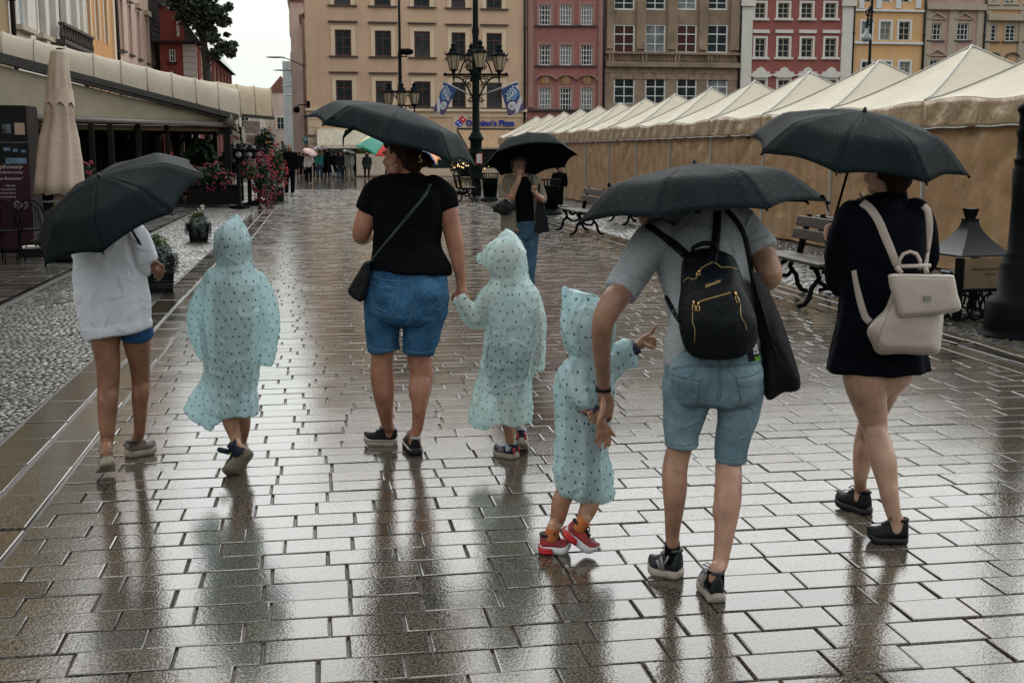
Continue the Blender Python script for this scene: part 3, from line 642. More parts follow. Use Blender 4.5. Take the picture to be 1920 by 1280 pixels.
# more houses beyond on the left (mostly behind roof line)
def simple_house(name, label, c, sx, sy, z, mat, rot=0., win=True, rt=True, wx=None, h=2.2, rmat=None):
    T = thing(name, label, 'building', (c[0], c[1], 0)); R_ = Matrix.Rotation(rot, 3, 'Z'); mb = MB(); mb.box((c[0], c[1], z / 2), (sx, sy, z), rz=rot); mb.build('wall', mat, T)
    for (uv, nn, ln, dist) in (((1, 0, 0), (0, -1, 0), sx, sy / 2), ((0, -1, 0), (-1, 0, 0), sy, sx / 2), ((0, 1, 0), (1, 0, 0), sy, sx / 2)):
        u = R_ @ Vector(uv); n = R_ @ Vector(nn); q = Plane(Vector((c[0], c[1], 0)) + n * (dist + .03) - u * ln / 2, u, n)
        if not win: continue
        a = 1.0
        while a < ln - 1.4:
            zz = 4.6
            while zz < z - 2:
                window(q, T, [a, a + 1.0, zz, zz + 1.7], white, GLASS, sash=(2, 2), rec=-.02, key=str(nn), sur=cTr, surw=.15); zz += 3.2
            a += 2.4
    if rt:
        mb = MB(); q = Plane((c[0], c[1], 0), R_ @ Vector((1, 0, 0)), R_ @ Vector((0, -1, 0))); a0, a1 = -sx / 2 - .2, sx / 2 + .2; b = sy / 2 + .2
        mb.add([q.P(a0, z, b), q.P(a1, z, b), q.P(a1, z, -b), q.P(a0, z, -b), q.P(0, z + h, b), q.P(0, z + h, -b)], [(0, 1, 4), (3, 5, 2), (0, 4, 5, 3), (1, 2, 5, 4), (0, 3, 2, 1)]); mb.build('roof', rmat or ROOF, T)
    return T
def farx(px, d): p = W(px, 285, d); return p.x, p.y
simple_house('street_house', 'pale pink house receding behind the beige building on the narrow street', (farx(561, 108)[0] + 3.2, 112), 7, 22, 13.6, stucco('far_pink', (.55, .40, .35)))
simple_house('street_house', 'brown brick house with bay balconies next to the beige corner on the narrow street', (farx(570, 97)[0] + 3.6, 99.5), 7, 9, 11.8, stucco('far_brown', (.33, .2, .15)))
g1 = farx(546, 140); TT = thing('tower_block', 'tall narrow grey-green concrete slab tower rising down the street', 'building', (g1[0], g1[1], 0))
mb = MB(); mb.box((g1[0] + 1.6, g1[1], 5.75), (4.4, 9, 11.5)); mb.build('wall', stucco('grey_green_concrete', (.34, .39, .38)), TT); mb = MB(); mb.box((g1[0] + 2.9, g1[1] - .4, 6), (3.0, 9, 12.2)); mb.build('dark_facing', slate, TT)
x_, y_ = farx(530, 165); simple_house('street_house', 'peach apartment house with bays at the far end of the street', (x_ - .0, y_ + 10), 3.4, 18, 9.6, stucco('far_peach', (.50, .38, .32)))
x_, y_ = farx(521, 190); simple_house('street_house', 'farthest pale brown house closing the street view', (x_ - 1.5, y_ + 12), 5, 18, 9.2, stucco('far_tan', (.44, .36, .30)))
x_, y_ = farx(455, 150); simple_house('street_house', 'distant tan house hidden behind the café canopy end', (x_ - 2, y_ + 10), 8, 16, 8.0, stucco('far_tan2', (.40, .33, .28)))
x_, y_ = farx(505, 230); simple_house('street_house', 'low grey house at the vanishing end of the street', (x_, y_ + 10), 16, 12, 6.2, stucco('far_grey', (.42, .38, .35)))
# overhead lamp brackets down the street
for i, (p0, y0, p1, y1, d) in enumerate(((510, 112, 571, 125, 82), (522, 136, 570, 142, 100), (537, 165, 571, 169, 115), (540, 182, 566, 185, 130), (541, 206, 562, 207, 150))):
    a, b = W(p0, y0, d), W(p1, y1, d); L1 = thing('wall_lamp', ['topmost long bracket lamp reaching over the street from the beige corner', 'second bracket lamp below the topmost one over the narrow street', 'third bracket lamp down, over the narrow street', 'fourth bracket lamp down, in front of the grey-green tower', 'lowest and farthest bracket lamp over the narrow street'][i], 'street lamp', b, group='bracket lamps over the narrow street')
    mb = MB(); pts = [b + (a - b) * t + ZZ * (.9 * sin(t * pi * .5) * (1 - t * .45) * .5) for t in np.linspace(0, .8, 8)]; mb.tube(pts, .035, 6); mb.build('bracket', DKR, L1)
    mb = MB(); mb.ell(a + (b - a) * .10 + ZZ * .2, (.65, .16, .07), 8); mb.build('lamp_head', M('lamp_head_grey', (.25, .26, .26), .4), L1)
# ================= market tents =================
TR = M('tent_roof_canvas', (.64, .58, .455), .6, spec=.2, var=.03, vs=1.2, bump=.12, bs=2.0, transl=.25)
TV = M('tent_valance_canvas', (.34, .25, .155), .45, var=.05, vs=1.0, bump=.3, bs=3.5, spec=.4, wr=2.4, ws=.3)
TW = M('tent_wall_tarp', (.345, .215, .112), .38, var=.04, vs=.6, bump=.2, bs=3.0, spec=.4, wr=.9, ws=.10)
TS = M('tent_seam_grey', (.42, .42, .40), .5)
def make_tent(seed):
    rnd = random.Random(seed); S = 3.05; T = thing('market_tent', 'x', 'tent', (8.2, 0, 0), 'market tents in a row on the right')
    x0, x1, y0, y1 = 8.2, 8.2 + S, 0, S; ze, zp = 2.26, 3.14; cx, cy = (x0 + x1) / 2, S / 2; N = 14
    mb = MB(); cs_ = [(x0, y0), (x1, y0), (x1, y1), (x0, y1)]
    for k in range(4):
        (ax, ay), (bx, by) = cs_[k], cs_[(k + 1) % 4]; rows = []
        for i in range(N + 1):
            t = i / N; row = []
            for j in range(N + 1):
                s_ = j / N; ex, ey = ax + (bx - ax) * s_, ay + (by - ay) * s_
                x, y_ = ex + (cx - ex) * t, ey + (cy - ey) * t
                z = ze + (zp - ze) * (t ** 1.22) - .05 * sin(pi * s_) * sin(pi * min(1, t * 1.0)) * (1 - t) + (.06 * sin(pi * s_) ** 2) * (1 - t) ** 3 * (1 if k == 3 else .6) * sin(s_ * 5 + seed)
                if t > .93: z = min(z, zp - .02)
                row.append((x, y_, z + .006 * noise.noise(Vector((x * 3, y_ * 3, seed)))))
            rows.append(row)
        mb.grid(rows)
    r = mb.build('roof', TR, T)
    sm = MB()
    for ax, ay in cs_:
        sm.tube([(ax + (cx - ax) * t, ay + (cy - ay) * t, ze + (zp - ze) * t ** 1.22 + .012) for t in np.linspace(0, 1, 10)], .012, 5)
    sm.build('seam', TS, r)
    mb = MB()
    for k in (3, 0, 2):
        (ax, ay), (bx, by) = cs_[k], cs_[(k + 1) % 4]; rows = []; nx_, ny_ = (by - ay) / S, -(bx - ax) / S; NJ = 44
        for i in range(7):
            t = i / 6; row = []
            for j in range(NJ + 1):
                s_ = j / NJ; ex, ey = ax + (bx - ax) * s_, ay + (by - ay) * s_
                o = .035 + .022 * noise.noise(Vector((s_ * 9, t * 2.5, seed + k))) + .012 * sin(s_ * 26 + t * 3)
                if k != 3: o -= .035
                topz = ze - .012 + (.055 * sin(pi * s_) ** 2) * sin(s_ * 5 + seed) * (1 if k == 3 else .6)
                row.append((ex + nx_ * o * sin(pi * s_) ** .3, ey + ny_ * o * sin(pi * s_) ** .3, topz + (1.88 + .008 * sin(s_ * 31 + seed) - topz) * t))
            rows.append(row)
        mb.grid(rows)
    v = mb.build('valance', TV, T); v.modifiers.new('solid', 'SOLIDIFY').thickness = .004
    hb = MB(); hb.tube([(8.2 - .045 - .01 * noise.noise(Vector((j / 5, 0, seed))), S * j / 24, 1.885 + .006 * sin(j + seed)) for j in range(25)], .010, 5); hb.build('hem', TS, v)
    mb = MB(); rows = []; NI, NJ = 26, 46   # front wall
    for i in range(NI + 1):
        t = i / NI; row = []
        for j in range(NJ + 1):
            s_ = j / NJ
            dr = noise.noise(Vector((s_ * 7 + 3 * t, t * 1.6, seed * 3.1))) * .045 + abs(noise.noise(Vector((s_ * 3 - t * 1.5, t * 3, seed * 1.7)))) * .05 + .008 * sin(s_ * 40)
            row.append((8.2 + .05 - dr * (sin(pi * s_) ** .4), .02 + (S - .04) * s_, 1.93 * (1 - t) + .03))
        rows.append(row)
    mb.grid(rows); mb.build('wall_panel', TW, T)
    mb = MB()
    for yy in (y0 + .03, y1 - .03): mb.grid([[(8.26, yy, 2.1), (x1, yy, 2.1)], [(8.26, yy, .03), (x1, yy, .03)]])
    mb.grid([[(x1, y0, 2.1), (x1, y1, 2.1)], [(x1, y0, .03), (x1, y1, .03)]])
    mb.build('wall_panel', TW, T)
    for ax, ay in ((8.235, .0), (x1 - .05, 0)):
        pb_ = MB(); pb_.box((ax, ay + .0, 1.1), (.035, .035, 2.2)); pb_.build('pole', TS, T)
    return T
protos = [make_tent(s) for s in (1, 2, 3)]
nt_ = 14
order = ['nearest tent, its roof rising at the edge of the view', 'tent behind the old woman umbrella']
for k in range(nt_):
    y0 = 12.5 + 3.05 * (k) - 0.0
    lab = 'cream market tent, tan walls, ' + ('the nearest one of the row beside the big lamp post' if k == 0 else 'the farthest one of the row' if k == nt_ - 1 else '%s from the near end of the row' % ['', 'second', 'third', 'fourth', 'fifth', 'sixth', 'seventh', 'eighth', 'ninth', 'tenth', 'eleventh', 'twelfth', 'thirteenth'][k])
    t = protos[k] if k < 3 else copy_tree(protos[k % 3]); t.location = (8.2, y0, 0); t['label'] = lab
# ================= street furniture =================
IRON = M('dark_green_iron', (.006, .011, .011), .6, spec=.08, var=.25, vs=6, bump=.25, bs=30)
IRONB = M('black_iron', (.003, .0035, .004), .75, spec=.06, var=.2)
LGL = M('lantern_glass', (.50, .42, .30), .25, var=.1, transl=.3)
def lantern(c, s, par, n=6):
    """hexagonal tapered lantern, c = bottom centre"""
    c = Vector(c); mb = MB(); mb.lathe([(.13 * s, 0), (.25 * s, .52 * s)], c, n, smooth=False); g = mb.build('lantern_glass', LGL, par)
    mb = MB()
    for k in range(n):
        a = 2 * pi * k / n; d = Vector((cos(a), sin(a), 0)); mb.tube([c + d * .135 * s, c + d * .257 * s + ZZ * .52 * s], .014 * s, 5)
        mb.tube([c + d * .26 * s + ZZ * .52 * s, c + d * .31 * s + ZZ * .57 * s, c + d * .32 * s + ZZ * .63 * s], [.03 * s, .022 * s, .01 * s], 5)
    mb.lathe([(.15 * s, -.03 * s), (.15 * s, .02 * s)], c, n); mb.lathe([(.02 * s, -.42 * s), (.035 * s, -.3 * s), (.03 * s, -.2 * s), (.07 * s, -.08 * s), (.10 * s, -.03 * s)], c, 8)
    mb.lathe([(.28 * s, .50 * s), (.29 * s, .54 * s), (.17 * s, .63 * s), (.15 * s, .67 * s), (.17 * s, .69 * s), (.09 * s, .76 * s), (.085 * s, .84 * s), (.12 * s, .85 * s), (.05 * s, .92 * s), (.015 * s, .98 * s)], c, 12)
    return mb.build('lantern_cap', IRON, par)
def scroll(mb, a, b, bulge, r, n=14, up=ZZ):
    a, b = Vector(a), Vector(b); pts = [a.lerp(b, t) + Vector(up) * bulge * sin(pi * t) for t in np.linspace(0, 1, n)]; mb.tube(pts, r, 6)
def curl(mb, c, d, rad, r, turns=1.4, sg=1):
    c = Vector(c); d = Vector(d); mb.tube([c + (d * cos(sg * t) + ZZ * sin(sg * t)) * rad * (1 - .7 * t / (2 * pi * turns)) for t in np.linspace(0, 2 * pi * turns, 22)], r, 5)
# tall four-lantern lamp post
b = G(893, 367); LD = b.dot(FH); s_ = LD / F
def zpx(y): return (285 - y) * s_ * 1.0 + CH
lp = thing('lamp_post', 'tall dark green iron lamp post with lanterns and two banners near the beige building', 'lamp post', b)
mb = MB(); r = lambda px: px * s_ / 2
mb.box(b + ZZ * .16, (r(33), r(33), .32)); mb.box(b + ZZ * .42, (r(31) * 1.0, r(31), .24)); mb.box(b + ZZ * .72, (r(27), r(27), .40))
mb2 = [(r(25), zpx(335)), (r(22), zpx(332)), (r(22), zpx(318)), (r(23), zpx(316)), (r(21), zpx(312)), (r(21), zpx(290)), (r(24), zpx(288)), (r(21), zpx(285)), (r(22), zpx(265)), (r(29), zpx(262)), (r(28), zpx(259)), (r(18), zpx(250)), (r(14), zpx(246)), (r(13.2), zpx(200)), (r(13.5), zpx(163)), (r(13), zpx(120)), (r(11), zpx(80)), (r(14), zpx(66)), (r(10.5), zpx(60)), (r(10), zpx(0)), (r(9), zpx(-80)), (r(4), zpx(-90))]
mb.lathe([(a, z - b.z) for a, z in mb2], b, 16)
mb.box(b + Vector((-.62, -.1, .11)), (.26, .16, .12)); mb.tube([b + Vector((-.62, -.1, .1)), b + Vector((-.3, -.1, .1))], .04, 6)
mb.build('post', IRON, lp)
mb = MB(); za = zpx(144.5)
for sg in (-1, 1):
    d = RT * sg
    mb.tube([b + d * 0 + ZZ * za, b + d * 56 * s_ + ZZ * za], .035, 6); mb.ell(b + d * 56 * s_ + ZZ * za, .07, 6)
    scroll(mb, b + d * 6 * s_ + ZZ * zpx(124), b + d * 30 * s_ + ZZ * zpx(143), .28, .03); scroll(mb, b + d * 6 * s_ + ZZ * zpx(186), b + d * 42 * s_ + ZZ * zpx(150), .25, .035)
    curl(mb, b + d * 15 * s_ + ZZ * zpx(155), d, .15, .022); curl(mb, b + d * 14 * s_ + ZZ * zpx(133), d, .12, .02); curl(mb, b + d * 10 * s_ + ZZ * zpx(190), d, .10, .02, sg=-1); curl(mb, b + d * 13 * s_ + ZZ * zpx(165), d, .09, .02)
    mb.tube([b + FH * sg * .0 + ZZ * za, b + FH * sg * .9 + ZZ * za], .035, 6)
mb.build('bracket', IRON, lp)
for (px_, yb, dd) in ((850.5, 131, 0), (900, 127.5, -.9), (936, 133, 0), (884, 132, .9)):
    lb = MB(); c = W(px_, yb, LD + dd); lantern(c, 1.0, lp)
stk = MB(); stk.box(b - FH * r(22) * 1.02 + RT * .12 + ZZ * (zpx(297) - b.z), (.18, .01, .32), rz=-YW); stk.build('sticker', M('sticker_white', (.7, .68, .66), .5), lp)
stk = MB(); stk.box(b - FH * (r(22) * 1.02 + .0) + RT * .12 + ZZ * (zpx(297) - b.z) + FH * .006, (.24, .012, .38), rz=-YW); stk.build('sticker_border', M('sticker_red', (.5, .05, .05), .5), lp)
bnb = M('banner_blue', (.02, .07, .25), .6, var=.1, vs=2); bnp = M('banner_purple', (.11, .07, .19), .6, var=.1); bnw = M('banner_white', (.62, .64, .68), .6, var=.05); bnl = M('banner_light_blue', (.12, .27, .50), .6, var=.1)
for nm, P4, sg, lab in (('l', ((832, 154), (856, 168), (832, 217), (812, 207)), -1, 'blue and purple banner with white circle hanging left of the lamp post'), ('r', ((970, 154), (939, 168), (953, 218), (984, 207)), 1, 'blue and purple banner with white circle hanging right of the lamp post')):
    bt = thing('banner', lab, 'banner', W(P4[0][0], P4[0][1], LD)); q = [W(x, y_, LD) for x, y_ in P4]; nrm = -FH
    def bl(u, v): return q[1].lerp(q[0], u).lerp(q[2].lerp(q[3], u), v)
    mb = MB(); mb.grid([[bl(u, v) + nrm * .03 * sin(u * 3 + v * 4) for u in np.linspace(0, 1, 9)] for v in np.linspace(0, .55, 7)]); mb.build('cloth', bnb, bt)
    mb = MB(); mb.grid([[bl(u, v) + nrm * .03 * sin(u * 3 + v * 4) for u in np.linspace(0, 1, 9)] for v in np.linspace(.55, 1, 6)]); mb.build('cloth', bnp, bt)
    off = lambda u, v, e: bl(u, v) + nrm * (.03 * sin(u * 3 + v * 4) + e)
    mb = MB(); n_ = 20
    sw = [(1.0, .10), (.80, .10), (.97, .3), (.93, .5), (.62, .72), (.5, .85), (.42, .99), (.62, .99), (.75, .86), (1, .68)]
    mb.add([off(u, v, .012) for u, v in sw], [tuple(range(len(sw)))]); mb.add([off(.36 + .24 * cos(t), .70 + .15 * sin(t), .02) for t in np.linspace(0, 2 * pi, n_, endpoint=False)], [tuple(range(n_))]); mb.build('white_swirl', bnw, bt)
    mb = MB(); mb.add([off(.56 + .33 * cos(t), .32 + .22 * sin(t), .02) for t in np.linspace(0, 2 * pi, n_, endpoint=False)], [tuple(range(n_))]); mb.build('blue_disc', bnl, bt)
    mb = MB()
    for i in range(4):   # white script strokes over the disc
        u0, v0 = .22 + .16 * i, .36 - .05 * i
        mb.tube([off(u0 + .07 * sin(t * 2.1 + i), v0 + .13 * sin(t), .035) for t in np.linspace(0, 5.2, 14)], .018, 4)
    for i in range(4): mb.tube([off(.24, .64 + .035 * i, .035), off(.48, .64 + .035 * i, .035)], .008, 4)
    mb.build('script_marks', [bnw], bt)
    mb = MB(); mb.tube([b + RT * sg * 5 * s_ + ZZ * (zpx(184)), W(P4[0][0] + sg * 1, P4[0][1] - 1, LD)], .03, 6); mb.build('banner_pole', TS, bt)
# second slimmer lamp post with three lanterns
b2 = G(753, 343); d2 = b2.dot(FH); s2 = d2 / F; z2 = lambda y: (285 - y) * s2 + CH
l2 = thing('lamp_post', 'slim dark lamp post with three lanterns and a spotlight, behind the dark umbrella', 'lamp post', b2)
mb = MB(); mb.lathe([(.35, 0), (.35, .5), (.26, .6), (.24, 1.6), (.30, 1.7), (.16, 2), (.13, z2(200)), (.13, z2(165)), (.10, z2(160)), (.085, z2(120)), (.11, z2(110)), (.07, z2(100)), (.06, z2(-60))], b2, 12)
mb.tube([b2 + RT * -28 * s2 + ZZ * z2(201), b2 + RT * 28 * s2 + ZZ * z2(201)], .04, 6)
for sg in (-1, 1): scroll(mb, b2 + RT * sg * 5 * s2 + ZZ * z2(190), b2 + RT * sg * 24 * s2 + ZZ * z2(200), .35, .03); scroll(mb, b2 + RT * sg * 4 * s2 + ZZ * z2(215), b2 + RT * sg * 20 * s2 + ZZ * z2(202), .2, .03)
mb.tube([b2 + ZZ * z2(113), b2 + RT * 14 * s2 + ZZ * z2(113)], .03, 6); mb.tube([b2 + RT * 11 * s2 + ZZ * z2(113), b2 + RT * 14 * s2 + ZZ * z2(106)], .03, 6)
mb.build('post', IRON, l2)
sp = MB(); c = b2 + RT * 13 * s2 + ZZ * z2(104); sp.tube([c - RT * .35, c + RT * .1, c + RT * .32], [.16, .17, .10], 10); sp.build('spotlight', IRONB, l2)
for px_ in (729, 753, 777): lantern(W(px_, 196, d2 - (.6 if px_ == 753 else 0)), 1.15, l2)
# big lamp post close at the right edge
b3 = G(1912, 628); d3 = b3.dot(FH); s3 = d3 / F
l3 = thing('lamp_post', 'massive black iron lamp post base standing at the near right', 'lamp post', b3)
def rz3(half, y): return (half * s3, (W(1912, y, d3).z))
mb = MB(); mb.lathe([(76 * s3, 0), (76 * s3, .02), rz3(68, 636), rz3(68, 612), rz3(65, 600), rz3(65, 566), rz3(61, 563), rz3(59, 558), rz3(46, 553), rz3(44, 496), rz3(41, 492), rz3(38, 484), rz3(36, 480), rz3(36, 476), rz3(32, 472), rz3(30, 380), rz3(32, 318), rz3(29, 314), rz3(29, 305), rz3(31, 300), rz3(27, 296), rz3(26, 262), rz3(29, 250), rz3(26, 240), rz3(25, 216), rz3(30, 206), rz3(30, 200), rz3(20, 192), rz3(17, 175), rz3(13, 160), rz3(12, -150)], b3, 28)
mb.build('post', M('gloss_black_iron', (.0015, .0025, .003), .55, spec=.06, var=.1, bump=.03, bs=8), l3)
mb = MB(); th0 = pi * 1.15
for i in range(9):
    a = th0 + i * .09; 
rr_ = 31 * s3; mb.grid([[b3 + Vector((rr_ * cos(a), rr_ * sin(a), W(1912, y_, d3).z)) for a in np.linspace(pi * 1.03, pi * 1.38, 8)] for y_ in (324, 344)]); mb.build('notice', M('grey_notice', (.22, .24, .25), .5, bump=.3, bs=60), l3)
# hanging lamp pole in front of the apricot house
c = W(1632, 76, 50); hl = thing('lamp_post', 'thin street lamp pole with a bell shaped hanging lamp in front of the apricot house', 'lamp post', Vector((c.x, c.y, 0)))
s5 = 50 / F; mb = MB(); mb.lathe([(.16, 0), (.16, .8), (.08, 1), (.07, 4), (.05, W(1632, 0, 50).z + 1)], (c.x, c.y, 0), 8)
top = W(1632, 12, 50); mb.tube([top, W(1630, 20, 50), W(1627, 35, 50), W(1625, 50, 50), W(1624, 60, 50)], .04, 6); curl(mb, W(1630, 25, 50), RT, .18, .03); curl(mb, W(1630, 42, 50), RT, .14, .03)
mb.build('pole', IRON, hl); mb = MB(); mb.lathe([(.05, .30), (.08, .12), (.18, .06), (.21, -.10), (.20, -.14), (.12, -.22)], W(1624.5, 68, 50), 12); mb.build('lamp_head', M('lamp_head_grey', (.25, .26, .26), .4), hl)
# litter bins
def make_bin(loc, label, h=.85, r_=.27):
    T = thing('litter_bin', label, 'bin', loc, 'black slatted litter bins'); mb = MB(); loc = Vector(loc)
    mb.lathe([(r_ * 1.25, 0), (r_ * 1.2, .05), (r_ * .8, .10), (r_ * .75, .16)], loc, 16); mb.build('base', IRON, T)
    mb = MB(); mb.lathe([(r_ * .70, .14), (r_ * .86, h * .85), (r_ * .82, h * .86)], loc, 16); mb.build('drum', IRONB, T)
    mb = MB()
    for k in range(20):
        a = 2 * pi * k / 20; d = Vector((cos(a), sin(a), 0)); mb.tube([loc + d * r_ * .76 + ZZ * .13, loc + d * r_ * .92 + ZZ * h * .88, loc + d * r_ * 1.0 + ZZ * (h + .04), loc + d * r_ * 1.12 + ZZ * (h + .05), loc + d * r_ * 1.16 + ZZ * h], .012, 5)
    mb.tube([loc + Vector((cos(a) * r_ * 1.0, sin(a) * r_ * 1.0, h + .03)) for a in np.linspace(0, 2 * pi, 24, endpoint=False)], .012, 5, closed=True)
    mb.build('slat_cage', IRON, T); return T
make_bin(G(919, 376), 'black slatted litter bin beside the tall lamp post, left of the checked jacket')
make_bin(G(1029, 402), 'black slatted litter bin behind the bag of the woman in the checked jacket')
# benches
WOOD = M('wet_dark_wood', (.022, .016, .012), .4, spec=.12, var=.3, vs=3, bump=.2, bs=12, stretch=(8, 1, 8))
WOODS = M('wet_seat_wood', (.035, .027, .021), .45, spec=.12, var=.3, vs=3, bump=.2, bs=12, stretch=(8, 1, 8))
def make_bench(back2=True):
    """bench along local +Y, 1.8 m, front towards -X"""
    T = thing('park_bench', 'x', 'bench', (0, 0, 0), 'wooden benches with cast iron legs'); Ln = 1.8
    mb = MB()
    for i, x in enumerate((-.27, -.16, -.05, .06)): mb.box((x, 0, .44 + (.012 if i == 0 else 0)), (.095, Ln, .035))
    bevel(mb.build('seat', WOODS, T), .006)
    mb = MB()
    for z, x in ((.66, .155), (.80, .195)): mb.box((x, 0, z), (.035, Ln, .115), mat=Matrix.Rotation(radians(14), 3, 'Y'))
    bevel(mb.build('backrest', WOOD, T), .008)
    for sy in (-.66, .66):
        mb = MB()
        for fx, sg in ((-.30, -1), (.12, 1)):
            mb.tube([(fx + .05 * -sg, sy, .42), (fx + .10 * -sg, sy, .30), (fx + .02 * -sg, sy, .20), (fx, sy, .10), (fx + .05 * sg, sy, .035), (fx + .12 * sg, sy, .02)], [.03, .028, .026, .028, .026, .022], 7)
        mb.tube([(-.20, sy, .27), (-.10, sy, .20), (.0, sy, .20), (.06, sy, .27)], .024, 7); mb.tube([(-.3, sy, .41), (.12, sy, .41)], .024, 6)
        mb.tube([(-.16, sy, .38), (-.09, sy, .33), (-.02, sy, .38)], .03, 6)
        mb.tube([(.12, sy, .40), (.15, sy, .55), (.19, sy, .70), (.235, sy, .88)], [.035, .04, .035, .03], 7)
        mb.build('leg', IRONB, T)
    return T
bp = make_bench(); used_b = False
for (px_, py_, rz, label) in ((1095, 437, 0, 'dark wooden bench backing onto the tents, beside the checked jacket'), (1520, 562, 0, 'dark wooden bench beside the navy-dressed woman, nearest of the benches'),
                              (1250, 452, 0, 'dark wooden bench mostly hidden behind the leaning man umbrella'), (868, 377, pi, 'small distant bench left of the tall lamp post, behind the black shirt')):
    p = G(px_, py_); t = bp if not used_b else copy_tree(bp); used_b = True; t.location = p; t.rotation_euler = (0, 0, rz); t['label'] = label
bk = copy_tree(bp); q = G(1128, 420); bk.location = (q.x + .55, q.y, 0); bk.rotation_euler = (0, 0, pi); bk['label'] = 'bench facing the tents, back to back with the bench by the checked jacket'
bk = copy_tree(bp); q = G(1520, 562); bk.location = (q.x + .62, q.y + .0, 0); bk.rotation_euler = (0, 0, pi); bk['label'] = 'bench facing the tents, back to back with the nearest bench'
def cr_(*P):
    P = list(P[0]) if len(P) == 1 else list(P); out = [P[0]]; T_ = P[1:6]
    n = 24; xs__ = [p[1] for p in T_]; hs = [p[0] for p in T_]
    for i in range(n + 1):
        y_ = xs__[0] + (xs__[-1] - xs__[0]) * i / n; t = (xs__[0] - y_) / (xs__[0] - xs__[-1]); out.append((hs[-1] + (hs[0] - hs[-1]) * (1 - t) ** 1.75, y_))
    return out + P[6:]
# iron book kiosk (square table frame under a flared sheet-metal roof)
kd = D(602); ks = kd / F; kc = W(1808, 600, kd + .45); kc.z = 0
ki = thing('book_stand', 'black metal stand of books under a flared tent-shaped roof beside the big lamp post', 'stand', kc)
rzv = -YW + radians(16); Rm = Matrix.Rotation(rzv, 3, 'Z'); hw = .34; kz = lambda y: W(1808, y, kd + .45).z
mb = MB(); rr = []
for (hs, y_) in cr_((74 * ks * .80, 477), (73 * ks * .80, 474), (50 * ks * .80, 458), (33 * ks * .80, 440), (22 * ks * .8, 424), (14 * ks * .8, 412), (15 * ks * .8, 411), (15 * ks * .8, 409.5), (7 * ks, 409), (13 * ks * .85, 392), (13 * ks * .85, 391)):
    rr.append([kc + Rm @ Vector((sx * hs, sy * hs, 0)) + ZZ * kz(y_) for sx, sy in ((-1, -1), (1, -1), (1, 1), (-1, 1))])
mb.rings(rr, True, smooth=False); mb.build('roof', M('kiosk_sheet_metal', (.003, .0045, .0055), .3, spec=.12, var=.1), ki)
zt = kz(477); ztb = kz(536)
for sx in (-1, 1):
    for sy in (-1, 1):
        mb = MB(); q = kc + Rm @ Vector((sx * hw, sy * hw, 0)); mb.box(q + ZZ * zt / 2, (.06, .06, zt), rz=rzv); mb.build('leg', IRONB, ki)
mb = MB(); mb.box(kc + ZZ * ztb, (hw * 2 + .08, hw * 2 + .08, .03), rz=rzv); mb.build('shelf', IRONB, ki)
mb = MB()
for s0 in (-1, 1):
    for k in range(5):
        for ax in (0, 1):
            base = Rm @ (Vector((-hw + .14 * k + .07, s0 * hw, 0)) if ax == 0 else Vector((s0 * hw, -hw + .14 * k + .07, 0))); dd_ = Rm @ (Vector((1, 0, 0)) if ax == 0 else Vector((0, 1, 0)))
            mb.tube([kc + base + dd_ * .10 * cos(t) + ZZ * (ztb - .16 + .12 * sin(t)) for t in np.linspace(0, 2 * pi, 14)], .012, 5)
mb.build('scrollwork', IRONB, ki)
gp = M('kiosk_pane', (.30, .21, .12), .1, var=.1); gp.node_tree.nodes['Principled BSDF'].inputs['Transmission Weight'].default_value = .55
mb = MB(); q = kc + Rm @ Vector((0, -hw - .0, 0)); mb.box(q + ZZ * (zt + ztb) / 2, (hw * 2 - .06, .006, (zt - ztb) * .98), rz=rzv); mb.build('front_pane', gp, ki)
inkm = M('black_ink', (.012, .012, .012), .6, var=0)
for i, (tx, sz) in enumerate((('PODZIEL SIE KSIAZKA Z INNYMI', .030), ('to jest polka', .028))):
    text_mesh(tx, sz, frame3(Rm @ Vector((1, 0, 0)), Rm @ Vector((0, -1, 0))), kc + Rm @ Vector((0, -hw - .006, 0)) + ZZ * (zt - .12 - .045 * i), 'pane_writing', inkm, ki, depth=.0005, align='CENTER')
for i in range(9):
    bk_ = thing('book', ['slanted dark book', 'open pale book', 'leaning brown book', 'thin grey book', 'upright navy book', 'flat tan book', 'slim black book', 'small cream book', 'lying dark grey book'][i] + ' on the shelf of the black metal stand', 'book', kc + ZZ * (ztb + .016), 'books on the metal stand')
    a = -.26 + .065 * i; mb = MB(); R2 = Rm @ Matrix.Rotation(radians([-40, 20, 35, -15, 5, 60, -25, 30, 80][i]), 3, 'Y'); mb.box(kc + Rm @ Vector((a, -.1 + .03 * (i % 3), 0)) + ZZ * (ztb + .10), (.03, .15, .17), mat=R2)
    mb.build('cover', M('book_%d' % i, [(.02, .03, .05), (.35, .3, .24), (.13, .07, .04), (.18, .18, .17), (.02, .03, .09), (.3, .22, .13), (.015, .015, .015), (.45, .4, .3), (.06, .06, .06)][i], .5), bk_)
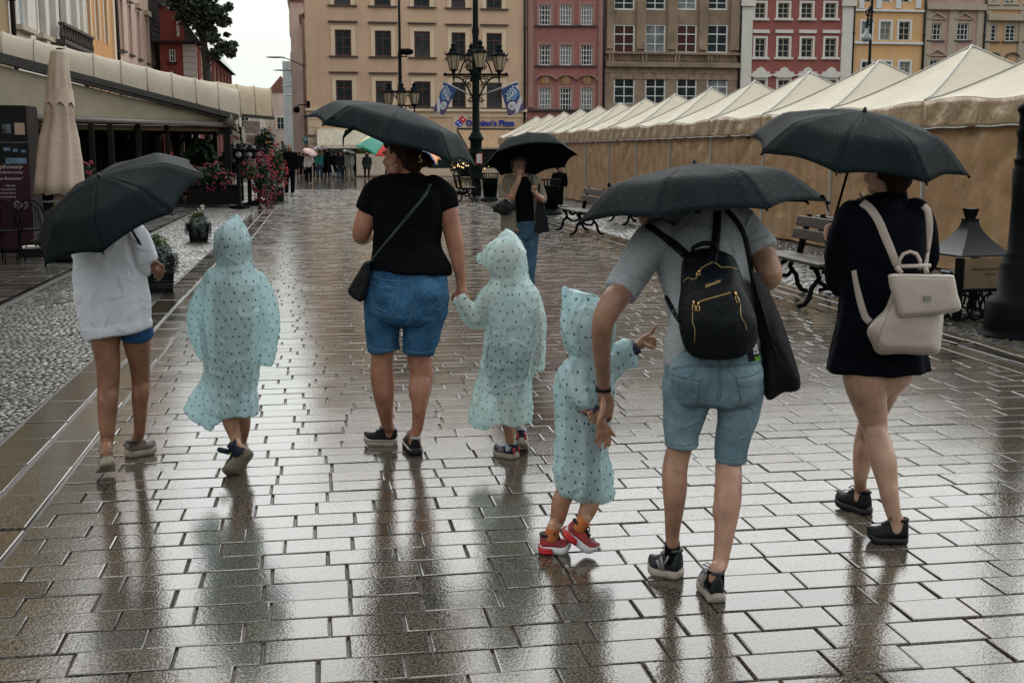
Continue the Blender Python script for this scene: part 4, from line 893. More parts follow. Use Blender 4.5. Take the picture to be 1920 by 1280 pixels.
# ================= café terrace on the left =================
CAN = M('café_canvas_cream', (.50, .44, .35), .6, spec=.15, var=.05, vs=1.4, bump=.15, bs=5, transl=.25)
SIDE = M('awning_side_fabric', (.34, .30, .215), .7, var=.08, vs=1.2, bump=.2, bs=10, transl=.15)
BAR = M('brown_aluminium', (.022, .019, .016), .45, spec=.25)
BEAM = M('dark_café_timber', (.008, .007, .006), .65, spec=.15, var=.3)
def barrel(name, label, line_t, line_b, side=True, arch_r=None, seams=9, thick=.6, mat=CAN, bulge=.5):
    """canvas hood stretched over hoops between two lines; line_* = [(px,py,d) start, end]"""
    T = thing(name, label, 'awning', W(*line_b[0])); T.location.z = 0
    (a0, a1), (b0, b1) = line_t, line_b; A0, A1, B0, B1 = W(*a0), W(*a1), W(*b0), W(*b1); back = (FH * 1.0 + RT * -.3).normalized()
    rows = []; NU, NV = seams * 8, 14
    for i in range(NU + 1):
        u = i / NU; a = A0.lerp(A1, u); b_ = B0.lerp(B1, u); sag = .03 * (abs(sin(pi * u * seams)) ** .7); row = []
        for j in range(NV + 1):
            v = j / NV   # from front bottom over the top to back bottom
            ang = pi * v; h = (a - b_).length; ctr = b_ + back * thick
            rad_b = thick; p = ctr - back * cos(ang) * rad_b * 1.0 + ZZ * (sin(ang) ** .75) * (h - sag * sin(ang))
            p += (-FH) * (.012 * noise.noise(Vector((u * 26, v * 4 + u * 16, 3))))
            row.append(p)
        rows.append(row)
    mb = MB(); mb.grid(rows); c = mb.build('canopy', mat, T)
    for k in range(seams + 1):
        row = rows[min(NU, k * 8)]; mb = MB(); mb.tube([p + (p - row[0].lerp(row[-1], .5)).normalized() * .008 for p in row], .022, 5); mb.build('hoop_seam', mat, c)
    return T, rows
T, rows = barrel('café_awning', 'long cream barrel canopy over hoops sloping down along the café terrace', ((-60, 40, 29.0), (457, 166, 37.2)), ((-60, 92, 29.0), (452, 219, 37.2)), seams=10, thick=.55)
mb = MB(); mb.beam(W(-60, 92, 28.9), W(440, 220, 37.0), .30, .16, mi=0); mb.beam(W(-60, 99, 28.8), W(432, 225, 36.9), .18, .10); mb.build('track', BAR, T)
mb = MB(); A, B_, C_ = W(-60, 108, 28.9), W(428, 228, 36.9), W(-60, 216, 28.9)
n_ = 20; D_ = W(415, 229, 36.8)
mb.grid([[A.lerp(B_, t) for t in np.linspace(0, 1, n_)], [(A.lerp(C_, .5)).lerp(B_.lerp(D_, .5), t) - FH * .03 * sin(t * 9) for t in np.linspace(0, 1, n_)], [C_.lerp(D_, t) for t in np.linspace(0, 1, n_)]])
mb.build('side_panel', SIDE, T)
mb = MB(); mb.tube([W(-60, 216, 28.9), W(428, 234, 36.9)], .085, 10); mb.tube([W(422, 222, 36.6), W(430, 222, 37.4)], .22, 12); mb.build('front_bar', M('grey_brown_bar', (.17, .15, .13), .35), T)
gb = G(425, 378); 
for (x_, yt, yb, d, wd) in ((425, 234, 380, 36.9, .20), (448, 238, 372, 39, .16), (206, 232, 398, 32.5, .13), (170, 231, 402, 31.5, .13), (258, 232, 392, 34, .13), (312, 234, 388, 35, .13), (120, 230, 410, 30, .13)):
    mb = MB(); t_, g_ = W(x_, yt, d), W(x_, yt, d); g_.z = 0; mb.beam(g_, t_, wd, wd, up=(1, 0, 0)); mb.build('post', M('taupe_post', (.014, .012, .010), .6, spec=.1, var=.15), T)
# valance inside, back wall with the interior shade in its colour, cross braces, small hanging lanterns
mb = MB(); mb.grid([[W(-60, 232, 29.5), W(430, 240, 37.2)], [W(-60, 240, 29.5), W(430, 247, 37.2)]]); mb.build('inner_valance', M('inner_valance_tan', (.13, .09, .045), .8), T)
cf = thing('café_pavilion', 'dark timber café pavilion with cross braces under the barrel canopies', 'pavilion', (-8, 40, 0))
mb = MB()
for (p0, p1, d) in (((-40, 205), (430, 252), 42),):
    a, b_ = W(p0[0], 236, 33.5), W(440, 243, 40.5); mb.beam(a, b_, .5, .35)
for p in (60, 150, 180, 206, 262, 286, 330, 352, 400): q = W(p, 240, 33.5 + (p / 440) * 6.6); mb.box((q.x, q.y, q.z / 2), (.22, .22, q.z))
mb.build('frame', BEAM, cf)
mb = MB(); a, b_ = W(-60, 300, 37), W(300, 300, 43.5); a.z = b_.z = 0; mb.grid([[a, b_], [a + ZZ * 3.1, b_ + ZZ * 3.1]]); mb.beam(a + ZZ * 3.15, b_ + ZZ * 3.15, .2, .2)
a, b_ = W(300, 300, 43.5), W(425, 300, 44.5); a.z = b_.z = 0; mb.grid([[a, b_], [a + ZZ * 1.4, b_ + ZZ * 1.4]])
mb.build('back_screen', M('café_interior_shade', (.004, .0035, .003), .9, spec=.05, var=.5, vs=2), cf)  # near-black colour stands in for the shade inside the café
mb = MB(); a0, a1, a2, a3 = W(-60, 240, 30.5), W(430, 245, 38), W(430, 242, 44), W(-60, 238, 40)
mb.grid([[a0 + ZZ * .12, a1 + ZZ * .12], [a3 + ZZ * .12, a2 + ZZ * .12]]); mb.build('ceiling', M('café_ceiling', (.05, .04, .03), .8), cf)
mb = MB()
for (x0, x1) in ((315, 352), (352, 395)): 
    for k in range(2):
        mb.tube([W(x0, 250 + 60 * k, 42), W(x1, 310 - 60 * k, 42)], .05, 5)
for xc in (300, 372, 408):
    mb.tube([W(xc - 14, 278, 42), W(xc - 8, 262, 42), W(xc, 250, 42)], .06, 5)
mb.build('brace', BEAM, cf)
mb = MB()
for (x0, x1, y0, y1) in ((236, 247, 248, 296), (250, 262, 252, 300), (318, 332, 250, 285), (336, 346, 252, 288), (362, 372, 248, 296), (376, 384, 260, 300)):
    mb.poly([W(x0, y1, 43), W(x1, y1, 43), W(x1, y0, 43), W(x0, y0, 43)], .05, -FH)
build_each(mb, 'screen_panel', M('cafe_back_tan', (.34, .27, .20), .7, var=.3, vs=8), cf)
for p_, y_ in ((240, 263), (266, 259), (395, 262)):
    lt = thing('hanging_lantern', 'small lantern hanging inside the café, ' + {240: 'leftmost, left of the paired one', 266: 'between the dark posts', 395: 'near the green climbers'}[p_], 'lantern', W(p_, y_, 38), 'small lanterns inside the café'); lantern(W(p_, y_, 38), .32, lt)
T2, rows2 = barrel('café_awning', 'second cream barrel canopy end, farther and lower, beside the narrow street', ((370, 148, 44), (513, 164, 47)), ((380, 206, 44), (511, 220, 47)), seams=4, thick=.6, mat=M('café_canvas_warm', (.56, .47, .34), .6, spec=.15, var=.05, vs=1.4, bump=.15, bs=4, transl=.3))
mb = MB(); mb.beam(W(400, 212, 44.2), W(511, 222, 46.8), .2, .12); mb.build('track', BAR, T2)
for (P4, nm, d, lab) in ((((436, 244), (450, 252), (449, 270), (437, 266)), 'a', 38.5, 'first'), (((461, 252), (482, 254), (482, 274), (461, 273)), 'b', 42, 'second'), (((499, 240), (510, 245), (510, 258), (499, 254)), 'c', 48, 'third')):
    s = thing('menu_sign', {'a': 'small cream fabric sign with reddish script at the end post of the canopy', 'b': 'wider cream fabric sign with red script below the folded awning', 'c': 'small cream fabric sign with red script farthest along the café'}[nm], 'sign', W(P4[0][0], P4[0][1], d), 'cream signs hanging at the café edge')
    q = [W(x, y_, d) for x, y_ in P4]; mb = MB(); mb.poly([q[3], q[2], q[1], q[0]], .02, -FH); mb.build('cloth', M('sign_cloth', (.50, .43, .36), .7), s)
    mb = MB()
    for i in range(5):
        u = .15 + .17 * i; a = q[0].lerp(q[1], u).lerp(q[3].lerp(q[2], u), .35); mb.tube([a - FH * .03 + RT * .03 * sin(t * 3) + ZZ * (-.10 * t) for t in np.linspace(0, 1, 6)], .010, 4)
    mb.build('script', M('sign_red_script', (.25, .05, .04), .6), s)
fa = thing('folded_awning', 'folded taupe awning roll between the two barrel canopies', 'awning', W(470, 225, 42)); mb = MB()
for P4, d in ((((427, 218), (441, 226), (447, 247), (433, 234)), 37.6), (((453, 226), (487, 228), (487, 252), (460, 250)), 41.5)):
    mb.poly([W(x, y_, d) for x, y_ in reversed(P4)], .12, FH)
build_each(mb, 'folded_fabric', M('taupe_canvas', (.30, .24, .19), .7, var=.15, vs=6, bump=.6, bs=10), fa)
# ---- plants
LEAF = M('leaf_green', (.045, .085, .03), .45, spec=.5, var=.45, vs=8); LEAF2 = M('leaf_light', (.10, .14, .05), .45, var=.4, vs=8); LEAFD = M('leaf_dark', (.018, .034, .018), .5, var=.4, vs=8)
SILV = M('leaf_silver', (.17, .22, .19), .6, var=.3, vs=8)
PINK = M('flower_pink', (.34, .07, .12), .7, spec=.1, var=.35, vs=20); REDF = M('flower_red', (.48, .03, .03), .55, var=.2); WHF = M('flower_white', (.7, .66, .62), .5, var=.1); POT = M('terracotta', (.30, .11, .06), .6); BASK = M('black_rattan', (.007, .007, .0075), .5, spec=.3, var=.3, vs=30, bump=.9, bs=45)
def leaves(mb, c, rad, n, size, rnd, shell=.45, droop=.0, mi=0, asp=1.6):
    c = Vector(c)
    for _ in range(n):
        d = Vector((rnd.gauss(0, 1), rnd.gauss(0, 1), rnd.gauss(0, 1))); d.normalize(); k = (shell + (1 - shell) * rnd.random()) * (.85 + .3 * noise.noise(d * 2.3 + c))
        p = c + Vector((d.x * rad[0], d.y * rad[1], d.z * rad[2])) * k
        a = Vector((rnd.gauss(0, 1), rnd.gauss(0, 1), rnd.gauss(0, .7) - droop)).normalized(); b_ = a.cross(Vector((rnd.gauss(0, 1), rnd.gauss(0, 1), rnd.gauss(0, 1)))).normalized(); s = size * rnd.uniform(.6, 1.3)
        mb.add([p - a * s * asp * .5, p + b_ * s * .5, p + a * s * asp * .5, p - b_ * s * .5], [(0, 1, 2, 3)], mi)
def blooms(mb, c, rad, n, size, rnd, mi=0, hemi=None):
    c = Vector(c)
    for _ in range(n):
        d = Vector((rnd.gauss(0, 1), rnd.gauss(0, 1), rnd.gauss(.1, 1))).normalized()
        if hemi is not None and d.dot(hemi) < -.1: d = -d
        p = c + Vector((d.x * rad[0], d.y * rad[1], d.z * rad[2])) * rnd.uniform(.92, 1.1)
        for k in range(5): mb.ell(p + Vector((rnd.gauss(0, 1), rnd.gauss(0, 1), rnd.gauss(0, .8))) * size * .5, size * rnd.uniform(.35, .6), 4, mi=mi)
rnd = random.Random(5)
def bush(name, label, c, rad, nl, nb, bm, leafm=LEAF, ls=.055, bs_=.045, pot=None, group=None, base=None):
    T = thing(name, label, 'plant', base or (c[0], c[1], 0), group); mb = MB()
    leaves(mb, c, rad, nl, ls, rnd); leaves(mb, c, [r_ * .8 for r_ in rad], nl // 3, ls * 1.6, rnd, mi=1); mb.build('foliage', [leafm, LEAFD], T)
    if nb: mb = MB(); blooms(mb, c, rad, nb, bs_, rnd, hemi=-FH + RT * .4); mb.build('blossom', bm, T)
    if pot: mb = MB(); pr, ph, pz = pot; mb.lathe([(pr * .75, pz), (pr, pz + ph), (pr * 1.08, pz + ph), (pr * 1.08, pz + ph + .04), (pr * .9, pz + ph + .04)], (c[0], c[1], 0), 14); mb.build('pot', POT, T)
    return T
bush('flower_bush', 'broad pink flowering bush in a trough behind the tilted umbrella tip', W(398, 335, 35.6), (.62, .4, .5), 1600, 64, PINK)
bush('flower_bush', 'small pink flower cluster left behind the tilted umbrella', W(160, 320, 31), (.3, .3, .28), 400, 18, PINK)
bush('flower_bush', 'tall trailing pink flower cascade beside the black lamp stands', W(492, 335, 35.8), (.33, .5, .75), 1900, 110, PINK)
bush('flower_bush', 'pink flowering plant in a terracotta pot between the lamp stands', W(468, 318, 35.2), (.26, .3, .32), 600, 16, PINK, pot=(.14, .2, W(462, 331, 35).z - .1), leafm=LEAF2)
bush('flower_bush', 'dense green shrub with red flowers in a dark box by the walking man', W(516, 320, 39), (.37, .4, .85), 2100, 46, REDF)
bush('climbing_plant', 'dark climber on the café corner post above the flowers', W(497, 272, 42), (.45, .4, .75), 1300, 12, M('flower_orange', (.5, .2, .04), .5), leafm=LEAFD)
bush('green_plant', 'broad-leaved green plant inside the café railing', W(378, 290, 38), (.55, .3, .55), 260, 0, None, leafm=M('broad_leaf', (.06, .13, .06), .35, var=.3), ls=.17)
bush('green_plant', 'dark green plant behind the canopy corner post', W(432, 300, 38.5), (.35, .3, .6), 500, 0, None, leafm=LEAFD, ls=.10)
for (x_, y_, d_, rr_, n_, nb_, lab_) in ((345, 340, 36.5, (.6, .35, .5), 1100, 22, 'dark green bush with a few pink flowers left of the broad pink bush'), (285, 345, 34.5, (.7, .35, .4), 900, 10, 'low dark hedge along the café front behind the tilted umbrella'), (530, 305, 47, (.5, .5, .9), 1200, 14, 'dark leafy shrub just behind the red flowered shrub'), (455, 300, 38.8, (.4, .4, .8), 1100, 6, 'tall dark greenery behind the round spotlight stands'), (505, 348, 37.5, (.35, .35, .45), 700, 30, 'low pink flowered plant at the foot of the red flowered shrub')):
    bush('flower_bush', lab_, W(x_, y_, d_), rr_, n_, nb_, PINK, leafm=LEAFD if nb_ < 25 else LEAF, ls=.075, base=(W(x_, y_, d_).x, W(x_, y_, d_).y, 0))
tg = thing('planter_trough', 'dark timber trough carrying the broad pink bush', 'planter', W(398, 385, 35.6)); tg.location.z = 0
q = tg.location; mb = MB(); mb.box((q.x + .1, q.y, .32), (1.5, .5, .55)); mb.box((q.x + .1, q.y, .60), (1.6, .6, .05)); mb.build('box', BEAM, tg)
bx_ = thing('planter_box', 'dark square box holding the red flowered shrub', 'planter', W(514, 345, 39)); bx_.location.z = 0; q = bx_.location; mb = MB(); mb.box((q.x, q.y, .22), (.6, .5, .44)); mb.build('box', BASK, bx_)
# black theatre-style lamp stands
for (p, yb, d, yt) in ((449, 391, 0, 292), (469, 386, 0, 292), (486, 381, 0, 292)):
    g = G(p, yb); dd = g.dot(FH); T = thing('lamp_stand', {449: 'black lamp stand with a round spotlight head, nearest of the three by the flowers', 469: 'black lamp stand with a round spotlight head, middle of the three', 486: 'black lamp stand with a round spotlight head, farthest of the three'}[p], 'lamp stand', g, 'black lamp stands by the flowers')
    top = W(p, 298, dd).z; mb = MB(); mb.lathe([(.22, 0), (.22, .04), (.06, .10), (.055, top)], g, 10)
    for k in range(4): a = k * pi / 2 + .4; mb.tube([g + ZZ * .10, g + Vector((cos(a) * .3, sin(a) * .3, .03))], .03, 5)
    mb.build('pole', IRONB, T)
    c = W(p, 290, dd); mb = MB(); mb.box(c, (.30, .22, .26), rz=-YW); mb.lathe([(.22, .12), (.20, .15), (.07, .22), (.06, .28)], c, 12); mb.build('lamp_housing', IRONB, T)
    mb = MB(); mb.tube([c - FH * .10, c - FH * .13], .085, 16); mb.build('lens', M('spot_lens', (.28, .31, .32), .15), T)
# basket planters on the cobbles
def planter(px_, py_, label, sz, hang, fl, hgt):
    g = G(px_, py_); T = thing('basket_planter', label, 'planter', g, 'black rattan planters on the cobbles'); h = hgt; mb = MB(); a, b_ = sz * .40, sz * .5; rr = []
    for (k, z) in ((a, 0), (b_, h), (b_ * 1.03, h), (b_ * 1.03, h - .03), (b_ * .85, h - .035)):
        rr.append([g + Matrix.Rotation(radians(6), 3, 'Z') @ Vector((sx * k, sy * k, z)) for sx, sy in ((-1, -1), (1, -1), (1, 1), (-1, 1))])
    mb.rings(rr, True, smooth=False)
    for i in range(12):
        z = h * (i + .5) / 12; k = a + (b_ - a) * (i + .5) / 12 + .006; ring = [g + Matrix.Rotation(radians(6), 3, 'Z') @ Vector((sx * k, sy * k, z)) for sx, sy in ((-1, -1), (1, -1), (1, 1), (-1, 1))]
        mb.tube(ring, h / 30, 5, closed=True)
    mb.build('basket', BASK, T)
    mb = MB(); leaves(mb, g + ZZ * (h + .05), (sz * .55, sz * .55, .12), 700, .03, rnd, mi=0)
    for i in range(hang):
        ang = rnd.choice([rnd.uniform(-1.9, -1.0), rnd.uniform(-.6, .6), rnd.uniform(2.6, 3.6)]); e = Vector((cos(ang), sin(ang), 0)) * b_ * 1.15; ln = rnd.uniform(.08, .26)
        for k in range(int(ln / .012)):
            p = g + e + ZZ * (h - .012 * k) + Vector((rnd.gauss(0, .012), rnd.gauss(0, .012), 0)); a_ = Vector((rnd.gauss(0, 1), rnd.gauss(0, 1), rnd.gauss(0, 1))).normalized(); c_ = a_.cross(ZZ).normalized(); mb.add([p, p + a_ * .02, p + a_ * .018 + c_ * .016, p + c_ * .014], [(0, 1, 2, 3)], 1)
    leaves(mb, g + ZZ * (h + .13), (sz * .35, sz * .3, .11), 320, .035, rnd, mi=2)
    mb.build('foliage', [SILV, SILV, LEAF2], T)
    if fl:
        mb = MB()
        for i in range(fl): blooms(mb, g + Vector((rnd.uniform(-.15, .12), -.05, h + .25 + rnd.uniform(-.02, .05))), (.02, .02, .02), 1, .028, rnd)
        mb.build('blossom', WHF, T)
planter(373, 453, 'black rattan planter with silver trailing leaves and white blooms, standing alone on the cobbles', .36, 90, 4, .33)
planter(300, 546, 'black rattan planter with silver leaves right behind the girl in white', .34, 80, 0, .42)
# parasol, closed
pd = 17.5; pq = W(112, 100, pd); ps = thing('closed_parasol', 'tall closed beige parasol tied shut beside the café', 'parasol', (pq.x, pq.y, 0)); s_ = pd / F
mb = MB(); rr = []; N = 40
for (y_, hw_) in ((93, 5), (95, 13), (100, 15), (140, 19), (200, 24), (215, 25), (217, 24), (260, 33), (300, 38), (340, 41), (363, 43)):
    c = W(112 + (363 - y_) * -.005, y_, pd); ring = []
    for k in range(N):
        a = 2 * pi * k / N; f = 1 + (.0 if y_ < 100 else .13 * (min(1, (y_ - 95) / 80))) * sin(8 * a + .006 * y_) + .04 * sin(13 * a + y_ * .02)
        ring.append(c + (RT * cos(a) + FH * sin(a)) * hw_ * s_ * f + ZZ * (.02 * sin(8 * a) if y_ > 350 else 0))
    rr.append(ring)
mb.rings(rr, True); mb.build('folded_canopy', M('parasol_beige', (.45, .355, .275), .75, var=.06, vs=2, bump=.25, bs=14), ps)
mb = MB(); rr = []
for (y_, hw_) in ((168, 22.5), (190, 25.5), (205, 27)):
    c = W(112, y_, pd); rr.append([c + (RT * cos(a) + FH * sin(a)) * hw_ * s_ + ZZ * ((.10 * abs(sin(4 * a)) if y_ == 205 else 0)) for a in np.linspace(0, 2 * pi, N, endpoint=False)])
mb.rings(rr, False); mb.build('vent_flap', MATS['parasol_beige'], ps)
mb = MB(); mb.lathe([(.03, 0), (.03, 2)], (pq.x, pq.y, 0), 10); mb.lathe([(.32, 0), (.32, .06), (.05, .1)], (pq.x, pq.y, 0), 16); mb.lathe([(.05, W(112, 93, pd).z - .02), (.05, W(112, 91, pd).z), (.02, W(112, 90, pd).z)], (pq.x, pq.y, 0), 12); mb.build('pole', IRONB, ps)
mb = MB(); rr = [[W(112, y_, pd) + (RT * cos(a) + FH * sin(a)) * h_ * s_ for a in np.linspace(0, 2 * pi, 12, endpoint=False)] for y_, h_ in ((360, 12), (400, 9), (440, 7))]; mb.rings(rr, True); mb.build('inner_cloth', MATS['parasol_beige'], ps)
# exhibition poster column
pdq = 19.0; pc = thing('poster_stand', 'tall poster block with dark photo above a maroon text panel', 'poster stand', (W(20, 300, pdq + .5).x, W(20, 300, pdq + .5).y, 0))
dkp = M('poster_dark', (.006, .007, .009), .35, spec=.2, var=.4, vs=3); mar = M('poster_maroon', (.03, .007, .012), .4, spec=.2, var=.1)
e0, e1, e2 = W(-90, 200, pdq - .3), W(48, 200, pdq), W(68, 203, pdq + .55); z0_, zm, zt_ = 0.05, W(48, 307, pdq).z, W(48, 198, pdq).z
def pan(mb, a, b_, u0, u1, z0, z1, off, mi=0):
    a = Vector((a.x, a.y, 0)); b_ = Vector((b_.x, b_.y, 0)); n = (b_ - a).cross(ZZ).normalized()
    if n.dot(FH) > 0: n = -n
    p, q = a.lerp(b_, u0), a.lerp(b_, u1); mb.poly([p + ZZ * z0, q + ZZ * z0, q + ZZ * z1, p + ZZ * z1], off, n, mi)
mb = MB(); pan(mb, e0, e1, 0, 1, z0_, zm, .02, 1); pan(mb, e0, e1, 0, 1, zm, zt_, .02, 0); pan(mb, e1, e2, 0, 1, z0_, zm, .02, 1); pan(mb, e1, e2, 0, 1, zm, zt_, .02, 0); mb.build('panel', [dkp, mar], pc)
e3 = e1 + FH * 1.6 + RT * -1.0; mb = MB(); p = [Vector((v.x, v.y, 0)) for v in (e0 + FH * .03, e1 + FH * .03, e2 + FH * .03, e0 + FH * 1.2)]; mb.poly(p, zt_ - .03, ZZ); mb.build('core', dkp, pc)
pb1 = M('photo_blue', (.10, .17, .26), .4, var=.4, vs=5); pb2 = M('photo_tan', (.30, .22, .15), .4, var=.2); pb3 = M('photo_grey', (.09, .11, .13), .4, var=.5, vs=8)
mb = MB(); H_ = zt_ - zm
for (u0, u1, v0, v1, mi) in ((.66, .78, .52, .68, 2), (.83, .97, .50, .70, 1), (.1, 1.0, .36, .375, 2), (.66, .75, .22, .28, 0), (.79, .86, .20, .26, 0), (.90, .97, .19, .24, 0), (.68, .97, .0, .10, 0), (.2, .5, .5, .72, 2), (.2, .5, .2, .28, 0)):
    pan(mb, e0, e1, u0, u1, zm + H_ * v0, zm + H_ * v1, .03, mi)
for (u0, u1, v0, v1, mi) in ((.15, .35, .45, .72, 2), (.5, .75, .5, .7, 1), (.2, .9, .2, .28, 0), (.3, .8, .02, .09, 0)): pan(mb, e1, e2, u0, u1, zm + H_ * v0, zm + H_ * v1, .03, mi)
mb.build('photo_patch', [pb1, pb2, pb3], pc)
wtx = M('poster_text', (.42, .38, .38), .5, var=0); u_ = (e1 - e0); u_.z = 0; u_.normalize(); n1 = u_.cross(ZZ); n1 = -n1 if n1.dot(FH) > 0 else n1
right = Vector((e1.x, e1.y, 0)) - u_ * .10 + n1 * .03
for (tx, sz, y_, it) in (('Mickiewicz odcyfrowany', .088, 316, .25), ('Muzeum rodzinne poety', .058, 325, .25), ('„Pan Tadeusz Różewicz”', .062, 337, .2), ('Zaprasza', .04, 349, 0), ('Muzeum Narodowe im. Ossolińskich', .04, 356, 0), ('Wrocław, Rynek', .04, 363, 0), ('www.muzeum.pl', .04, 370, 0)):
    text_mesh(tx, sz, frame3(u_, n1), right - u_ * (.0 if y_ < 340 else .12) + ZZ * W(48, y_, pdq).z, 'poster_text', wtx, pc, depth=.001, align='RIGHT', shear=it)
u2 = (e2 - e1); u2.z = 0; u2.normalize(); n2 = u2.cross(ZZ); n2 = -n2 if n2.dot(FH) > 0 else n2
for (tx, sz, y_) in (('Mickiewicz', .065, 316), ('Muzeum', .06, 325), ('Pan Tadeusz', .055, 337), ('Zaprasza', .055, 349), ('Wrocław', .055, 358), ('Rynek', .055, 366)):
    text_mesh(tx, sz, frame3(u2, n2), Vector((e1.x, e1.y, 0)) + u2 * .08 + n2 * .03 + ZZ * W(48, y_, pdq).z, 'poster_text', wtx, pc, depth=.001)
mb = MB()
for px_ in (.80, .90):
    c = Vector((e0.x, e0.y, 0)).lerp(Vector((e1.x, e1.y, 0)), px_) + n1 * .03 + ZZ * W(48, 384, pdq).z; mb.tube([c + u_ * .04 * cos(t) + ZZ * .055 * sin(t) for t in np.linspace(0, 2 * pi, 16, endpoint=False)], .005, 4, closed=True); mb.tube([c - u_ * .01 - ZZ * .03, c + ZZ * .03, c + u_ * .01 - ZZ * .03], .004, 4)
mb.build('round_mark', wtx, pc)
# café chairs and table
def make_chair():
    T = thing('café_chair', 'x', 'chair', (0, 0, 0), 'black wire café chairs'); mb = MB()
    mb.lathe([(.19, .44), (.21, .445), (.21, .46), (.19, .462)], (0, 0, 0), 20); mb.build('seat', IRONB, T)
    mb = MB(); arc = [Vector((.22 * cos(t), -.02 + .20 * sin(t) * .35 - .14, .46 + .42 * sin(t) ** .8 if 0 < t < pi else .46)) for t in np.linspace(0, pi, 16)]; mb.tube(arc, .011, 6)
    arc2 = [Vector((.15 * cos(t), -.16 + .05 * sin(t), .46 + .36 * max(0, sin(t)) ** .8)) for t in np.linspace(0, pi, 14)]; mb.tube(arc2, .007, 6)
    for k in range(-3, 4): x = k * .04; mb.tube([(x, -.16, .46), (x, -.13, .46 + .38 * sqrt(max(0, 1 - (x / .2) ** 2)))], .005, 5)
    mb.build('backrest', IRONB, T)
    for sx in (-1, 1):
        for sy in (-1, 1): mb = MB(); mb.tube([(sx * .15, sy * .13, .45), (sx * .17, sy * .16, .25), (sx * .21, sy * .20, 0)], .010, 6); mb.build('leg', IRONB, T)
    return T
ch = make_chair(); first = True
for (px_, py_, rz_, lab) in ((62, 488, .3, 'black wire café chair with arched back, half hidden by the tilted umbrella'), (8, 492, -.5, 'black wire café chair cut by the near left border'), (78, 447, 2.6, 'black wire café chair behind the round table, under the parasol'), (32, 440, -2.2, 'black wire café chair beside the poster stand'), (-60, 500, .1, 'black wire café chair beyond the flower pot')):
    t = ch if first else copy_tree(ch); first = False; t.location = G(px_, py_); t.rotation_euler = (0, 0, rz_ + pi); t['label'] = lab
g = G(72, 462); T = thing('café_table', 'round dark café table under the closed parasol', 'table', g); mb = MB(); mb.lathe([(.36, .72), (.37, .73), (.36, .745)], g, 28); mb.build('top', IRONB, T); mb = MB(); mb.lathe([(.20, 0), (.19, .02), (.03, .06), (.03, .72)], g, 12); mb.build('pedestal', IRONB, T)
g = G(25, 447); T = thing('flower_pot', 'black pot of pink and white flowers beside the café chairs', 'planter', g); mb = MB(); mb.lathe([(.15, 0), (.20, .34), (.21, .36), (.17, .36)], g, 4, smooth=False); mb.build('pot', BASK, T); mb = MB(); leaves(mb, g + ZZ * .42, (.24, .24, .14), 500, .045, rnd); mb.build('foliage', LEAF, T); mb = MB(); blooms(mb, g + ZZ * .47, (.24, .24, .12), 20, .03, rnd, hemi=-FH); mb.build('blossom', PINK, T); mb = MB(); blooms(mb, g + ZZ * .5 - RT * .15, (.06, .06, .06), 3, .03, rnd); mb.build('blossom', WHF, T)
g = G(62, 480); T = thing('magazine_rack', 'low black box with white papers behind the tilted umbrella', 'rack', g); mb = MB(); mb.box(g + ZZ * .06 + RT * .05, (.42, .3, .11), rz=-.1); mb.build('box', BASK, T); mb = MB(); mb.box(g + ZZ * .13 + RT * .0, (.3, .24, .012), rz=.1); mb.box(g + ZZ * .15 + RT * .02, (.28, .22, .012), rz=-.2); mb.build('papers', WHF, T)
# ---- big tree over the red house
tr = thing('tree', 'leafy dark green tree rising above the red gabled house roof', 'tree', (W(392, 285, 66).x, W(392, 285, 66).y, 0)); tb_ = Vector(tr.location)
mb = MB(); mb.tube([tb_, tb_ + Vector((.1, .1, 5)), W(380, 60, 66), W(372, -40, 66)], [.34, .26, .16, .06], 9)
for (a, c, r_) in (((388, 120), (425, 90), .07), ((386, 100), (350, 20), .08), ((384, 80), (415, 20), .08), ((382, 60), (395, -30), .06), ((380, 140), (420, 105), .05)): mb.tube([W(*a, 66), W((a[0] + c[0]) / 2, (a[1] + c[1]) / 2 - 6, 65.7), W(*c, 65.6)], [r_, r_ * .7, r_ * .3], 6)
mb.build('trunk', M('bark', (.05, .04, .03), .8, bump=.8, bs=14), tr)
mb = MB()
for (x_, y_, rp, n) in ((372, 10, 40, 2200), (402, 28, 30, 1500), (350, 30, 28, 1000), (420, 40, 18, 500), (388, 62, 26, 800), (355, -30, 46, 1200), (400, -20, 36, 1000), (428, 14, 12, 220), (418, 90, 20, 560), (402, 72, 18, 400), (437, 84, 11, 170), (432, 102, 11, 160), (404, 100, 16, 320), (330, 5, 26, 600), (374, 40, 26, 900), (425, 66, 8, 70), (440, 95, 7, 50)):
    leaves(mb, W(x_, y_, 65.8 + rnd.uniform(-.8, .8)), (rp * 66 / F, rp * 66 / F, rp * 66 / F * .75), n, .15, rnd, shell=.05, mi=rnd.choice([0, 0, 1]))
mb.build('crown', [M('tree_leaf', (.045, .07, .045), .5, var=.5, vs=2.5), M('tree_leaf2', (.055, .08, .04), .5, var=.5, vs=2.5)], tr)
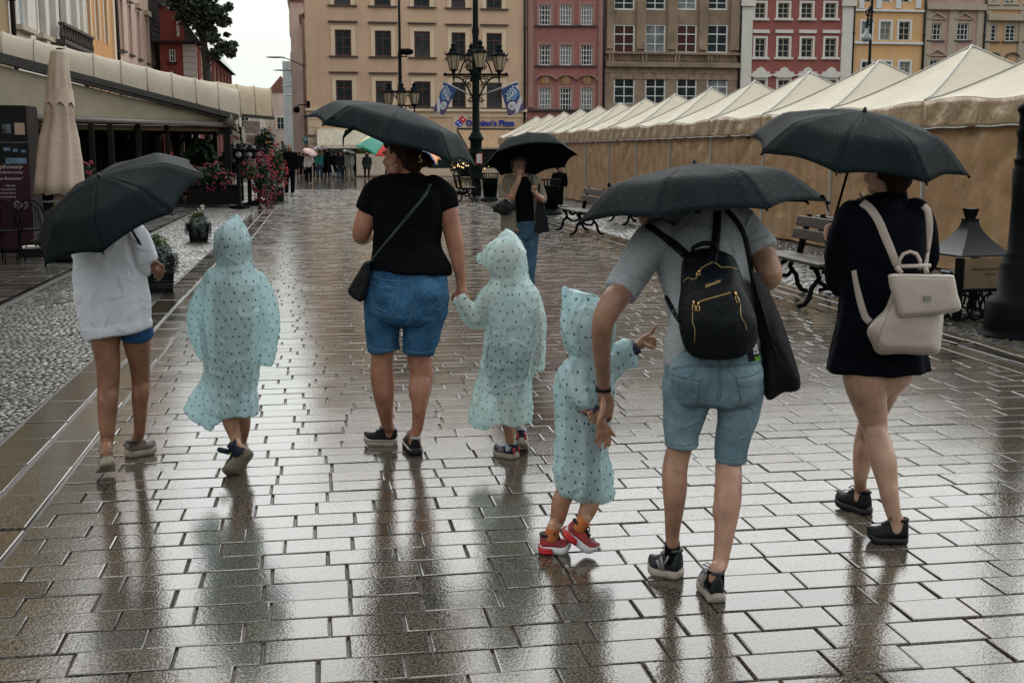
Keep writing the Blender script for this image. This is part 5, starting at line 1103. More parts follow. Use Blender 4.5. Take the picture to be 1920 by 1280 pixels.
# right building signs on beige corner
T = thing('street_name_plate', 'small dark blue street name plate on the corner of the beige building', 'sign', FP.P(xs(585), 2.7)); mb = MB(); a0, zz = FP.px(578.5, 256.5); a1, z2_ = FP.px(590, 253); FP.box(mb, a0, a1, zz, z2_, .05, .08); mb.build('plate', M('plate_navy', (.01, .02, .06), .4), T); text_mesh('RYNEK', .09, frame3((1, 0, 0), (0, -1, 0)), FP.P(a0 + .08, zz + .03, .085), 'plate_text', whitem, T, depth=.002)
T = thing('round_shop_sign', 'round turquoise sign projecting from the beige building corner', 'sign', W(573, 263, 83)); mb = MB(); c = W(573.5, 263, 79.2); mb.tube([c, c + FH * .08], .21 * 1.0, 20); mb.build('disc', M('turquoise', (.02, .30, .36), .4), T); mb = MB(); mb.tube([c - FH * .02 - RT * .1, c - FH * .02 + RT * .1], .03, 5); mb.tube([c + FH * .1, c + RT * .3 + FH * .1], .02, 5); mb.build('mark', whitem, T)
# camera / floodlight on the corner
T = thing('floodlight', 'pair of small black floodlights on a bracket at the beige corner', 'lamp', FP.P(xs(576), 5.0)); mb = MB(); mb.box(W(578, 196, 79), (.22, .3, .42)); mb.tube([W(575, 197, 79.5), W(560, 197, 79.5), W(556, 203, 79.5)], .04, 5); mb.ell(W(556, 206, 79.5), .22, 8); mb.build('housing', IRONB, T)
# ================= figure tools =================
def proj(p):
    v = Vector(p) - CP; d = v.dot(FW); return 960 + F * v.dot(RT) / d, 640 - F * v.dot(UP) / d, v.dot(FH)
def ank(fg, h, t, z=.08, r=11., s=.2):
    """limb point above the heel end of a shoe"""
    a, b = fg.p(*h), fg.p(*t); x = (b - a).normalized(); u = (ZZ - x * x.z).normalized(); q = a.lerp(b, s) + u * z; x_, y_, d_ = proj(q); return (x_, y_, r, d_ - fg.d)

from mathutils.bvhtree import BVHTree
def cr(P, n=5):
    P = np.array(P, dtype=float); out = []
    for i in range(len(P) - 1):
        p0, p1, p2, p3 = P[max(i - 1, 0)], P[i], P[i + 1], P[min(i + 2, len(P) - 1)]
        for k in range(n):
            t = k / n; out.append(.5 * ((2 * p1) + (-p0 + p2) * t + (2 * p0 - 5 * p1 + 4 * p2 - p3) * t * t + (-p0 + 3 * p1 - 3 * p2 + p3) * t ** 3))
    out.append(P[-1]); return np.array(out)
class Fig:
    def __init__(s, d): s.d = d; s.k = d / F
    def p(s, x, y, dd=0.): return W(x, y, s.d + dd)
    def limb(s, mb, pts, asp=1., n=18, cap=(1, 1), sub=5, fold=None, mi=0):
        """pts (px, py, r_px, [extra depth m, [depth/width aspect]])"""
        Q = [(p[0], p[1], p[2], p[3] if len(p) > 3 else 0., p[4] if len(p) > 4 else asp) for p in pts]; Q = cr(Q, sub); C = [s.p(q[0], q[1], q[3]) for q in Q]; K = len(C); rs = []
        fr = []
        for i in range(K):
            t = (C[min(i + 1, K - 1)] - C[max(i - 1, 0)]).normalized(); sd = t.cross(FH)
            if sd.length < .35: sd = (sd + RT * .5)
            sd = (sd - t * sd.dot(t)).normalized()
            if fr and sd.dot(fr[-1][1]) < 0: sd = -sd
            fr.append((t, sd, sd.cross(t).normalized()))
        def ring(c, f, r, a, i):
            t, sd, dp = f; o = []
            for k in range(n):
                th = 2 * pi * k / n; rr = r
                if fold:
                    ph = fold[0] * th + fold[2] + i * fold[3]
                    if fold[1] > 0: rr *= 1 + fold[1] * sin(ph)
                    else: rr *= 1 - fold[1] * (1.1 - 2 * abs(sin(ph * .5 + .9 * sin(2 * th + fold[2]))) ** .75) * min(1, i / 14)
                o.append(c + sd * rr * cos(th) + dp * rr * a * sin(th))
            return o
        R0 = max(Q[0][2], .3) * s.k; R1 = max(Q[-1][2], .3) * s.k
        if cap[0]:
            for q in (.97, .8, .5): rs.append(ring(C[0] - fr[0][0] * R0 * q * cap[0], fr[0], R0 * sqrt(1 - q * q), Q[0][4], 0))
        for i in range(K): rs.append(ring(C[i], fr[i], max(Q[i][2], .3) * s.k, Q[i][4], i))
        if cap[1]:
            for q in (.5, .8, .97): rs.append(ring(C[-1] + fr[-1][0] * R1 * q * cap[1], fr[-1], R1 * sqrt(1 - q * q), Q[-1][4], K - 1))
        return mb.rings(rs, True, mi, True)
def solid(mb, name, mats, par, voxel=.006, sm=4, disp=None, uv=None, cut=None, label=None):
    me = mb.mesh(name, mats, (0, 0, 0)); o = bpy.data.objects.new(name, me); COL.objects.link(o)
    r = o.modifiers.new('r', 'REMESH'); r.mode = 'VOXEL'; r.voxel_size = voxel; r.adaptivity = 0
    if sm: q = o.modifiers.new('s', 'SMOOTH'); q.iterations = sm; q.factor = .5
    dg = bpy.context.evaluated_depsgraph_get(); m2 = bpy.data.meshes.new_from_object(o.evaluated_get(dg)); bpy.data.objects.remove(o); bpy.data.meshes.remove(me)
    nv = len(m2.vertices); co = np.empty(nv * 3, np.float32); m2.vertices.foreach_get('co', co); co = co.reshape(-1, 3)
    if disp:
        no = np.empty(nv * 3, np.float32); m2.vertices.foreach_get('normal', no); no = no.reshape(-1, 3)
        dv = np.array([disp(Vector(c), Vector(n_)) for c, n_ in zip(co.tolist(), no.tolist())], np.float32); co = co + no * dv[:, None]
    m2.vertices.foreach_set('co', co.ravel())
    if uv is not None:
        l = m2.uv_layers.new(name='UVMap'); li = np.empty(len(m2.loops), np.int32); m2.loops.foreach_get('vertex_index', li); c = np.array([uv(Vector(v)) for v in co.tolist()], np.float32); l.data.foreach_set('uv', c[li].ravel())
    if cut is not None:
        bm = bmesh.new(); bm.from_mesh(m2); bmesh.ops.delete(bm, geom=[f for f in bm.faces if cut(f)], context='FACES'); bm.to_mesh(m2); bm.free()
    m2.polygons.foreach_set('use_smooth', [True] * len(m2.polygons)); m2.materials.clear(); m2.materials.append(mats if not isinstance(mats, (list, tuple)) else mats[0])
    off = wloc(par); m2.transform(Matrix.Translation(-off)); m2.update()
    o = bpy.data.objects.new(name, m2); COL.objects.link(o); o.parent = par
    if label: o['label'] = label
    o['_v'] = 1; del o['_v']
    return o
def bvh(*obs):
    vs, fs = [], []
    for o in obs:
        off = wloc(o); b = len(vs); vs += [v.co + off for v in o.data.vertices]; fs += [tuple(b + i for i in p.vertices) for p in o.data.polygons]
    return BVHTree.FromPolygons(vs, fs)
def hit(T, px, py, fb=None):
    r = ray(px, py).normalized(); h = T.ray_cast(CP, r)
    if h[0] is None: return (fb or CP + r * 5, -r)
    n = h[1]; return h[0], (n if n.dot(r) < 0 else -n)
def ribbon(mb, T, pts, wpx, k, th=.003, off=.002, sub=5, mi=0, fb=None):
    Q = cr(pts, sub); H = []
    last = None
    for q in Q:
        p, n = hit(T, q[0], q[1], None)
        if last is not None and (p - last).length > .25: p, n = last + (ray(q[0], q[1]) - ray(lq[0], lq[1])) * (last - CP).dot(FH), ln
        last, lq, ln = p, q, n; H.append((p, n))
    ns = [h[1] for h in H]; K = len(H); vs = []
    for i, (p, n) in enumerate(H):
        n = sum((ns[j] for j in range(max(0, i - 2), min(K, i + 3))), Vector()).normalized(); t = (H[min(i + 1, K - 1)][0] - H[max(i - 1, 0)][0]).normalized(); sd = n.cross(t).normalized(); w_ = (Q[i][2] if len(Q[i]) > 2 else wpx) * k / 2
        vs.append([p + sd * w_ - n * .004, p + sd * w_ + n * (off + th * .6), p + sd * w_ * .8 + n * (off + th), p - sd * w_ * .8 + n * (off + th), p - sd * w_ + n * (off + th * .6), p - sd * w_ - n * .004])
    return mb.rings(vs, True, mi, True)
def stitch(mb, T, pts, wpx, k, off=.001, sub=4, closed=False, mi=0):
    Q = cr(pts, sub); P = []
    for q in Q: p, n = hit(T, q[0], q[1]); P.append(p + n * off)
    return mb.tube(P, wpx * k / 2, 5, mi)
def coat_disp(amp, seed):
    def f(c, n):
        q = Vector((c.x * 5.5 + seed, c.y * 5.5, c.z * 1.3)); w_ = noise.noise(q * .7 + Vector((7, seed, 1))) * .9; v1 = noise.noise(q + Vector((w_, w_, w_))); v2 = noise.noise(q * 2.3 + Vector((seed, 4, w_)))
        low = min(1., max(.25, (1.15 - c.z) * 1.2))
        v3 = noise.noise(Vector((c.x * 9 + c.z * 5 + seed, c.y * 9, c.z * 7 - c.x * 4)) + Vector((w_, 0, w_)) * .8); v4 = noise.noise(Vector((c.x * 5 - c.z * 6, c.y * 9 + seed, c.z * 11 + c.x * 7)))
        return amp * low * ((.28 - abs(v1)) * 1.6 + (.22 - abs(v2)) * .9) + .0045 * max(0, 1 - abs(v3) * 7) + .0035 * max(0, 1 - abs(v4) * 8)
    return f
def leg_form(fg, mb, knee, ankle, r):
    (kx, ky, kd), (ax_, ay_, ad) = knee, ankle; L_ = ay_ - ky; X = lambda t: kx + (ax_ - kx) * t; Dd = lambda t: kd + (ad - kd) * t; m = r * fg.k
    for sg, yo in ((-1, .27), (1, .23)):
        fg.limb(mb, [(X(.08) + sg * r * .30, ky + L_ * .08, r * .35, Dd(.08) - m * .25), (X(yo) + sg * r * .38, ky + L_ * yo, r * .60, Dd(yo) - m * .34), (X(.45) + sg * r * .22, ky + L_ * .45, r * .42, Dd(.45) - m * .28), (X(.62), ky + L_ * .62, r * .2, Dd(.62) - m * .15)], n=12, sub=3)
def fold_disp(amp, sc=(7, 7, 3), seed=0., a2=.0, s2=22, crease=0.):
    def f(c, n):
        q = Vector((c.x * sc[0] + seed, c.y * sc[1], c.z * sc[2])); v = noise.noise(q); v = (1 - 2.2 * abs(v)) * .5 + noise.noise(q * 2.1 + Vector((3, 1, seed))) * .5
        r = amp * v
        if a2: r += a2 * noise.noise(c * s2)
        if crease: w_ = noise.voronoi(Vector((c.x, c.y, c.z * .8)) * crease + Vector((seed, 0, 0)))[0]; r += amp * .8 * (min(w_[1] - w_[0], .35) - .2)
        return r
    return f
# --- materials for people
def skin(name, c): 
    m = M(name, c, .42, spec=.4, var=.17, vs=11, bump=.22, bs=70); p = m.node_tree.nodes['Principled BSDF']; p.inputs['Subsurface Weight'].default_value = .12; p.inputs['Subsurface Radius'].default_value = (.012, .005, .003); p.inputs['Subsurface Scale'].default_value = 1.; return m
SK_T = skin('skin_tanned', (.26, .125, .072)); SK_M = skin('skin_medium', (.37, .205, .135)); SK_L = skin('skin_light', (.48, .29, .20)); SK_C = skin('skin_child', (.36, .19, .115)); SK_W = skin('skin_warm', (.37, .17, .105))
def denim(name, c, c2): return M(name, c, .8, spec=.2, vs=5, col2=c2, bump=.35, bs=260, bd=1, wr=9., ws=.45)
def cloth(name, c, rough=.85, **k): k.setdefault('var', .06); k.setdefault('bump', .25); k.setdefault('bs', 180); k.setdefault('wr', 6.); k.setdefault('ws', .5); return M(name, c, rough, spec=.06, **k)
BLACKC = cloth('black_cotton', (.003, .0035, .0045)); NAVYC = cloth('navy_cotton', (.003, .004, .007)); WHITEC = cloth('white_sweat_fabric', (.64, .66, .70), var=.03, vs=3, bump=.2, bs=220); GREYC = cloth('heather_grey_jersey', (.37, .395, .41), var=.10, vs=90)
RUB = M('black_rubber', (.008, .009, .010), .5, spec=.3); SOLEW = M('sole_off_white', (.33, .29, .24), .6, var=.15, vs=20); SOLED = M('sole_dirty', (.22, .19, .14), .7, var=.25, vs=18, bump=.5, bs=60)
HAIRD = M('hair_dark', (.018, .009, .006), .45, spec=.4, var=.35, vs=30, bump=1, bs=90, stretch=(1, 1, .15)); HAIRB = M('hair_brown', (.035, .015, .008), .75, spec=.1, var=.35, vs=30, bump=1, bs=90, stretch=(1, 1, .15)); HAIRK = M('hair_black', (.006, .005, .005), .4, var=.3, bump=1, bs=90, stretch=(1, 1, .15))
STITCH = M('denim_stitch', (.10, .14, .18), .8, var=.3, vs=300); LIP = M('lip', (.30, .10, .08), .4); EYEW = M('eye_white', (.55, .53, .5), .3); EYED = M('eye_dark', (.015, .010, .008), .15)
GOLD = M('gold_metal', (.75, .50, .22), .3, metal=1., var=.05)
def coat_mat(name, base, thin=.10):
    m = bpy.data.materials.new(name); m.use_nodes = True; n, l, p = nodes_of(m); u = n.new('ShaderNodeUVMap'); u.uv_map = 'UVMap'
    mp = n.new('ShaderNodeMapping'); mp.inputs['Scale'].default_value = (22, 24, 1); l(u.outputs[0], mp.inputs[0])
    # staggered drop print
    sp = n.new('ShaderNodeSeparateXYZ'); l(mp.outputs[0], sp.inputs[0])
    def mth(op, a, b=None, c=None):
        q = n.new('ShaderNodeMath'); q.operation = op
        for i, v in enumerate((a, b, c)):
            if v is None: continue
            if hasattr(v, 'is_output'): l(v, q.inputs[i])
            else: q.inputs[i].default_value = v
        return q.outputs[0]
    row = mth('FLOOR', sp.outputs[1]); odd = mth('MODULO', mth('ABSOLUTE', row), 2.0)
    wn = n.new('ShaderNodeTexWhiteNoise'); wn.noise_dimensions = '2D'; cmb0 = n.new('ShaderNodeCombineXYZ')
    xx = mth('MULTIPLY_ADD', odd, .5, sp.outputs[0]); colf = mth('FLOOR', xx); l(colf, cmb0.inputs[0]); l(row, cmb0.inputs[1]); l(cmb0.outputs[0], wn.inputs[0])
    sep2 = n.new('ShaderNodeSeparateColor'); l(wn.outputs[1], sep2.inputs[0])
    fx = mth('SUBTRACT', mth('SUBTRACT', xx, colf), mth('MULTIPLY_ADD', sep2.outputs[0], .3, .35)); fy = mth('SUBTRACT', mth('SUBTRACT', sp.outputs[1], row), mth('MULTIPLY_ADD', sep2.outputs[1], .3, .3))
    # drop: round bottom, pointed top
    dx = mth('MULTIPLY', mth('ABSOLUTE', fx), mth('MULTIPLY_ADD', mth('MAXIMUM', fy, 0.), 2.6, 1.0)); dy = mth('MULTIPLY', fy, .80)
    rr = mth('SQRT', mth('ADD', mth('MULTIPLY', dx, dx), mth('MULTIPLY', dy, dy))); dot = mth('LESS_THAN', rr, .104)
    c = n.new('ShaderNodeMix'); c.data_type = 'RGBA'; c.inputs[6].default_value = (*base, 1); c.inputs[7].default_value = (.010, .055, .080, 1); l(dot, c.inputs[0]); l(c.outputs[2], p.inputs['Base Color'])
    p.inputs['Roughness'].default_value = .22; p.inputs['Specular IOR Level'].default_value = .5
    tc = n.new('ShaderNodeTexCoord'); nz = n.new('ShaderNodeTexNoise'); nz.inputs['Scale'].default_value = 9; nz.inputs['Detail'].default_value = 3; l(tc.outputs['Object'], nz.inputs[0])
    prev = None
    for sc_, thr, st_, ds_, str_ in ((3.6, .18, .7, .034, (1, 1, .35)), (8., .10, .45, .010, (1, 1, .6))):
        mq = n.new('ShaderNodeMapping'); mq.inputs['Scale'].default_value = str_; mq.inputs['Rotation'].default_value = (.3, .5, 0); l(tc.outputs['Object'], mq.inputs[0])
        q = n.new('ShaderNodeTexNoise'); q.inputs['Scale'].default_value = sc_; q.inputs['Detail'].default_value = 1.5; q.inputs['Distortion'].default_value = .8; l(mq.outputs[0], q.inputs[0])
        hgt = mth('ABSOLUTE', mth('SUBTRACT', q.outputs[0], .5)); mr = n.new('ShaderNodeMapRange'); mr.inputs[2].default_value = thr; mr.inputs[3].default_value = 1; mr.inputs[4].default_value = 0; l(hgt, mr.inputs[0])
        b = n.new('ShaderNodeBump'); b.inputs['Strength'].default_value = st_; b.inputs['Distance'].default_value = ds_; l(mr.outputs[0], b.inputs['Height'])
        if prev: l(prev, b.inputs['Normal'])
        prev = b.outputs[0]
    l(prev, p.inputs['Normal'])
    tr = n.new('ShaderNodeBsdfTranslucent'); l(c.outputs[2], tr.inputs[0]); l(prev, tr.inputs['Normal']); ms = n.new('ShaderNodeMixShader'); ms.inputs[0].default_value = .42; l(p.outputs[0], ms.inputs[1]); l(tr.outputs[0], ms.inputs[2])
    tp = n.new('ShaderNodeBsdfTransparent'); tp.inputs[0].default_value = (.86, .96, .95, 1); ms2 = n.new('ShaderNodeMixShader'); ms2.inputs[0].default_value = thin; l(ms.outputs[0], ms2.inputs[1]); l(tp.outputs[0], ms2.inputs[2]); l(ms2.outputs[0], n['Material Output'].inputs[0])
    return m
COAT = coat_mat('aqua_rain_poncho', (.56, .76, .80), .24); COATP = coat_mat('pale_aqua_rain_poncho', (.66, .82, .81), .34)
UMB = M('black_umbrella_fabric', (.0055, .0095, .011), .7, spec=.05, var=.2, vs=5, bump=.10, bs=150)
# --- shoes
def shoe(par, fg, heel, toe, wpx, up, sole, hc=None, st=.026, up_hint=None, lace=None, stripe=None, name='shoe', collar=None, label=None):
    h, t = fg.p(*heel), fg.p(*toe); L_ = (t - h).length; x = (t - h) / L_; u = Vector(up_hint) if up_hint else ZZ; z = (u - x * u.dot(x)).normalized(); y = z.cross(x); w_ = wpx * fg.k; hc = hc or L_ * .36
    def q(s, a, b): return h + x * (s * L_) + y * a + z * b
    S = [0, .03, .10, .25, .40, .55, .68, .80, .90, .97, 1.0]; HW = [.16, .30, .37, .385, .37, .43, .485, .48, .41, .24, .10]; spring = [.012, .004, 0, 0, 0, 0, 0, .003, .012, .022, .028]
    HU = [.62, .90, 1.0, .97, .90, .74, .58, .47, .38, .26, .12]
    up_m = MB(); rs = []
    for s_, hw, sp_, hu in zip(S, HW, spring, HU):
        ring = []; a = hw * w_ * .95; top = st + (hc - st) * hu
        if s_ < .4: a2 = a * .62
        else: a2 = a * .72
        for k in range(14):
            th = pi * k / 13; cx_ = cos(th); sz = max(0., sin(th)) ** .62
            ring.append(q(s_, (a * (1 - sz) + a2 * sz) * cx_ if abs(cx_) < .999 else a * cx_, sp_ + st * .7 + (top - st * .7) * sz))
        rs.append(ring)
    up_m.rings(rs, True); sh = up_m.build(name, up, par, label=label); sub = sh.modifiers.new('sub', 'SUBSURF'); sub.levels = 1; sub.render_levels = 1
    sm_ = MB(); rs = []
    for s_, hw, sp_ in zip(S, HW, spring):
        a = hw * w_ * 1.0; b = hw * w_ * .97; rs.append([q(s_, -b, sp_), q(s_, b, sp_), q(s_, a, sp_ + st * .35), q(s_, a * .99, sp_ + st), q(s_, a * .8, sp_ + st * 1.1), q(s_, -a * .8, sp_ + st * 1.1), q(s_, -a * .99, sp_ + st), q(s_, -a, sp_ + st * .35)])
    sm_.rings(rs, True); so = sm_.build('sole', sole, sh)
    if lace:
        m_ = MB()
        for s_ in (.44, .50, .56, .62):
            i = s_; hh = st + (hc - st) * (.90 - (s_ - .40) * 1.15) + .004; m_.tube([q(s_ + .01, -w_ * .2, hh - .010), q(s_, 0, hh + .003), q(s_ - .01, w_ * .2, hh - .010)], .0035, 5)
        hh = st + (hc - st) * .93
        for sg in (-1, 1): m_.tube([q(.43, 0, hh), q(.44, sg * .02, hh + .018), q(.48, sg * .035, hh + .008), q(.45, sg * .012, hh)], .003, 5)
        m_.build('laces', lace, sh)
    if stripe:
        for mt, pts, wd in stripe:
            m_ = MB()
            for sg in (-1, 1):
                P = []
                for s_, v in pts:
                    i = np.interp(s_, S, HW) * w_ * (.95 - .26 * v) + .004; P.append(q(s_, sg * i, st + (hc - st) * v * np.interp(s_, S, HU)))
                m_.tube(P, wd, 5)
            build_each(m_, 'shoe_stripe', mt, sh)
    if collar:
        m_ = MB(); P = []
        for k in range(16):
            a = 2 * pi * k / 16; s_ = .20 + .17 * cos(a); P.append(q(s_, w_ * .235 * sin(a), hc * (.93 + .03 * cos(a) * -1)))
        m_.tube(P, .007, 6, closed=True); m_.build('collar', collar, sh)
    return sh
# --- head
def head(fg, mb, c, face, up=ZZ, s=1., ears=True, chin=1.):
    f = Vector(face).normalized(); u = (Vector(up) - f * Vector(up).dot(f)).normalized(); r = f.cross(u); R3 = Matrix((r, f, u)).transposed(); c = fg.p(*c) if not isinstance(c, Vector) else c
    def e(x, y_, z, a, b, d): mb.ell(c + R3 @ Vector((x, y_, z)) * s, (a * s, b * s, d * s), 12, mat=R3)
    e(0, -.012, .022, .074, .093, .088); e(0, .022, -.035, .060, .062, .070); e(0, .050, -.080 * chin, .034, .034, .028); e(0, .068, -.088 * chin, .018, .018, .016)
    for sx in (-1, 1):
        e(sx * .036, .052, -.035, .024, .026, .026); e(sx * .03, .074, .022, .026, .014, .010)
        e(sx * .048, .02, -.07, .018, .032, .022)
        if ears: e(sx * .076, -.008, -.012, .009, .018, .031); e(sx * .082, -.014, .004, .007, .016, .016); e(sx * .080, .001, -.038, .007, .009, .012)
    K = [(.0, .086, .012, .008), (0, .098, -.010, .009), (0, .108, -.028, .012)]
    mb.tube([c + R3 @ Vector(k[:3]) * s for k in K], [k[3] * s for k in K], 8)
    for sx in (-1, 1): e(sx * .011, .096, -.033, .009, .010, .008)
    e(0, .084, -.058, .022, .012, .014)
    return c, R3
def face_parts(par, c, R3, s=1., brow=None, gaze=0):
    m_ = MB()
    for sx in (-1, 1): m_.ell(c + R3 @ Vector((sx * .031, .069, -.001)) * s, (.012 * s, .008 * s, .006 * s), 8, mat=R3)
    e_ = m_.build('eye', EYEW, par); m_ = MB()
    for sx in (-1, 1): m_.ell(c + R3 @ Vector((sx * .031, .0755, -.001)) * s, (.0055 * s, .003 * s, .0055 * s), 8, mat=R3)
    m_.build('iris', EYED, e_); m_ = MB()
    for sx in (-1, 1): m_.tube([c + R3 @ Vector((sx * x, y_, z)) * s for x, y_, z in ((.014, .086, .019), (.03, .085, .025), (.048, .072, .019))], [.0035 * s, .004 * s, .002 * s], 6)
    m_.build('eyebrow', brow or HAIRD, par); m_ = MB(); m_.ell(c + R3 @ Vector((0, .089, -.053)) * s, (.019 * s, .007 * s, .005 * s), 8, mat=R3); m_.ell(c + R3 @ Vector((0, .088, -.062)) * s, (.018 * s, .008 * s, .006 * s), 8, mat=R3); m_.build('lips', LIP, par)
# --- hands (fingers given as chains of pixels)
def fingers(fg, mb, chains, r=1.0):
    for ch in chains: fg.limb(mb, ch, n=8, sub=3)
# --- umbrella
_n, _l, _p = nodes_of(UMB); _tc = _n.new('ShaderNodeTexCoord'); _v = _n.new('ShaderNodeTexVoronoi'); _v.inputs['Scale'].default_value = 75; _l(_tc.outputs['Object'], _v.inputs['Vector'])
_m = _n.new('ShaderNodeMapRange'); _m.inputs[2].default_value = .21; _m.inputs[3].default_value = 1; _m.inputs[4].default_value = 0; _m.interpolation_type = 'SMOOTHSTEP'; _l(_v.outputs[0], _m.inputs[0]); _b = _n.new('ShaderNodeBump'); _b.inputs['Strength'].default_value = .9; _b.inputs['Distance'].default_value = .003; _l(_m.outputs[0], _b.inputs['Height'])
_l(_p.inputs['Normal'].links[0].from_socket, _b.inputs['Normal']); _l(_b.outputs[0], _p.inputs['Normal']); _r = _n.new('ShaderNodeMapRange'); _r.inputs[3].default_value = .68; _r.inputs[4].default_value = .2; _l(_m.outputs[0], _r.inputs[0]); _l(_r.outputs[0], _p.inputs['Roughness'])
_s = _n.new('ShaderNodeMapRange'); _s.inputs[3].default_value = .05; _s.inputs[4].default_value = .22; _l(_m.outputs[0], _s.inputs[0]); _l(_s.outputs[0], _p.inputs['Specular IOR Level'])
def umbrella(label, q, handle, R0=.49, mats=None, panel=None, name='umbrella', group=None, hand_col=None, kn=True, ribs=True, extra=None):
    x, y_, z, ax, ay, s, zk, ze, rk, lr = q; n = (RT * ax + FH * ay + ZZ).normalized(); e = (RT - n * RT.dot(n)).normalized(); f = n.cross(e); c = Vector((x, y_, z)); RR = R0 * exp(lr); E = e * cos(s) + f * sin(s); Fv = -e * sin(s) + f * cos(s)
    T = thing(name, label, 'umbrella', c, group); mats = mats or [UMB]
    def drop(t): return zk * (abs(t) / rk) ** 1.5 if t < rk else zk + (ze - zk) * ((t - rk) / (1 - rk)) ** 1.12
    def rp(k, t): a = k * pi / 4; return c + (E * cos(a) + Fv * sin(a)) * RR * t - n * drop(t) * RR
    mb = MB(); NT, NJ = 18, 8
    for k in range(8):
        rows = []
        for i in range(NT + 1):
            t = i / NT; row = []
            for j in range(NJ + 1):
                v = j / NJ; sc = 1 - .055 * sin(pi * v) * max(0, (t - .8) / .2); a, b_ = rp(k, t * sc), rp(k + 1, t * sc); p = a.lerp(b_, v); m_ = 1 + .012 * sin(pi * v) * (1 if t < .75 else .6); p = c + (p - c) * 1.0 + ((p - c) - n * (p - c).dot(n)) * (m_ - 1)
                p += n * (-.008 * sin(pi * v) * t + .004 * noise.noise(p * 9)) ; row.append(p)
            rows.append(row)
        mb.grid(rows, mi=(panel[k] if panel else 0))
    cn = mb.build('canopy', mats, T); so = cn.modifiers.new('solid', 'SOLIDIFY'); so.thickness = .0015
    if ribs:
        hub = c - n * .10 * RR
        for k in range(8):
            m_ = MB(); m_.tube([rp(k, t) - n * .007 for t in (.02, .2, .4, .6, rk, .8, .9, 1.0)], .0025, 5); m_.tube([c - n * .34 * RR, rp(k, .45) - n * .008], .0022, 5); m_.tube([rp(k, .98), rp(k, 1.012)], .0028, 6); m_.build('rib', IRONB, T)
        m_ = MB(); m_.tube([c - n * .01, c + n * .008, c + n * .018], [.011, .008, .005], 12); m_.tube([c - n * .30 * RR, c - n * .38 * RR], .011, 8); m_.build('cap', RUB, T)
    m_ = MB(); top = c - n * .02; hd = handle; m_.tube([top, hd], .0055 if ribs else .008, 8); m_.build('shaft', IRONB, T)
    dr = (hd - top).normalized(); m_ = MB(); m_.tube([hd - dr * .03, hd, hd + dr * .03, hd + dr * .05], [.010, .014, .016, .008], 10); m_.build('handle', RUB, T)
    if extra: extra(T, rp, n)
    return T
def flap(k, t0, dirv, ln=.09, wd=.03):
    def fn(T, rp, n):
        m_ = MB(); a = rp(k, t0) + n * .004; d = Vector(dirv); P = [a + d * (ln * t) + n * (.012 * sin(3 * t)) - ZZ * (.02 * t * t) for t in np.linspace(0, 1, 7)]
        sd = d.cross(n).normalized(); m_.rings([[p + sd * wd * .5 * (1 - .4 * i / 6), p + n * .003, p - sd * wd * .5 * (1 - .4 * i / 6), p - n * .003] for i, p in enumerate(P)], True); m_.build('strap', UMB, T)
    return fn
# ================= the near figures =================
def gp_(fg, x, y): return (x, y, G(x, y).dot(FH) - fg.d)
def person(label, px_, py_): g = G(px_, py_); return thing('person', label, 'person', g)
def coat_uv(cx, k):
    def f(v):
        xr = (v - cx).dot(RT); yr = (v - cx).dot(FH); return (xr + .55 * yr * (1 if xr > 0 else -1), v.z - .25 * yr)
    return f
# ---------- A: girl in white sweatshirt
fA = Fig(5.75); A = person('girl in oversized white sweatshirt and grey sneakers, head hidden by her tilted umbrella', 225, 880)
AL = ((203, 871, -.19), (197, 890, gp_(fA, 197, 890)[2])); AR = (gp_(fA, 237, 858), gp_(fA, 292, 847))
mb = MB()
fA.limb(mb, [(212, 415, 20), (206, 440, 44), (208, 500, 50), (215, 570, 50), (226, 606, 50)], asp=.55, cap=(1, .3))
hc_, R3 = head(fA, mb, (246, 352, .05), FH + RT * .2, s=.97); fA.limb(mb, [(244, 362, 16, .05), (232, 395, 16, .03), (215, 425, 22)], asp=1.)
fA.limb(mb, [(204, 598, 28, 0), (198, 640, 26.5, 0), (203, 684, 22.5, 0), (203, 725, 20.5, 0), (202, 765, 19.2, -.01), (201, 806, 14.5, -.03), (201, 832, 11.5, -.04), ank(fA, AL[0], AL[1], .09, 11, .12), ank(fA, AL[0], AL[1], .05, 12, .15)])
fA.limb(mb, [(251, 598, 27, 0), (257, 644, 25.5, .05), (262, 684, 19.5, .08), (264, 716, 17.5, .1), (263, 745, 16.5, .1), (262.5, 786, 12.6, .1), (261, 814, 10.5, .13), ank(fA, AR[0], AR[1], .09, 10.5, .38), ank(fA, AR[0], AR[1], .05, 11.5, .36)])
fA.limb(mb, [(246, 450, 16, 0), (270, 485, 14, .02), (282, 498, 11, .02), (290, 504, 9, .0), (295, 508, 8, 0)])
for ch in ([(292, 499, 3.4), (301, 496, 3.1), (307, 501, 2.8), (305, 508, 2.4)], [(294, 505, 3.4), (303, 503, 3.1), (308, 509, 2.8), (303, 515, 2.4)], [(293, 511, 3.3), (301, 511, 3.0), (305, 517, 2.7), (299, 521, 2.3)], [(291, 516, 3), (297, 520, 2.8), (299, 525, 2.5), (293, 526, 2.2)], [(286, 500, 4.5, -.02), (290, 494, 4.2, -.03), (297, 493, 3.8, -.03)]): fA.limb(mb, ch, n=8, sub=3)
leg_form(fA, mb, (203, 712, -.0), (202, 850, -.04), 20); leg_form(fA, mb, (264, 705, .09), (261, 830, .1), 17.5)
solid(mb, 'body', SK_T, A, .0055, 3)
mb = MB(); mb.ell(hc_ + R3 @ Vector((0, -.025, .03)), (.085, .092, .088), 14, mat=R3); fA.limb(mb, [(246, 345, 28, .0), (240, 375, 24, -.02), (232, 410, 16, -.02), (228, 440, 8, -.02)], asp=.8); solid(mb, 'hair', HAIRB, A, .01, 4)
mb = MB()
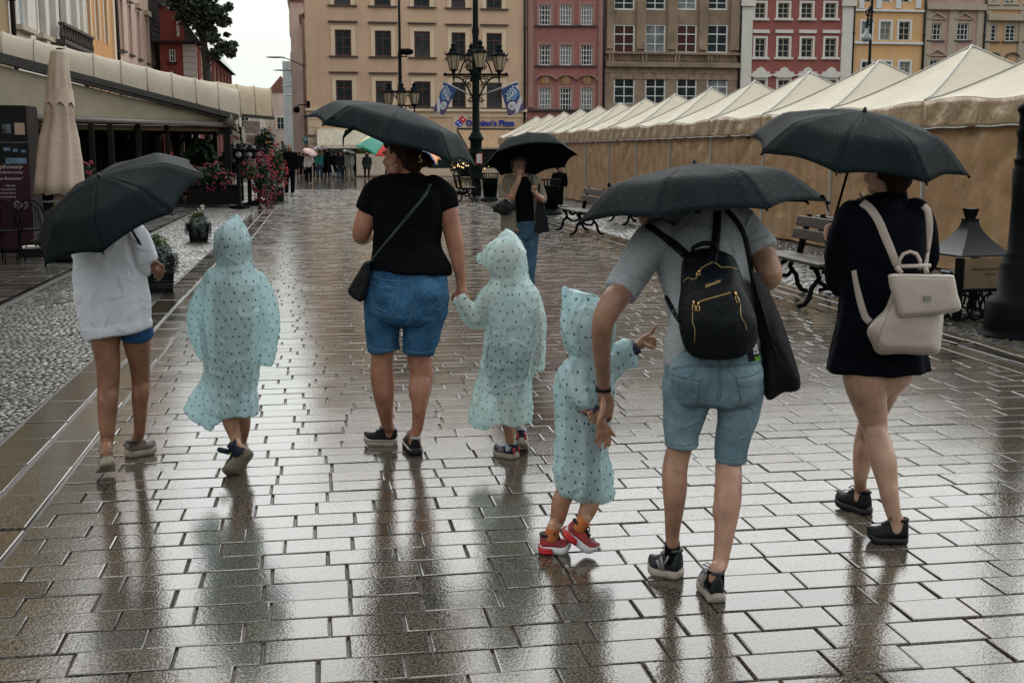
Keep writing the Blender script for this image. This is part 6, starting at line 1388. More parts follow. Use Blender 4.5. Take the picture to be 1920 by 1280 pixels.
fA.limb(mb, [(203, 418, 40), (204, 440, 56), (205, 480, 64), (206, 520, 67), (211, 560, 68.5), (216, 592, 66), (219, 606, 63), (220, 612, 65), (223, 624, 63)], asp=.62, n=44, cap=(1, .05), fold=(7, .028, 1.2, .03), sub=4)
fA.limb(mb, [(236, 430, 26), (252, 452, 29), (264, 476, 28), (270, 494, 25), (277, 504, 15), (283, 507, 10)], asp=.9, n=24, cap=(1, .1), fold=(5, .05, 0, .3))
fA.limb(mb, [(170, 430, 28, .05), (160, 470, 26, .14), (170, 500, 22, .28)], asp=.9)
o = solid(mb, 'sweatshirt', WHITEC, A, .0065, 4, disp=fold_disp(.014, (5, 5, 2.2), 4, .003, 16))
T = bvh(o); mb = MB(); stitch(mb, T, [(150, 622), (175, 621), (210, 616), (245, 610), (283, 600)], 1.2, fA.k, -.001); stitch(mb, T, [(232, 440), (230, 470), (236, 500), (250, 512)], 1.2, fA.k, -.001); mb.build('seam', M('grey_seam', (.30, .32, .37), .9), o)
mb = MB(); fA.limb(mb, [(253, 606, 31, .03), (256, 618, 31, .03), (258, 633, 30.5, .04)], cap=(.2, .05)); fA.limb(mb, [(206, 602, 32), (203, 622, 31)], cap=(.2, .05)); solid(mb, 'shorts', denim('bright_blue_denim', (.02, .085, .19), (.012, .05, .12)), A, .007, 3)
gsh = M('grey_mesh_shoe', (.13, .10, .092), .8, var=.15, vs=12, bump=.5, bs=200); csole = M('cream_sole', (.26, .225, .17), .55, var=.1, vs=12, bump=.3, bs=30)
for (h, t) in (AL, AR):
    shoe(A, fA, h, t, 37, gsh, csole, hc=.095, st=.030, lace=M('cream_lace', (.25, .21, .19), .8), collar=MATS['cream_lace'], stripe=[(MATS['cream_lace'], [(.02, .5), (.02, .85)], .006)])
U1 = [-0.9853, 5.7092, 1.4594, -0.4115, -0.448, 0.1137, 0.1292, 0.4156, 0.677, -0.1106]
umbrella('tilted black umbrella with visible drops, held by the girl in the white sweatshirt', U1, fA.p(293, 507, .03), extra=flap(4, .97, RT * -.6 - ZZ * .3))
# ---------- B: first child in poncho
fB = Fig(5.75); Bp = person('child in pointed-hood aqua rain poncho beside the girl in the white sweatshirt', 440, 885)
BL = ((470, 844, -.04), (430, 896, gp_(fB, 430, 896)[2] + .02))
mb = MB(); hc_, R3 = head(fB, mb, (436, 465, .02), FH, s=.92)
fB.limb(mb, [(437, 490, 14), (437, 520, 18), (437, 540, 38), (437, 600, 36), (436, 660, 36), (438, 700, 36)], asp=.6)
fB.limb(mb, [(425, 690, 22, .0), (424, 740, 18), (430, 778, 16), (433, 795, 14.5), (439, 812, 12.2), (443, 830, 10, -.02), ank(fB, BL[0], BL[1], .08, 9.5, .1), ank(fB, BL[0], BL[1], .045, 10.5, .15)])
fB.limb(mb, [(450, 690, 22, .1), (455, 740, 17, .15), (457, 778, 14, .17), (459, 800, 11, .2), (456, 822, 8.5, .25), (452, 838, 9, .28)])
solid(mb, 'body', SK_C, Bp, .0055, 3)
mb = MB()
fB.limb(mb, [(443, 402, 2), (443, 408, 7), (442, 418, 16), (440, 430, 26), (437, 445, 33.5), (436, 462, 34.5), (436, 478, 33), (438, 490, 31), (440, 498, 30), (441, 504, 34)], asp=.95, n=30, sub=4, fold=(4, .03, .8, .05))
fB.limb(mb, [(440, 496, 34), (440, 508, 42), (438, 525, 56), (438, 550, 61), (438, 590, 63), (437, 620, 58), (435, 655, 53), (434, 690, 50), (431, 720, 49), (429, 740, 49), (430, 752, 52), (434, 760, 50), (434, 775, 49)], asp=.72, n=48, sub=4, cap=(1, .04), fold=(9, -.075, .5, .02))
fB.limb(mb, [(400, 530, 22), (384, 565, 25), (372, 600, 21, .05), (378, 635, 18, .1), (388, 665, 15, .14)], asp=.8, n=24, fold=(5, .08, 0, .2))
fB.limb(mb, [(478, 530, 22), (494, 562, 23), (504, 600, 21), (502, 640, 18), (497, 683, 13)], asp=.8, n=24, cap=(1, .05), fold=(5, .08, 1, .2))
fB.limb(mb, [(415, 690, 18), (400, 730, 26), (380, 768, 33), (368, 787, 32)], asp=.4, n=24, cap=(1, .04), fold=(4, .08, 0, .1))
fB.limb(mb, [(400, 760, 30), (408, 790, 24)], asp=.6, cap=(1, .05))
cxB = fB.p(437, 600)
o = solid(mb, 'rain_poncho', COAT, Bp, .0065, 3, disp=coat_disp(.020, 11), uv=coat_uv(cxB, fB.k))
T = bvh(o); mb = MB(); stitch(mb, T, [(443, 403), (442, 440), (440, 480), (441, 520), (445, 580), (450, 640), (452, 690)], 1.0, fB.k, .0003); stitch(mb, T, [(406, 500), (425, 499), (445, 502), (470, 498)], 1.0, fB.k, .0003); stitch(mb, T, [(395, 536), (430, 537), (460, 535), (485, 532)], 1.2, fB.k, .0005); build_each(mb, 'welded_seam', M('poncho_seam', (.42, .58, .58), .35), o)
nvs = M('navy_shoe', (.008, .013, .03), .6, spec=.3); gr = M('neon_green', (.16, .5, .05), .5)
s_ = shoe(Bp, fB, BL[0], BL[1], 41, nvs, M('khaki_sole', (.16, .135, .095), .65, var=.15, vs=14, bump=.6, bs=45), hc=.10, st=.026, collar=nvs, stripe=[(gr, [(.35, .3), (.5, .8)], .004)], up_hint=FH * .75 - RT * .5 + ZZ * .45)
mb = MB(); fB.limb(mb, [ank(fB, BL[0], BL[1], .10, 10.8, .14), ank(fB, BL[0], BL[1], .075, 12, .17), ank(fB, BL[0], BL[1], .04, 14, .22)], n=16, cap=(.1, .3)); fB.limb(mb, [(412, 843, 5.5, -.03, .4), (425, 846, 5.5, -.03, .4), (436, 848, 5, -.02, .4)], n=10); mb.build('strap', nvs, s_)
shoe(Bp, fB, (452, 838, .33), (450, 842, .50), 34, nvs, SOLEW, hc=.075)
# ---------- C: woman in black T-shirt
fC = Fig(6.15); Cw = person('woman in black T-shirt and denim shorts with pinned-up brown hair', 745, 850)
CL = (gp_(fC, 745, 835), gp_(fC, 683, 833)); CR = (gp_(fC, 781, 856), gp_(fC, 768, 834))
mb = MB(); hc_, R3 = head(fC, mb, (752, 293, 0), RT * -.88 + FH * .47 - ZZ * .08, s=1.0)
fC.limb(mb, [(757, 300, 20), (764, 322, 23), (766, 342, 26), (766, 365, 56), (764, 400, 58), (763, 450, 56), (765, 500, 66), (763, 540, 70), (762, 575, 66)], asp=.62, cap=(1, .2))
fC.limb(mb, [(766, 326, 18), (745, 342, 14), (718, 354, 14)], asp=.8); fC.limb(mb, [(766, 328, 18), (792, 342, 14), (816, 354, 14)], asp=.8)
fC.limb(mb, [(712, 356, 19), (696, 385, 20), (687, 410, 20), (680, 430, 18.5), (678, 443, 16.5, .04), (690, 440, 14, .2), (706, 415, 11, .34), (712, 395, 9, .38), (713, 385, 10, .38)])
fC.limb(mb, [(820, 356, 20), (836, 385, 20), (844, 415, 19), (850, 440, 17.5), (855, 466, 16), (859, 490, 13.5), (863, 515, 10.5), (865, 536, 9), (866, 548, 11), (864, 557, 11, 0, .7)])
for ch in ([(872, 552, 4.5), (877, 562, 4.3, -.02), (870, 570, 4, -.03)], [(868, 556, 4.8), (872, 567, 4.3, -.03), (863, 573, 4, -.04)], [(862, 556, 4.6), (864, 568, 4.3, -.03), (856, 572, 4, -.03)], [(858, 552, 4.6), (855, 563, 4.2, -.02), (852, 571, 3.8, -.02)], [(860, 545, 4.6), (852, 552, 4.4, .0), (849, 562, 4, .0)]): fC.limb(mb, ch, n=8, sub=3)
fC.limb(mb, [(722, 590, 32, 0), (717, 630, 25), (717, 660, 21.5), (716, 685, 21), (717, 712, 22.3), (720, 745, 19.5), (724, 781, 13.5, .06), (727, 798, 11.5, .10), ank(fC, *CL, .10, 11, .22), ank(fC, *CL, .06, 12, .22)])
fC.limb(mb, [(795, 590, 34, 0), (788, 640, 27), (786, 670, 23.5), (789, 690, 22.5), (790, 712, 22.8), (788, 740, 19, -.02), (786, 768, 14, -.05), (783, 799, 11, -.04), ank(fC, *CR, .11, 11, .2), ank(fC, *CR, .06, 12, .2)])
leg_form(fC, mb, (716, 684, 0), (726, 808, .04), 20.5); leg_form(fC, mb, (788, 690, 0), (781, 830, -.12), 21.5)
solid(mb, 'body', SK_W, Cw, .0055, 3); face_parts(Cw, hc_, R3)
mb = MB()
for (x, y_, z, a, b, c_) in ((0, -.028, .035, .082, .090, .085), (0, -.06, -.01, .070, .055, .070), (0, -.075, -.055, .045, .035, .04), (0, .03, .07, .066, .06, .045)): mb.ell(hc_ + R3 @ Vector((x, y_, z)), (a, b, c_), 12, mat=R3)
fC.limb(mb, [(785, 300, 15), (795, 300, 15), (803, 303, 11), (810, 306, 5), (814, 302, 2)]); fC.limb(mb, [(800, 306, 6), (806, 314, 2)])
solid(mb, 'hair', HAIRB, Cw, .005, 2, disp=lambda c, n: .0025 * noise.noise(Vector((c.x * 60, c.y * 60, c.z * 160))))
mb = MB(); mb.tube([fC.p(x, y_, -.07) for x, y_ in ((790, 290), (787, 292), (786, 296), (790, 299), (791, 302), (788, 304), (783, 303))], .0035, 6); mb.build('hair_clip', GOLD, Cw); mb = MB(); mb.ell(fC.p(742.5, 310, -.075), .005, 8); mb.build('earring', M('pearl', (.6, .6, .58), .3), Cw)
mb = MB()
fC.limb(mb, [(772, 337, 26), (768, 345, 46), (767, 354, 62), (766, 372, 69), (765, 395, 69), (764, 420, 64), (762, 440, 63), (762, 455, 63), (763, 475, 67), (766, 500, 77), (766, 507, 80)], asp=.76, n=48, cap=(.4, .03), fold=(9, .018, 0, .05), sub=4)
fC.limb(mb, [(718, 352, 24), (704, 366, 26), (696, 382, 25), (688, 398, 24)], asp=.95, n=24, cap=(1, .04)); fC.limb(mb, [(814, 352, 24), (828, 366, 25), (836, 382, 24), (840, 392, 22)], asp=.95, n=24, cap=(1, .04))
fC.limb(mb, [(725, 350, 15), (745, 344, 19), (768, 342, 20), (792, 347, 18), (814, 354, 16)], asp=1.15); sh = solid(mb, 't_shirt', BLACKC, Cw, .006, 3, disp=fold_disp(.011, (6, 6, 6), 2, .003, 18))
dC = denim('mid_blue_denim', (.060, .175, .31), (.008, .045, .115)); mb = MB()
fC.limb(mb, [(766, 498, 72), (764, 520, 77), (762, 548, 80), (760, 572, 80), (758, 590, 76)], asp=.74, n=36, cap=(.02, .3))
fC.limb(mb, [(722, 575, 41), (718, 610, 33), (718, 640, 30), (720, 657, 29)], cap=(1, .04), fold=(6, .02, 0, .1), n=28); fC.limb(mb, [(798, 575, 43), (792, 615, 37), (787, 645, 32), (785.5, 662, 30)], cap=(1, .04), fold=(6, .02, 2, .1), n=28)
fC.limb(mb, [(730, 548, 32, -.08), (733, 572, 28, -.07)]); fC.limb(mb, [(797, 548, 34, -.08), (794, 572, 30, -.07)])
so = solid(mb, 'denim_shorts', dC, Cw, .006, 4, disp=fold_disp(.008, (9, 9, 6), 7, .002, 22)); T = bvh(so)
mb = MB()
stitch(mb, T, [(690, 512), (720, 524), (765, 528), (800, 527), (838, 518)], 1.4, fC.k); stitch(mb, T, [(772, 502), (773, 530), (774, 560), (772, 585), (762, 610)], 1.4, fC.k); stitch(mb, T, [(770, 502), (770.5, 530), (771, 560)], 1.0, fC.k)
for P in ([(696, 526), (748, 532), (745, 575), (722, 584), (700, 572), (696, 528)], [(804, 530), (838, 524), (838, 560), (823, 582), (810, 572), (805, 532)], [(698, 534), (746, 540)], [(806, 538), (838, 532)]): stitch(mb, T, P, 1.9, fC.k, sub=1 if len(P) > 2 else 4)
for P in ([(692, 650), (718, 657), (746, 653)], [(758, 657), (785, 661), (813, 657)]): stitch(mb, T, P, 1.6, fC.k)
mb.build('stitching', M('pale_denim_stitch', (.12, .22, .32), .8, var=.3, vs=200), so)
for (h, t) in (CL, CR):
    shoe(Cw, fC, h, t, 36, BLACKC if 'x' == 'y' else M('black_canvas_shoe', (.006, .008, .010), .75, spec=.2), RUB if h[0] > 760 else M('cream_platform', (.36, .33, .27), .5, var=.08), hc=.100, st=.034, lace=MATS['black_canvas_shoe'], collar=M('pale_lining', (.40, .42, .46), .8), stripe=[(SOLEW, [(.02, .03), (.15, .02), (.3, .02), (.5, .02), (.7, .03), (.9, .06)], .0045)])
bag = thing('crossbody_bag', 'small black crossbody bag at the left hip of the woman in the black T-shirt', 'bag', fC.p(672, 530, -.1)); BT = bvh(sh, so)
mb = MB(); P = [(684, 489), (650, 545), (656, 556), (677, 569), (688, 545), (694, 510), (692, 494)]; c0 = sum((fC.p(x, y_, -.16) for x, y_ in P), Vector()) / len(P)
front = [fC.p(x, y_, -.13) for x, y_ in P]; mb.poly(list(reversed(front)), .09, FH); b_ = mb.build('pouch', M('black_nylon', (.005, .006, .007), .5, spec=.3, bump=.4, bs=25), bag); bevel(b_, .012, 2)
mb = MB(); mb.poly([fC.p(x, y_, -.14) for x, y_ in ((654, 542), (672, 566), (688, 530), (690, 500), (684, 492))], .01, FH); bevel(mb.build('flap', MATS['black_nylon'], bag), .004)
mb = MB(); ribbon(mb, BT, [(808, 345), (795, 368), (770, 400), (740, 436), (715, 466), (698, 487)], 5.5, fC.k, .004); mb.tube([fC.p(698, 487, -.16), fC.p(690, 494, -.14), fC.p(686, 500, -.13)], .006, 6); mb.build('strap', M('grey_green_webbing', (.018, .028, .032), .5, spec=.4), bag)
U2 = [0.4209, 6.2191, 1.795, 0.2927, -0.0206, 0.041, 0.1202, 0.3996, 0.6985, -0.0741]
def u2x(T, rp, n):
    m_ = MB(); P = [rp(-3, .88), rp(-3, .95) - ZZ * .0, W(663, 240, 5.85), W(650, 248, 5.85), W(644, 258, 5.86), W(643, 275, 5.87)]; m_.tube(P, [.010, .012, .014, .012, .005, .003], 6); m_.build('strap', UMB, T)
umbrella('wide black umbrella tipped right over the woman in the black T-shirt', U2, fC.p(713, 372, .36), extra=u2x)
# ---------- D: second child
fD = Fig(6.0); Dp = person('child in a pale see-through rain poncho, holding the hand of the woman in denim shorts', 950, 858)
DL = (gp_(fD, 969, 861), gp_(fD, 929, 852)); DR = ((978, 834, .10), (976, 842, .26))
mb = MB(); hc_, R3 = head(fD, mb, (948, 490, .02), FH * .8 - RT * .6, s=.90)
fD.limb(mb, [(950, 515, 14), (955, 540, 20), (958, 560, 36), (960, 620, 36), (953, 660, 38), (948, 700, 36)], asp=.6)
fD.limb(mb, [(918, 562, 14), (900, 590, 12), (888, 596, 11), (872, 575, 9), (862, 562, 9)])
fD.limb(mb, [(996, 562, 14), (1005, 610, 11), (1008, 650, 9), (1006, 680, 9)])
fD.limb(mb, [(940, 690, 22, 0), (945, 740, 17), (950, 778, 13, 0), (953, 800, 11), (956, 820, 9.3, .02), ank(fD, *DL, .08, 9.5, .3), ank(fD, *DL, .045, 10, .3)])
fD.limb(mb, [(962, 690, 22, .1), (968, 740, 17, .15), (972, 790, 10.5, .2), (976, 808, 9, .17), ank(fD, *DR, .08, 9), ank(fD, *DR, .05, 9)])
solid(mb, 'body', SK_C, Dp, .0055, 3)
mb = MB(); fD.limb(mb, [(955, 650, 44), (952, 680, 43), (948, 700, 42)], asp=.62, cap=(.2, .5)); fD.limb(mb, [(938, 695, 26), (940, 738, 22)], cap=(1, .05)); fD.limb(mb, [(962, 695, 26, .06), (966, 738, 22, .12)], cap=(1, .05)); solid(mb, 'shorts', M('slate_shorts', (.05, .09, .12), .8), Dp, .008, 3)
mb = MB(); fD.limb(mb, [(953, 545, 26), (958, 560, 44), (961, 600, 43), (958, 655, 42)], asp=.62, cap=(.5, .1)); solid(mb, 'shirt', M('pale_grey_tshirt', (.45, .47, .50), .8), Dp, .008, 3)
mb = MB()
fD.limb(mb, [(949, 430, 3), (950, 438, 13), (951, 452, 24), (951, 470, 33), (952, 488, 36), (954, 505, 36), (957, 520, 33), (958, 530, 36)], asp=.9, n=30, sub=4, fold=(4, .03, .8, .05))
fD.limb(mb, [(945, 472, 30), (928, 478, 25, .02), (914, 482, 18, .04), (903, 483, 10, .05)], asp=1.2)
fD.limb(mb, [(957, 520, 34), (957, 535, 44), (958, 552, 52), (963, 585, 56), (966, 620, 54), (960, 655, 52), (948, 700, 49), (944, 735, 53), (942, 765, 57), (941, 788, 58)], asp=.75, n=48, sub=4, cap=(1, .04), fold=(9, -.085, .9, .02))
fD.limb(mb, [(925, 556, 24), (908, 582, 23), (890, 594, 20), (874, 578, 17), (860, 558, 12)], asp=.85, n=24, cap=(1, .1), fold=(6, .09, 0, .3))
fD.limb(mb, [(990, 555, 22), (1003, 590, 20), (1007, 640, 18), (1004, 692, 17)], asp=.8, n=24, cap=(1, .05), fold=(5, .07, 1, .2))
fD.limb(mb, [(915, 740, 24), (902, 775, 27), (893, 800, 22)], asp=.5, n=24, cap=(1, .05)); fD.limb(mb, [(970, 730, 24), (985, 760, 18), (993, 772, 12)], asp=.6, n=20, cap=(1, .3))
o = solid(mb, 'rain_poncho', COATP, Dp, .0065, 3, disp=coat_disp(.020, 31), uv=coat_uv(fD.p(955, 620), fD.k))
T = bvh(o); mb = MB(); stitch(mb, T, [(955, 432), (960, 460), (958, 500), (966, 560), (975, 620), (974, 660)], 1.0, fD.k, .0003); stitch(mb, T, [(924, 523), (945, 530), (965, 529), (986, 522)], 1.0, fD.k, .0003); build_each(mb, 'welded_seam', MATS['poncho_seam'], o)
socw = M('pale_sock', (.38, .40, .45), .85); rdst = M('red_heel_tab', (.40, .015, .015), .6)
for (h, t) in (DL, DR):
    shoe(Dp, fD, h, t, 33, nvs, csole, hc=.078, st=.026, collar=nvs, stripe=[(rdst, [(.01, .1), (.02, .9)], .006), (SOLEW, [(.42, .2), (.50, .75)], .003), (SOLEW, [(.50, .2), (.57, .7)], .003), (SOLEW, [(.58, .2), (.64, .6)], .003)])
mb = MB()
for q_ in (DL, DR): fD.limb(mb, [ank(fD, *q_, .095, 10.2, .3 if q_ is DL else .2), ank(fD, *q_, .07, 10.5, .3 if q_ is DL else .2), ank(fD, *q_, .04, 10.5, .3 if q_ is DL else .2)], n=14, cap=(.1, .1))
build_each(mb, 'sock', socw, Dp)
# ---------- F: man in grey T-shirt
fM = Fig(4.25); Mp = person('man in grey T-shirt and faded denim shorts bending forward with a black backpack', 1300, 1105)
ML = (gp_(fM, 1278, 1084), gp_(fM, 1217, 1070)); MR = (gp_(fM, 1346, 1132), gp_(fM, 1322, 1096))
mb = MB(); hc_, R3 = head(fM, mb, (1235, 385, .38), FH * .75 - RT * .55 - ZZ * .4, s=1.03)
fM.limb(mb, [(1250, 400, 30, .34), (1275, 425, 34, .26), (1300, 450, 80, .2), (1315, 500, 78, .14), (1330, 560, 76, .06), (1340, 620, 78, .0), (1342, 690, 78, 0)], asp=.56, cap=(1, .3))
fM.limb(mb, [(1222, 465, 24, .16), (1198, 503, 24, .1), (1172, 538, 24.5, .05), (1150, 566, 25, .0), (1133, 597, 22.5, .0), (1129, 625, 20.5, .03), (1128, 655, 18.5, .08), (1130, 690, 16, .14), (1132, 720, 13.8, .19), (1133, 736, 13.5, .21), (1137, 752, 16, .22, .6), (1138, 766, 15, .22, .6), (1137, 774, 12, .22, .6)])
for ch in ([(1131, 755, 7, .18), (1129, 770, 6.4, .155), (1125, 783, 5.8, .14), (1121, 795, 4.8, .14)], [(1132, 766, 5.6, .25), (1121, 768, 5.2, .24), (1110, 771, 4.8, .20), (1103, 775, 4.2, .17)], [(1132, 773, 5.6, .25), (1122, 777, 5.2, .24), (1112, 780, 4.8, .20), (1105, 784, 4.2, .17)], [(1133, 779, 5.4, .25), (1124, 785, 5, .24), (1115, 788, 4.6, .20), (1109, 792, 4.0, .17)], [(1142, 768, 5.4, .23), (1145, 780, 5, .24), (1141, 789, 4.6, .25), (1133, 791, 4, .25)]): fM.limb(mb, ch, n=8, sub=3)
fM.limb(mb, [(1405, 440, 28, .2), (1424, 468, 26, .16), (1438, 495, 25, .1), (1444, 515, 23.5, .08), (1436, 528, 19, .16), (1418, 505, 15, .32), (1385, 470, 13, .42), (1360, 455, 13, .44)])
fM.limb(mb, [(1292, 700, 40, 0), (1280, 770, 32), (1276, 830, 25), (1269, 858, 24.5), (1265, 885, 24.5, -.01), (1265, 915, 24, -.02), (1264, 953, 19.5, -.01), (1261, 992, 15, .02), (1261, 1016, 13.2, .03), ank(fM, *ML, .11, 13.5, .3), ank(fM, *ML, .06, 14.5, .3)])
fM.limb(mb, [(1388, 700, 40, 0), (1380, 780, 32), (1371, 840, 25), (1366, 868, 25.5), (1366, 900, 26, -.05), (1364, 940, 26, -.09), (1360, 985, 21, -.12), (1354, 1031, 16.5, -.15), (1349, 1060, 15, -.17), ank(fM, *MR, .11, 15, .2), ank(fM, *MR, .06, 16, .2)])
leg_form(fM, mb, (1267, 878, 0), (1260, 1035, .03), 24); leg_form(fM, mb, (1366, 902, -.05), (1346, 1085, -.17), 26)
solid(mb, 'body', SK_M, Mp, .0055, 3)
mb = MB(); mb.ell(hc_ + R3 @ Vector((0, -.02, .03)), (.083, .098, .085), 14, mat=R3); mb.ell(hc_ + R3 @ Vector((0, -.06, -.02)), (.07, .05, .06), 12, mat=R3); solid(mb, 'hair', HAIRB, Mp, .006, 3)
mb = MB()
fM.limb(mb, [(1272, 405, 45, .26), (1290, 420, 78, .24), (1305, 440, 98, .20), (1315, 470, 97, .16), (1322, 510, 90, .12), (1330, 560, 84, .06), (1336, 610, 84, .02), (1341, 650, 88, 0), (1346, 672, 88, 0), (1350, 680, 86, 0)], asp=.52, n=48, cap=(.5, .03), fold=(7, .018, 0, .04), sub=4)
fM.limb(mb, [(1232, 445, 38, .18), (1206, 480, 37, .12), (1180, 520, 34, .08), (1162, 548, 32, .05)], asp=1.05, n=26, cap=(1, .04)); fM.limb(mb, [(1385, 420, 34, .2), (1410, 445, 32, .17), (1428, 470, 30, .14)], asp=.9, n=26, cap=(1, .04))
fM.limb(mb, [(1285, 600, 30, 0), (1276, 650, 28, 0), (1271, 684, 24, 0)], asp=1.5, cap=(1, .05)); ts = solid(mb, 't_shirt', GREYC, Mp, .0065, 3, disp=fold_disp(.014, (4.5, 4.5, 3.5), 9, .003, 15))
dM = denim('washed_blue_denim', (.21, .30, .34), (.075, .135, .17)); mb = MB()
fM.limb(mb, [(1338, 648, 88), (1340, 680, 93), (1340, 710, 96), (1338, 735, 92), (1336, 748, 86)], asp=.66, n=40, cap=(.02, .15))
fM.limb(mb, [(1292, 720, 50), (1284, 770, 42), (1278, 805, 35), (1277, 822, 33), (1277, 836, 33)], asp=1.1, cap=(1, .04), n=28, fold=(6, .015, 0, .1)); fM.limb(mb, [(1385, 720, 50), (1384, 770, 40), (1376, 815, 34), (1371, 845, 31), (1369, 864, 31)], asp=1.1, cap=(1, .04), n=28, fold=(6, .015, 2, .1))
fM.limb(mb, [(1296, 700, 42, -.08), (1298, 730, 36, -.07)]); fM.limb(mb, [(1388, 700, 42, -.08), (1386, 730, 36, -.07)])
so = solid(mb, 'denim_shorts', dM, Mp, .0065, 4, disp=fold_disp(.006, (9, 9, 5), 17, .002, 20)); T = bvh(so)
mb = MB(); k = fM.k
stitch(mb, T, [(1262, 690), (1300, 684), (1348, 686), (1395, 683), (1430, 678)], 1.6, k); stitch(mb, T, [(1262, 693), (1300, 687), (1348, 689), (1395, 686), (1430, 681)], 1.2, k)
for dx in (-2.5, 2.5): stitch(mb, T, [(1349 + dx, 652), (1350 + dx, 690), (1350 + dx, 730), (1345 + dx, 752)], 1.4, k)
for P in ([(1249, 693), (1275, 703), (1318, 710), (1312, 762), (1285, 764), (1256, 745), (1249, 697)], [(1376, 704), (1405, 700), (1436, 685), (1434, 720), (1408, 767), (1384, 755), (1377, 708)], [(1252, 697), (1276, 707), (1316, 714)], [(1378, 709), (1406, 705), (1434, 691)], [(1313, 710), (1308, 758)], [(1381, 706), (1389, 752)]): stitch(mb, T, P, 1.7, k, sub=1 if len(P) > 3 else 4)
for P in ([(1248, 828), (1276, 836), (1308, 830)], [(1342, 853), (1370, 862), (1399, 857)]): stitch(mb, T, P, 1.2, k)
mb.build('stitching', STITCH, so)
mb = MB(); mb.tube([fM.p(1132, 728, .20) + ZZ * z for z in (-.012, .012)], 15.5 * k, 20); mb.build('wristband', RUB, Mp)
greyp = M('shoe_grey_panel', (.24, .23, .22), .7)
for (h, t) in (ML, MR):
    shoe(Mp, fM, h, t, 47, M('black_leather_shoe', (.007, .010, .012), .5, spec=.35, bump=.3, bs=70), SOLEW, hc=.112, st=.026, lace=greyp, collar=M('dark_teal_lining', (.02, .032, .034), .6), stripe=[(greyp, [(.42, .1), (.52, .8)], .006), (greyp, [(.50, .1), (.62, .7)], .006), (greyp, [(.30, .75), (.40, .35)], .005)])
mb = MB(); fM.limb(mb, [ank(fM, *ML, .135, 14.6, .3), ank(fM, *ML, .10, 15, .3), ank(fM, *ML, .05, 15.2, .3)], n=16, cap=(.1, .1)); fM.limb(mb, [ank(fM, *MR, .112, 16, .2), ank(fM, *MR, .05, 16.5, .2)], n=16, cap=(.1, .1)); build_each(mb, 'sock', BLACKC, Mp)
mb = MB(); T = bvh([c for c in Mp.children if c.name.startswith('body')][0]); stitch(mb, T, [(1386, 890), (1389, 905), (1387, 920), (1390, 935), (1387, 955)], 2.0, k, -.001); stitch(mb, T, [(1383, 900), (1386, 912), (1384, 928)], 1.4, k, -.001); mb.build('leg_tattoo', M('tattoo_ink', (.12, .09, .08), .6), Mp)
# backpack
bkp = thing('backpack', 'black backpack with gold zips and script lettering on the bending man', 'backpack', fM.p(1345, 570, -.1)); blk = M('black_pack_nylon', (.004, .006, .008), .45, spec=.15, bump=.3, bs=45)
mb = MB(); fM.limb(mb, [(1326, 478, 28, -.02), (1330, 492, 46, -.08), (1334, 520, 55, -.13), (1338, 555, 61, -.17), (1343, 590, 67, -.18), (1349, 620, 68, -.18), (1351, 640, 66, -.17), (1351, 648, 62, -.16)], asp=.58, n=36, cap=(.3, .12))
pk_ = solid(mb, 'main_bag', blk, bkp, .006, 4, disp=fold_disp(.010, (7, 7, 5), 5, .002, 20)); T = bvh(pk_); T2_ = bvh(pk_, ts, so)
zp = M('gold_zip', (.34, .25, .10), .4, metal=.6, var=.3, vs=400)
mb = MB(); stitch(mb, T, [(1281, 529), (1291, 521), (1300, 524), (1306, 520), (1308, 510), (1320, 500), (1338, 492), (1352, 501), (1366, 501), (1382, 505)], 2.6, k); stitch(mb, T, [(1311, 566), (1330, 560), (1352, 554), (1369, 549)], 4.5, k); stitch(mb, T, [(1299, 585), (1299, 604), (1303, 618), (1302, 642)], 2.6, k); stitch(mb, T, [(1388, 570), (1389, 592), (1396, 606), (1400, 620)], 2.6, k); mb.build('zip', zp, bkp)
for (x, y_, dx, dy) in ((1300, 562, 1, 20), (1309, 565, -1, 17), (1377, 545, 7, 22), (1312, 505, -4, 10)):
    mb = MB(); a, n_ = hit(T, x, y_); b_, _ = hit(T, x + dx, y_ + dy); n_ = -FH; mb.tube([a + n_ * .006, a.lerp(b_, .45) + n_ * .006], .0045, 6); c = a.lerp(b_, .72) + n_ * .006; sd = RT * .0065; u_ = (b_ - a) * .26; mb.tube([c - u_ + sd * .6, c + u_ + sd, c + u_ - sd, c - u_ - sd * .6], .0018, 5, closed=True); mb.build('zip_puller', GOLD, bkp)
a, n_ = hit(T, 1322, 539); b_, _ = hit(T, 1348, 529); text_mesh('Sakwador', .0145, frame3(b_ - a, -FH), a - FH * .004, 'gold_lettering', GOLD, bkp, depth=.0015, shear=.35, bold=.0006)
mb = MB(); ribbon(mb, T2_, [(1214, 424, 15), (1240, 442, 15), (1268, 462, 16), (1290, 482, 16), (1302, 492, 14)], 15, k, .006, .003); ribbon(mb, T2_, [(1345, 398, 15), (1344, 425, 15), (1341, 455, 16), (1336, 480, 18), (1334, 492, 18)], 15, k, .006, .003); mb.build('strap', blk, bkp)
mb = MB(); mb.tube([fM.p(x, y_, -.05) for x, y_ in ((1296, 483), (1300, 464), (1318, 456), (1338, 456), (1346, 470), (1350, 484))], .009, 8); mb.build('grab_handle', blk, bkp)
mb = MB(); a = fM.p(1262, 578, -.03); ribbon(mb, T2_, [(1250, 556, 8), (1258, 572, 9), (1266, 588, 8), (1276, 602, 8)], 8, k, .005, .003); mb.build('lower_strap', blk, bkp)
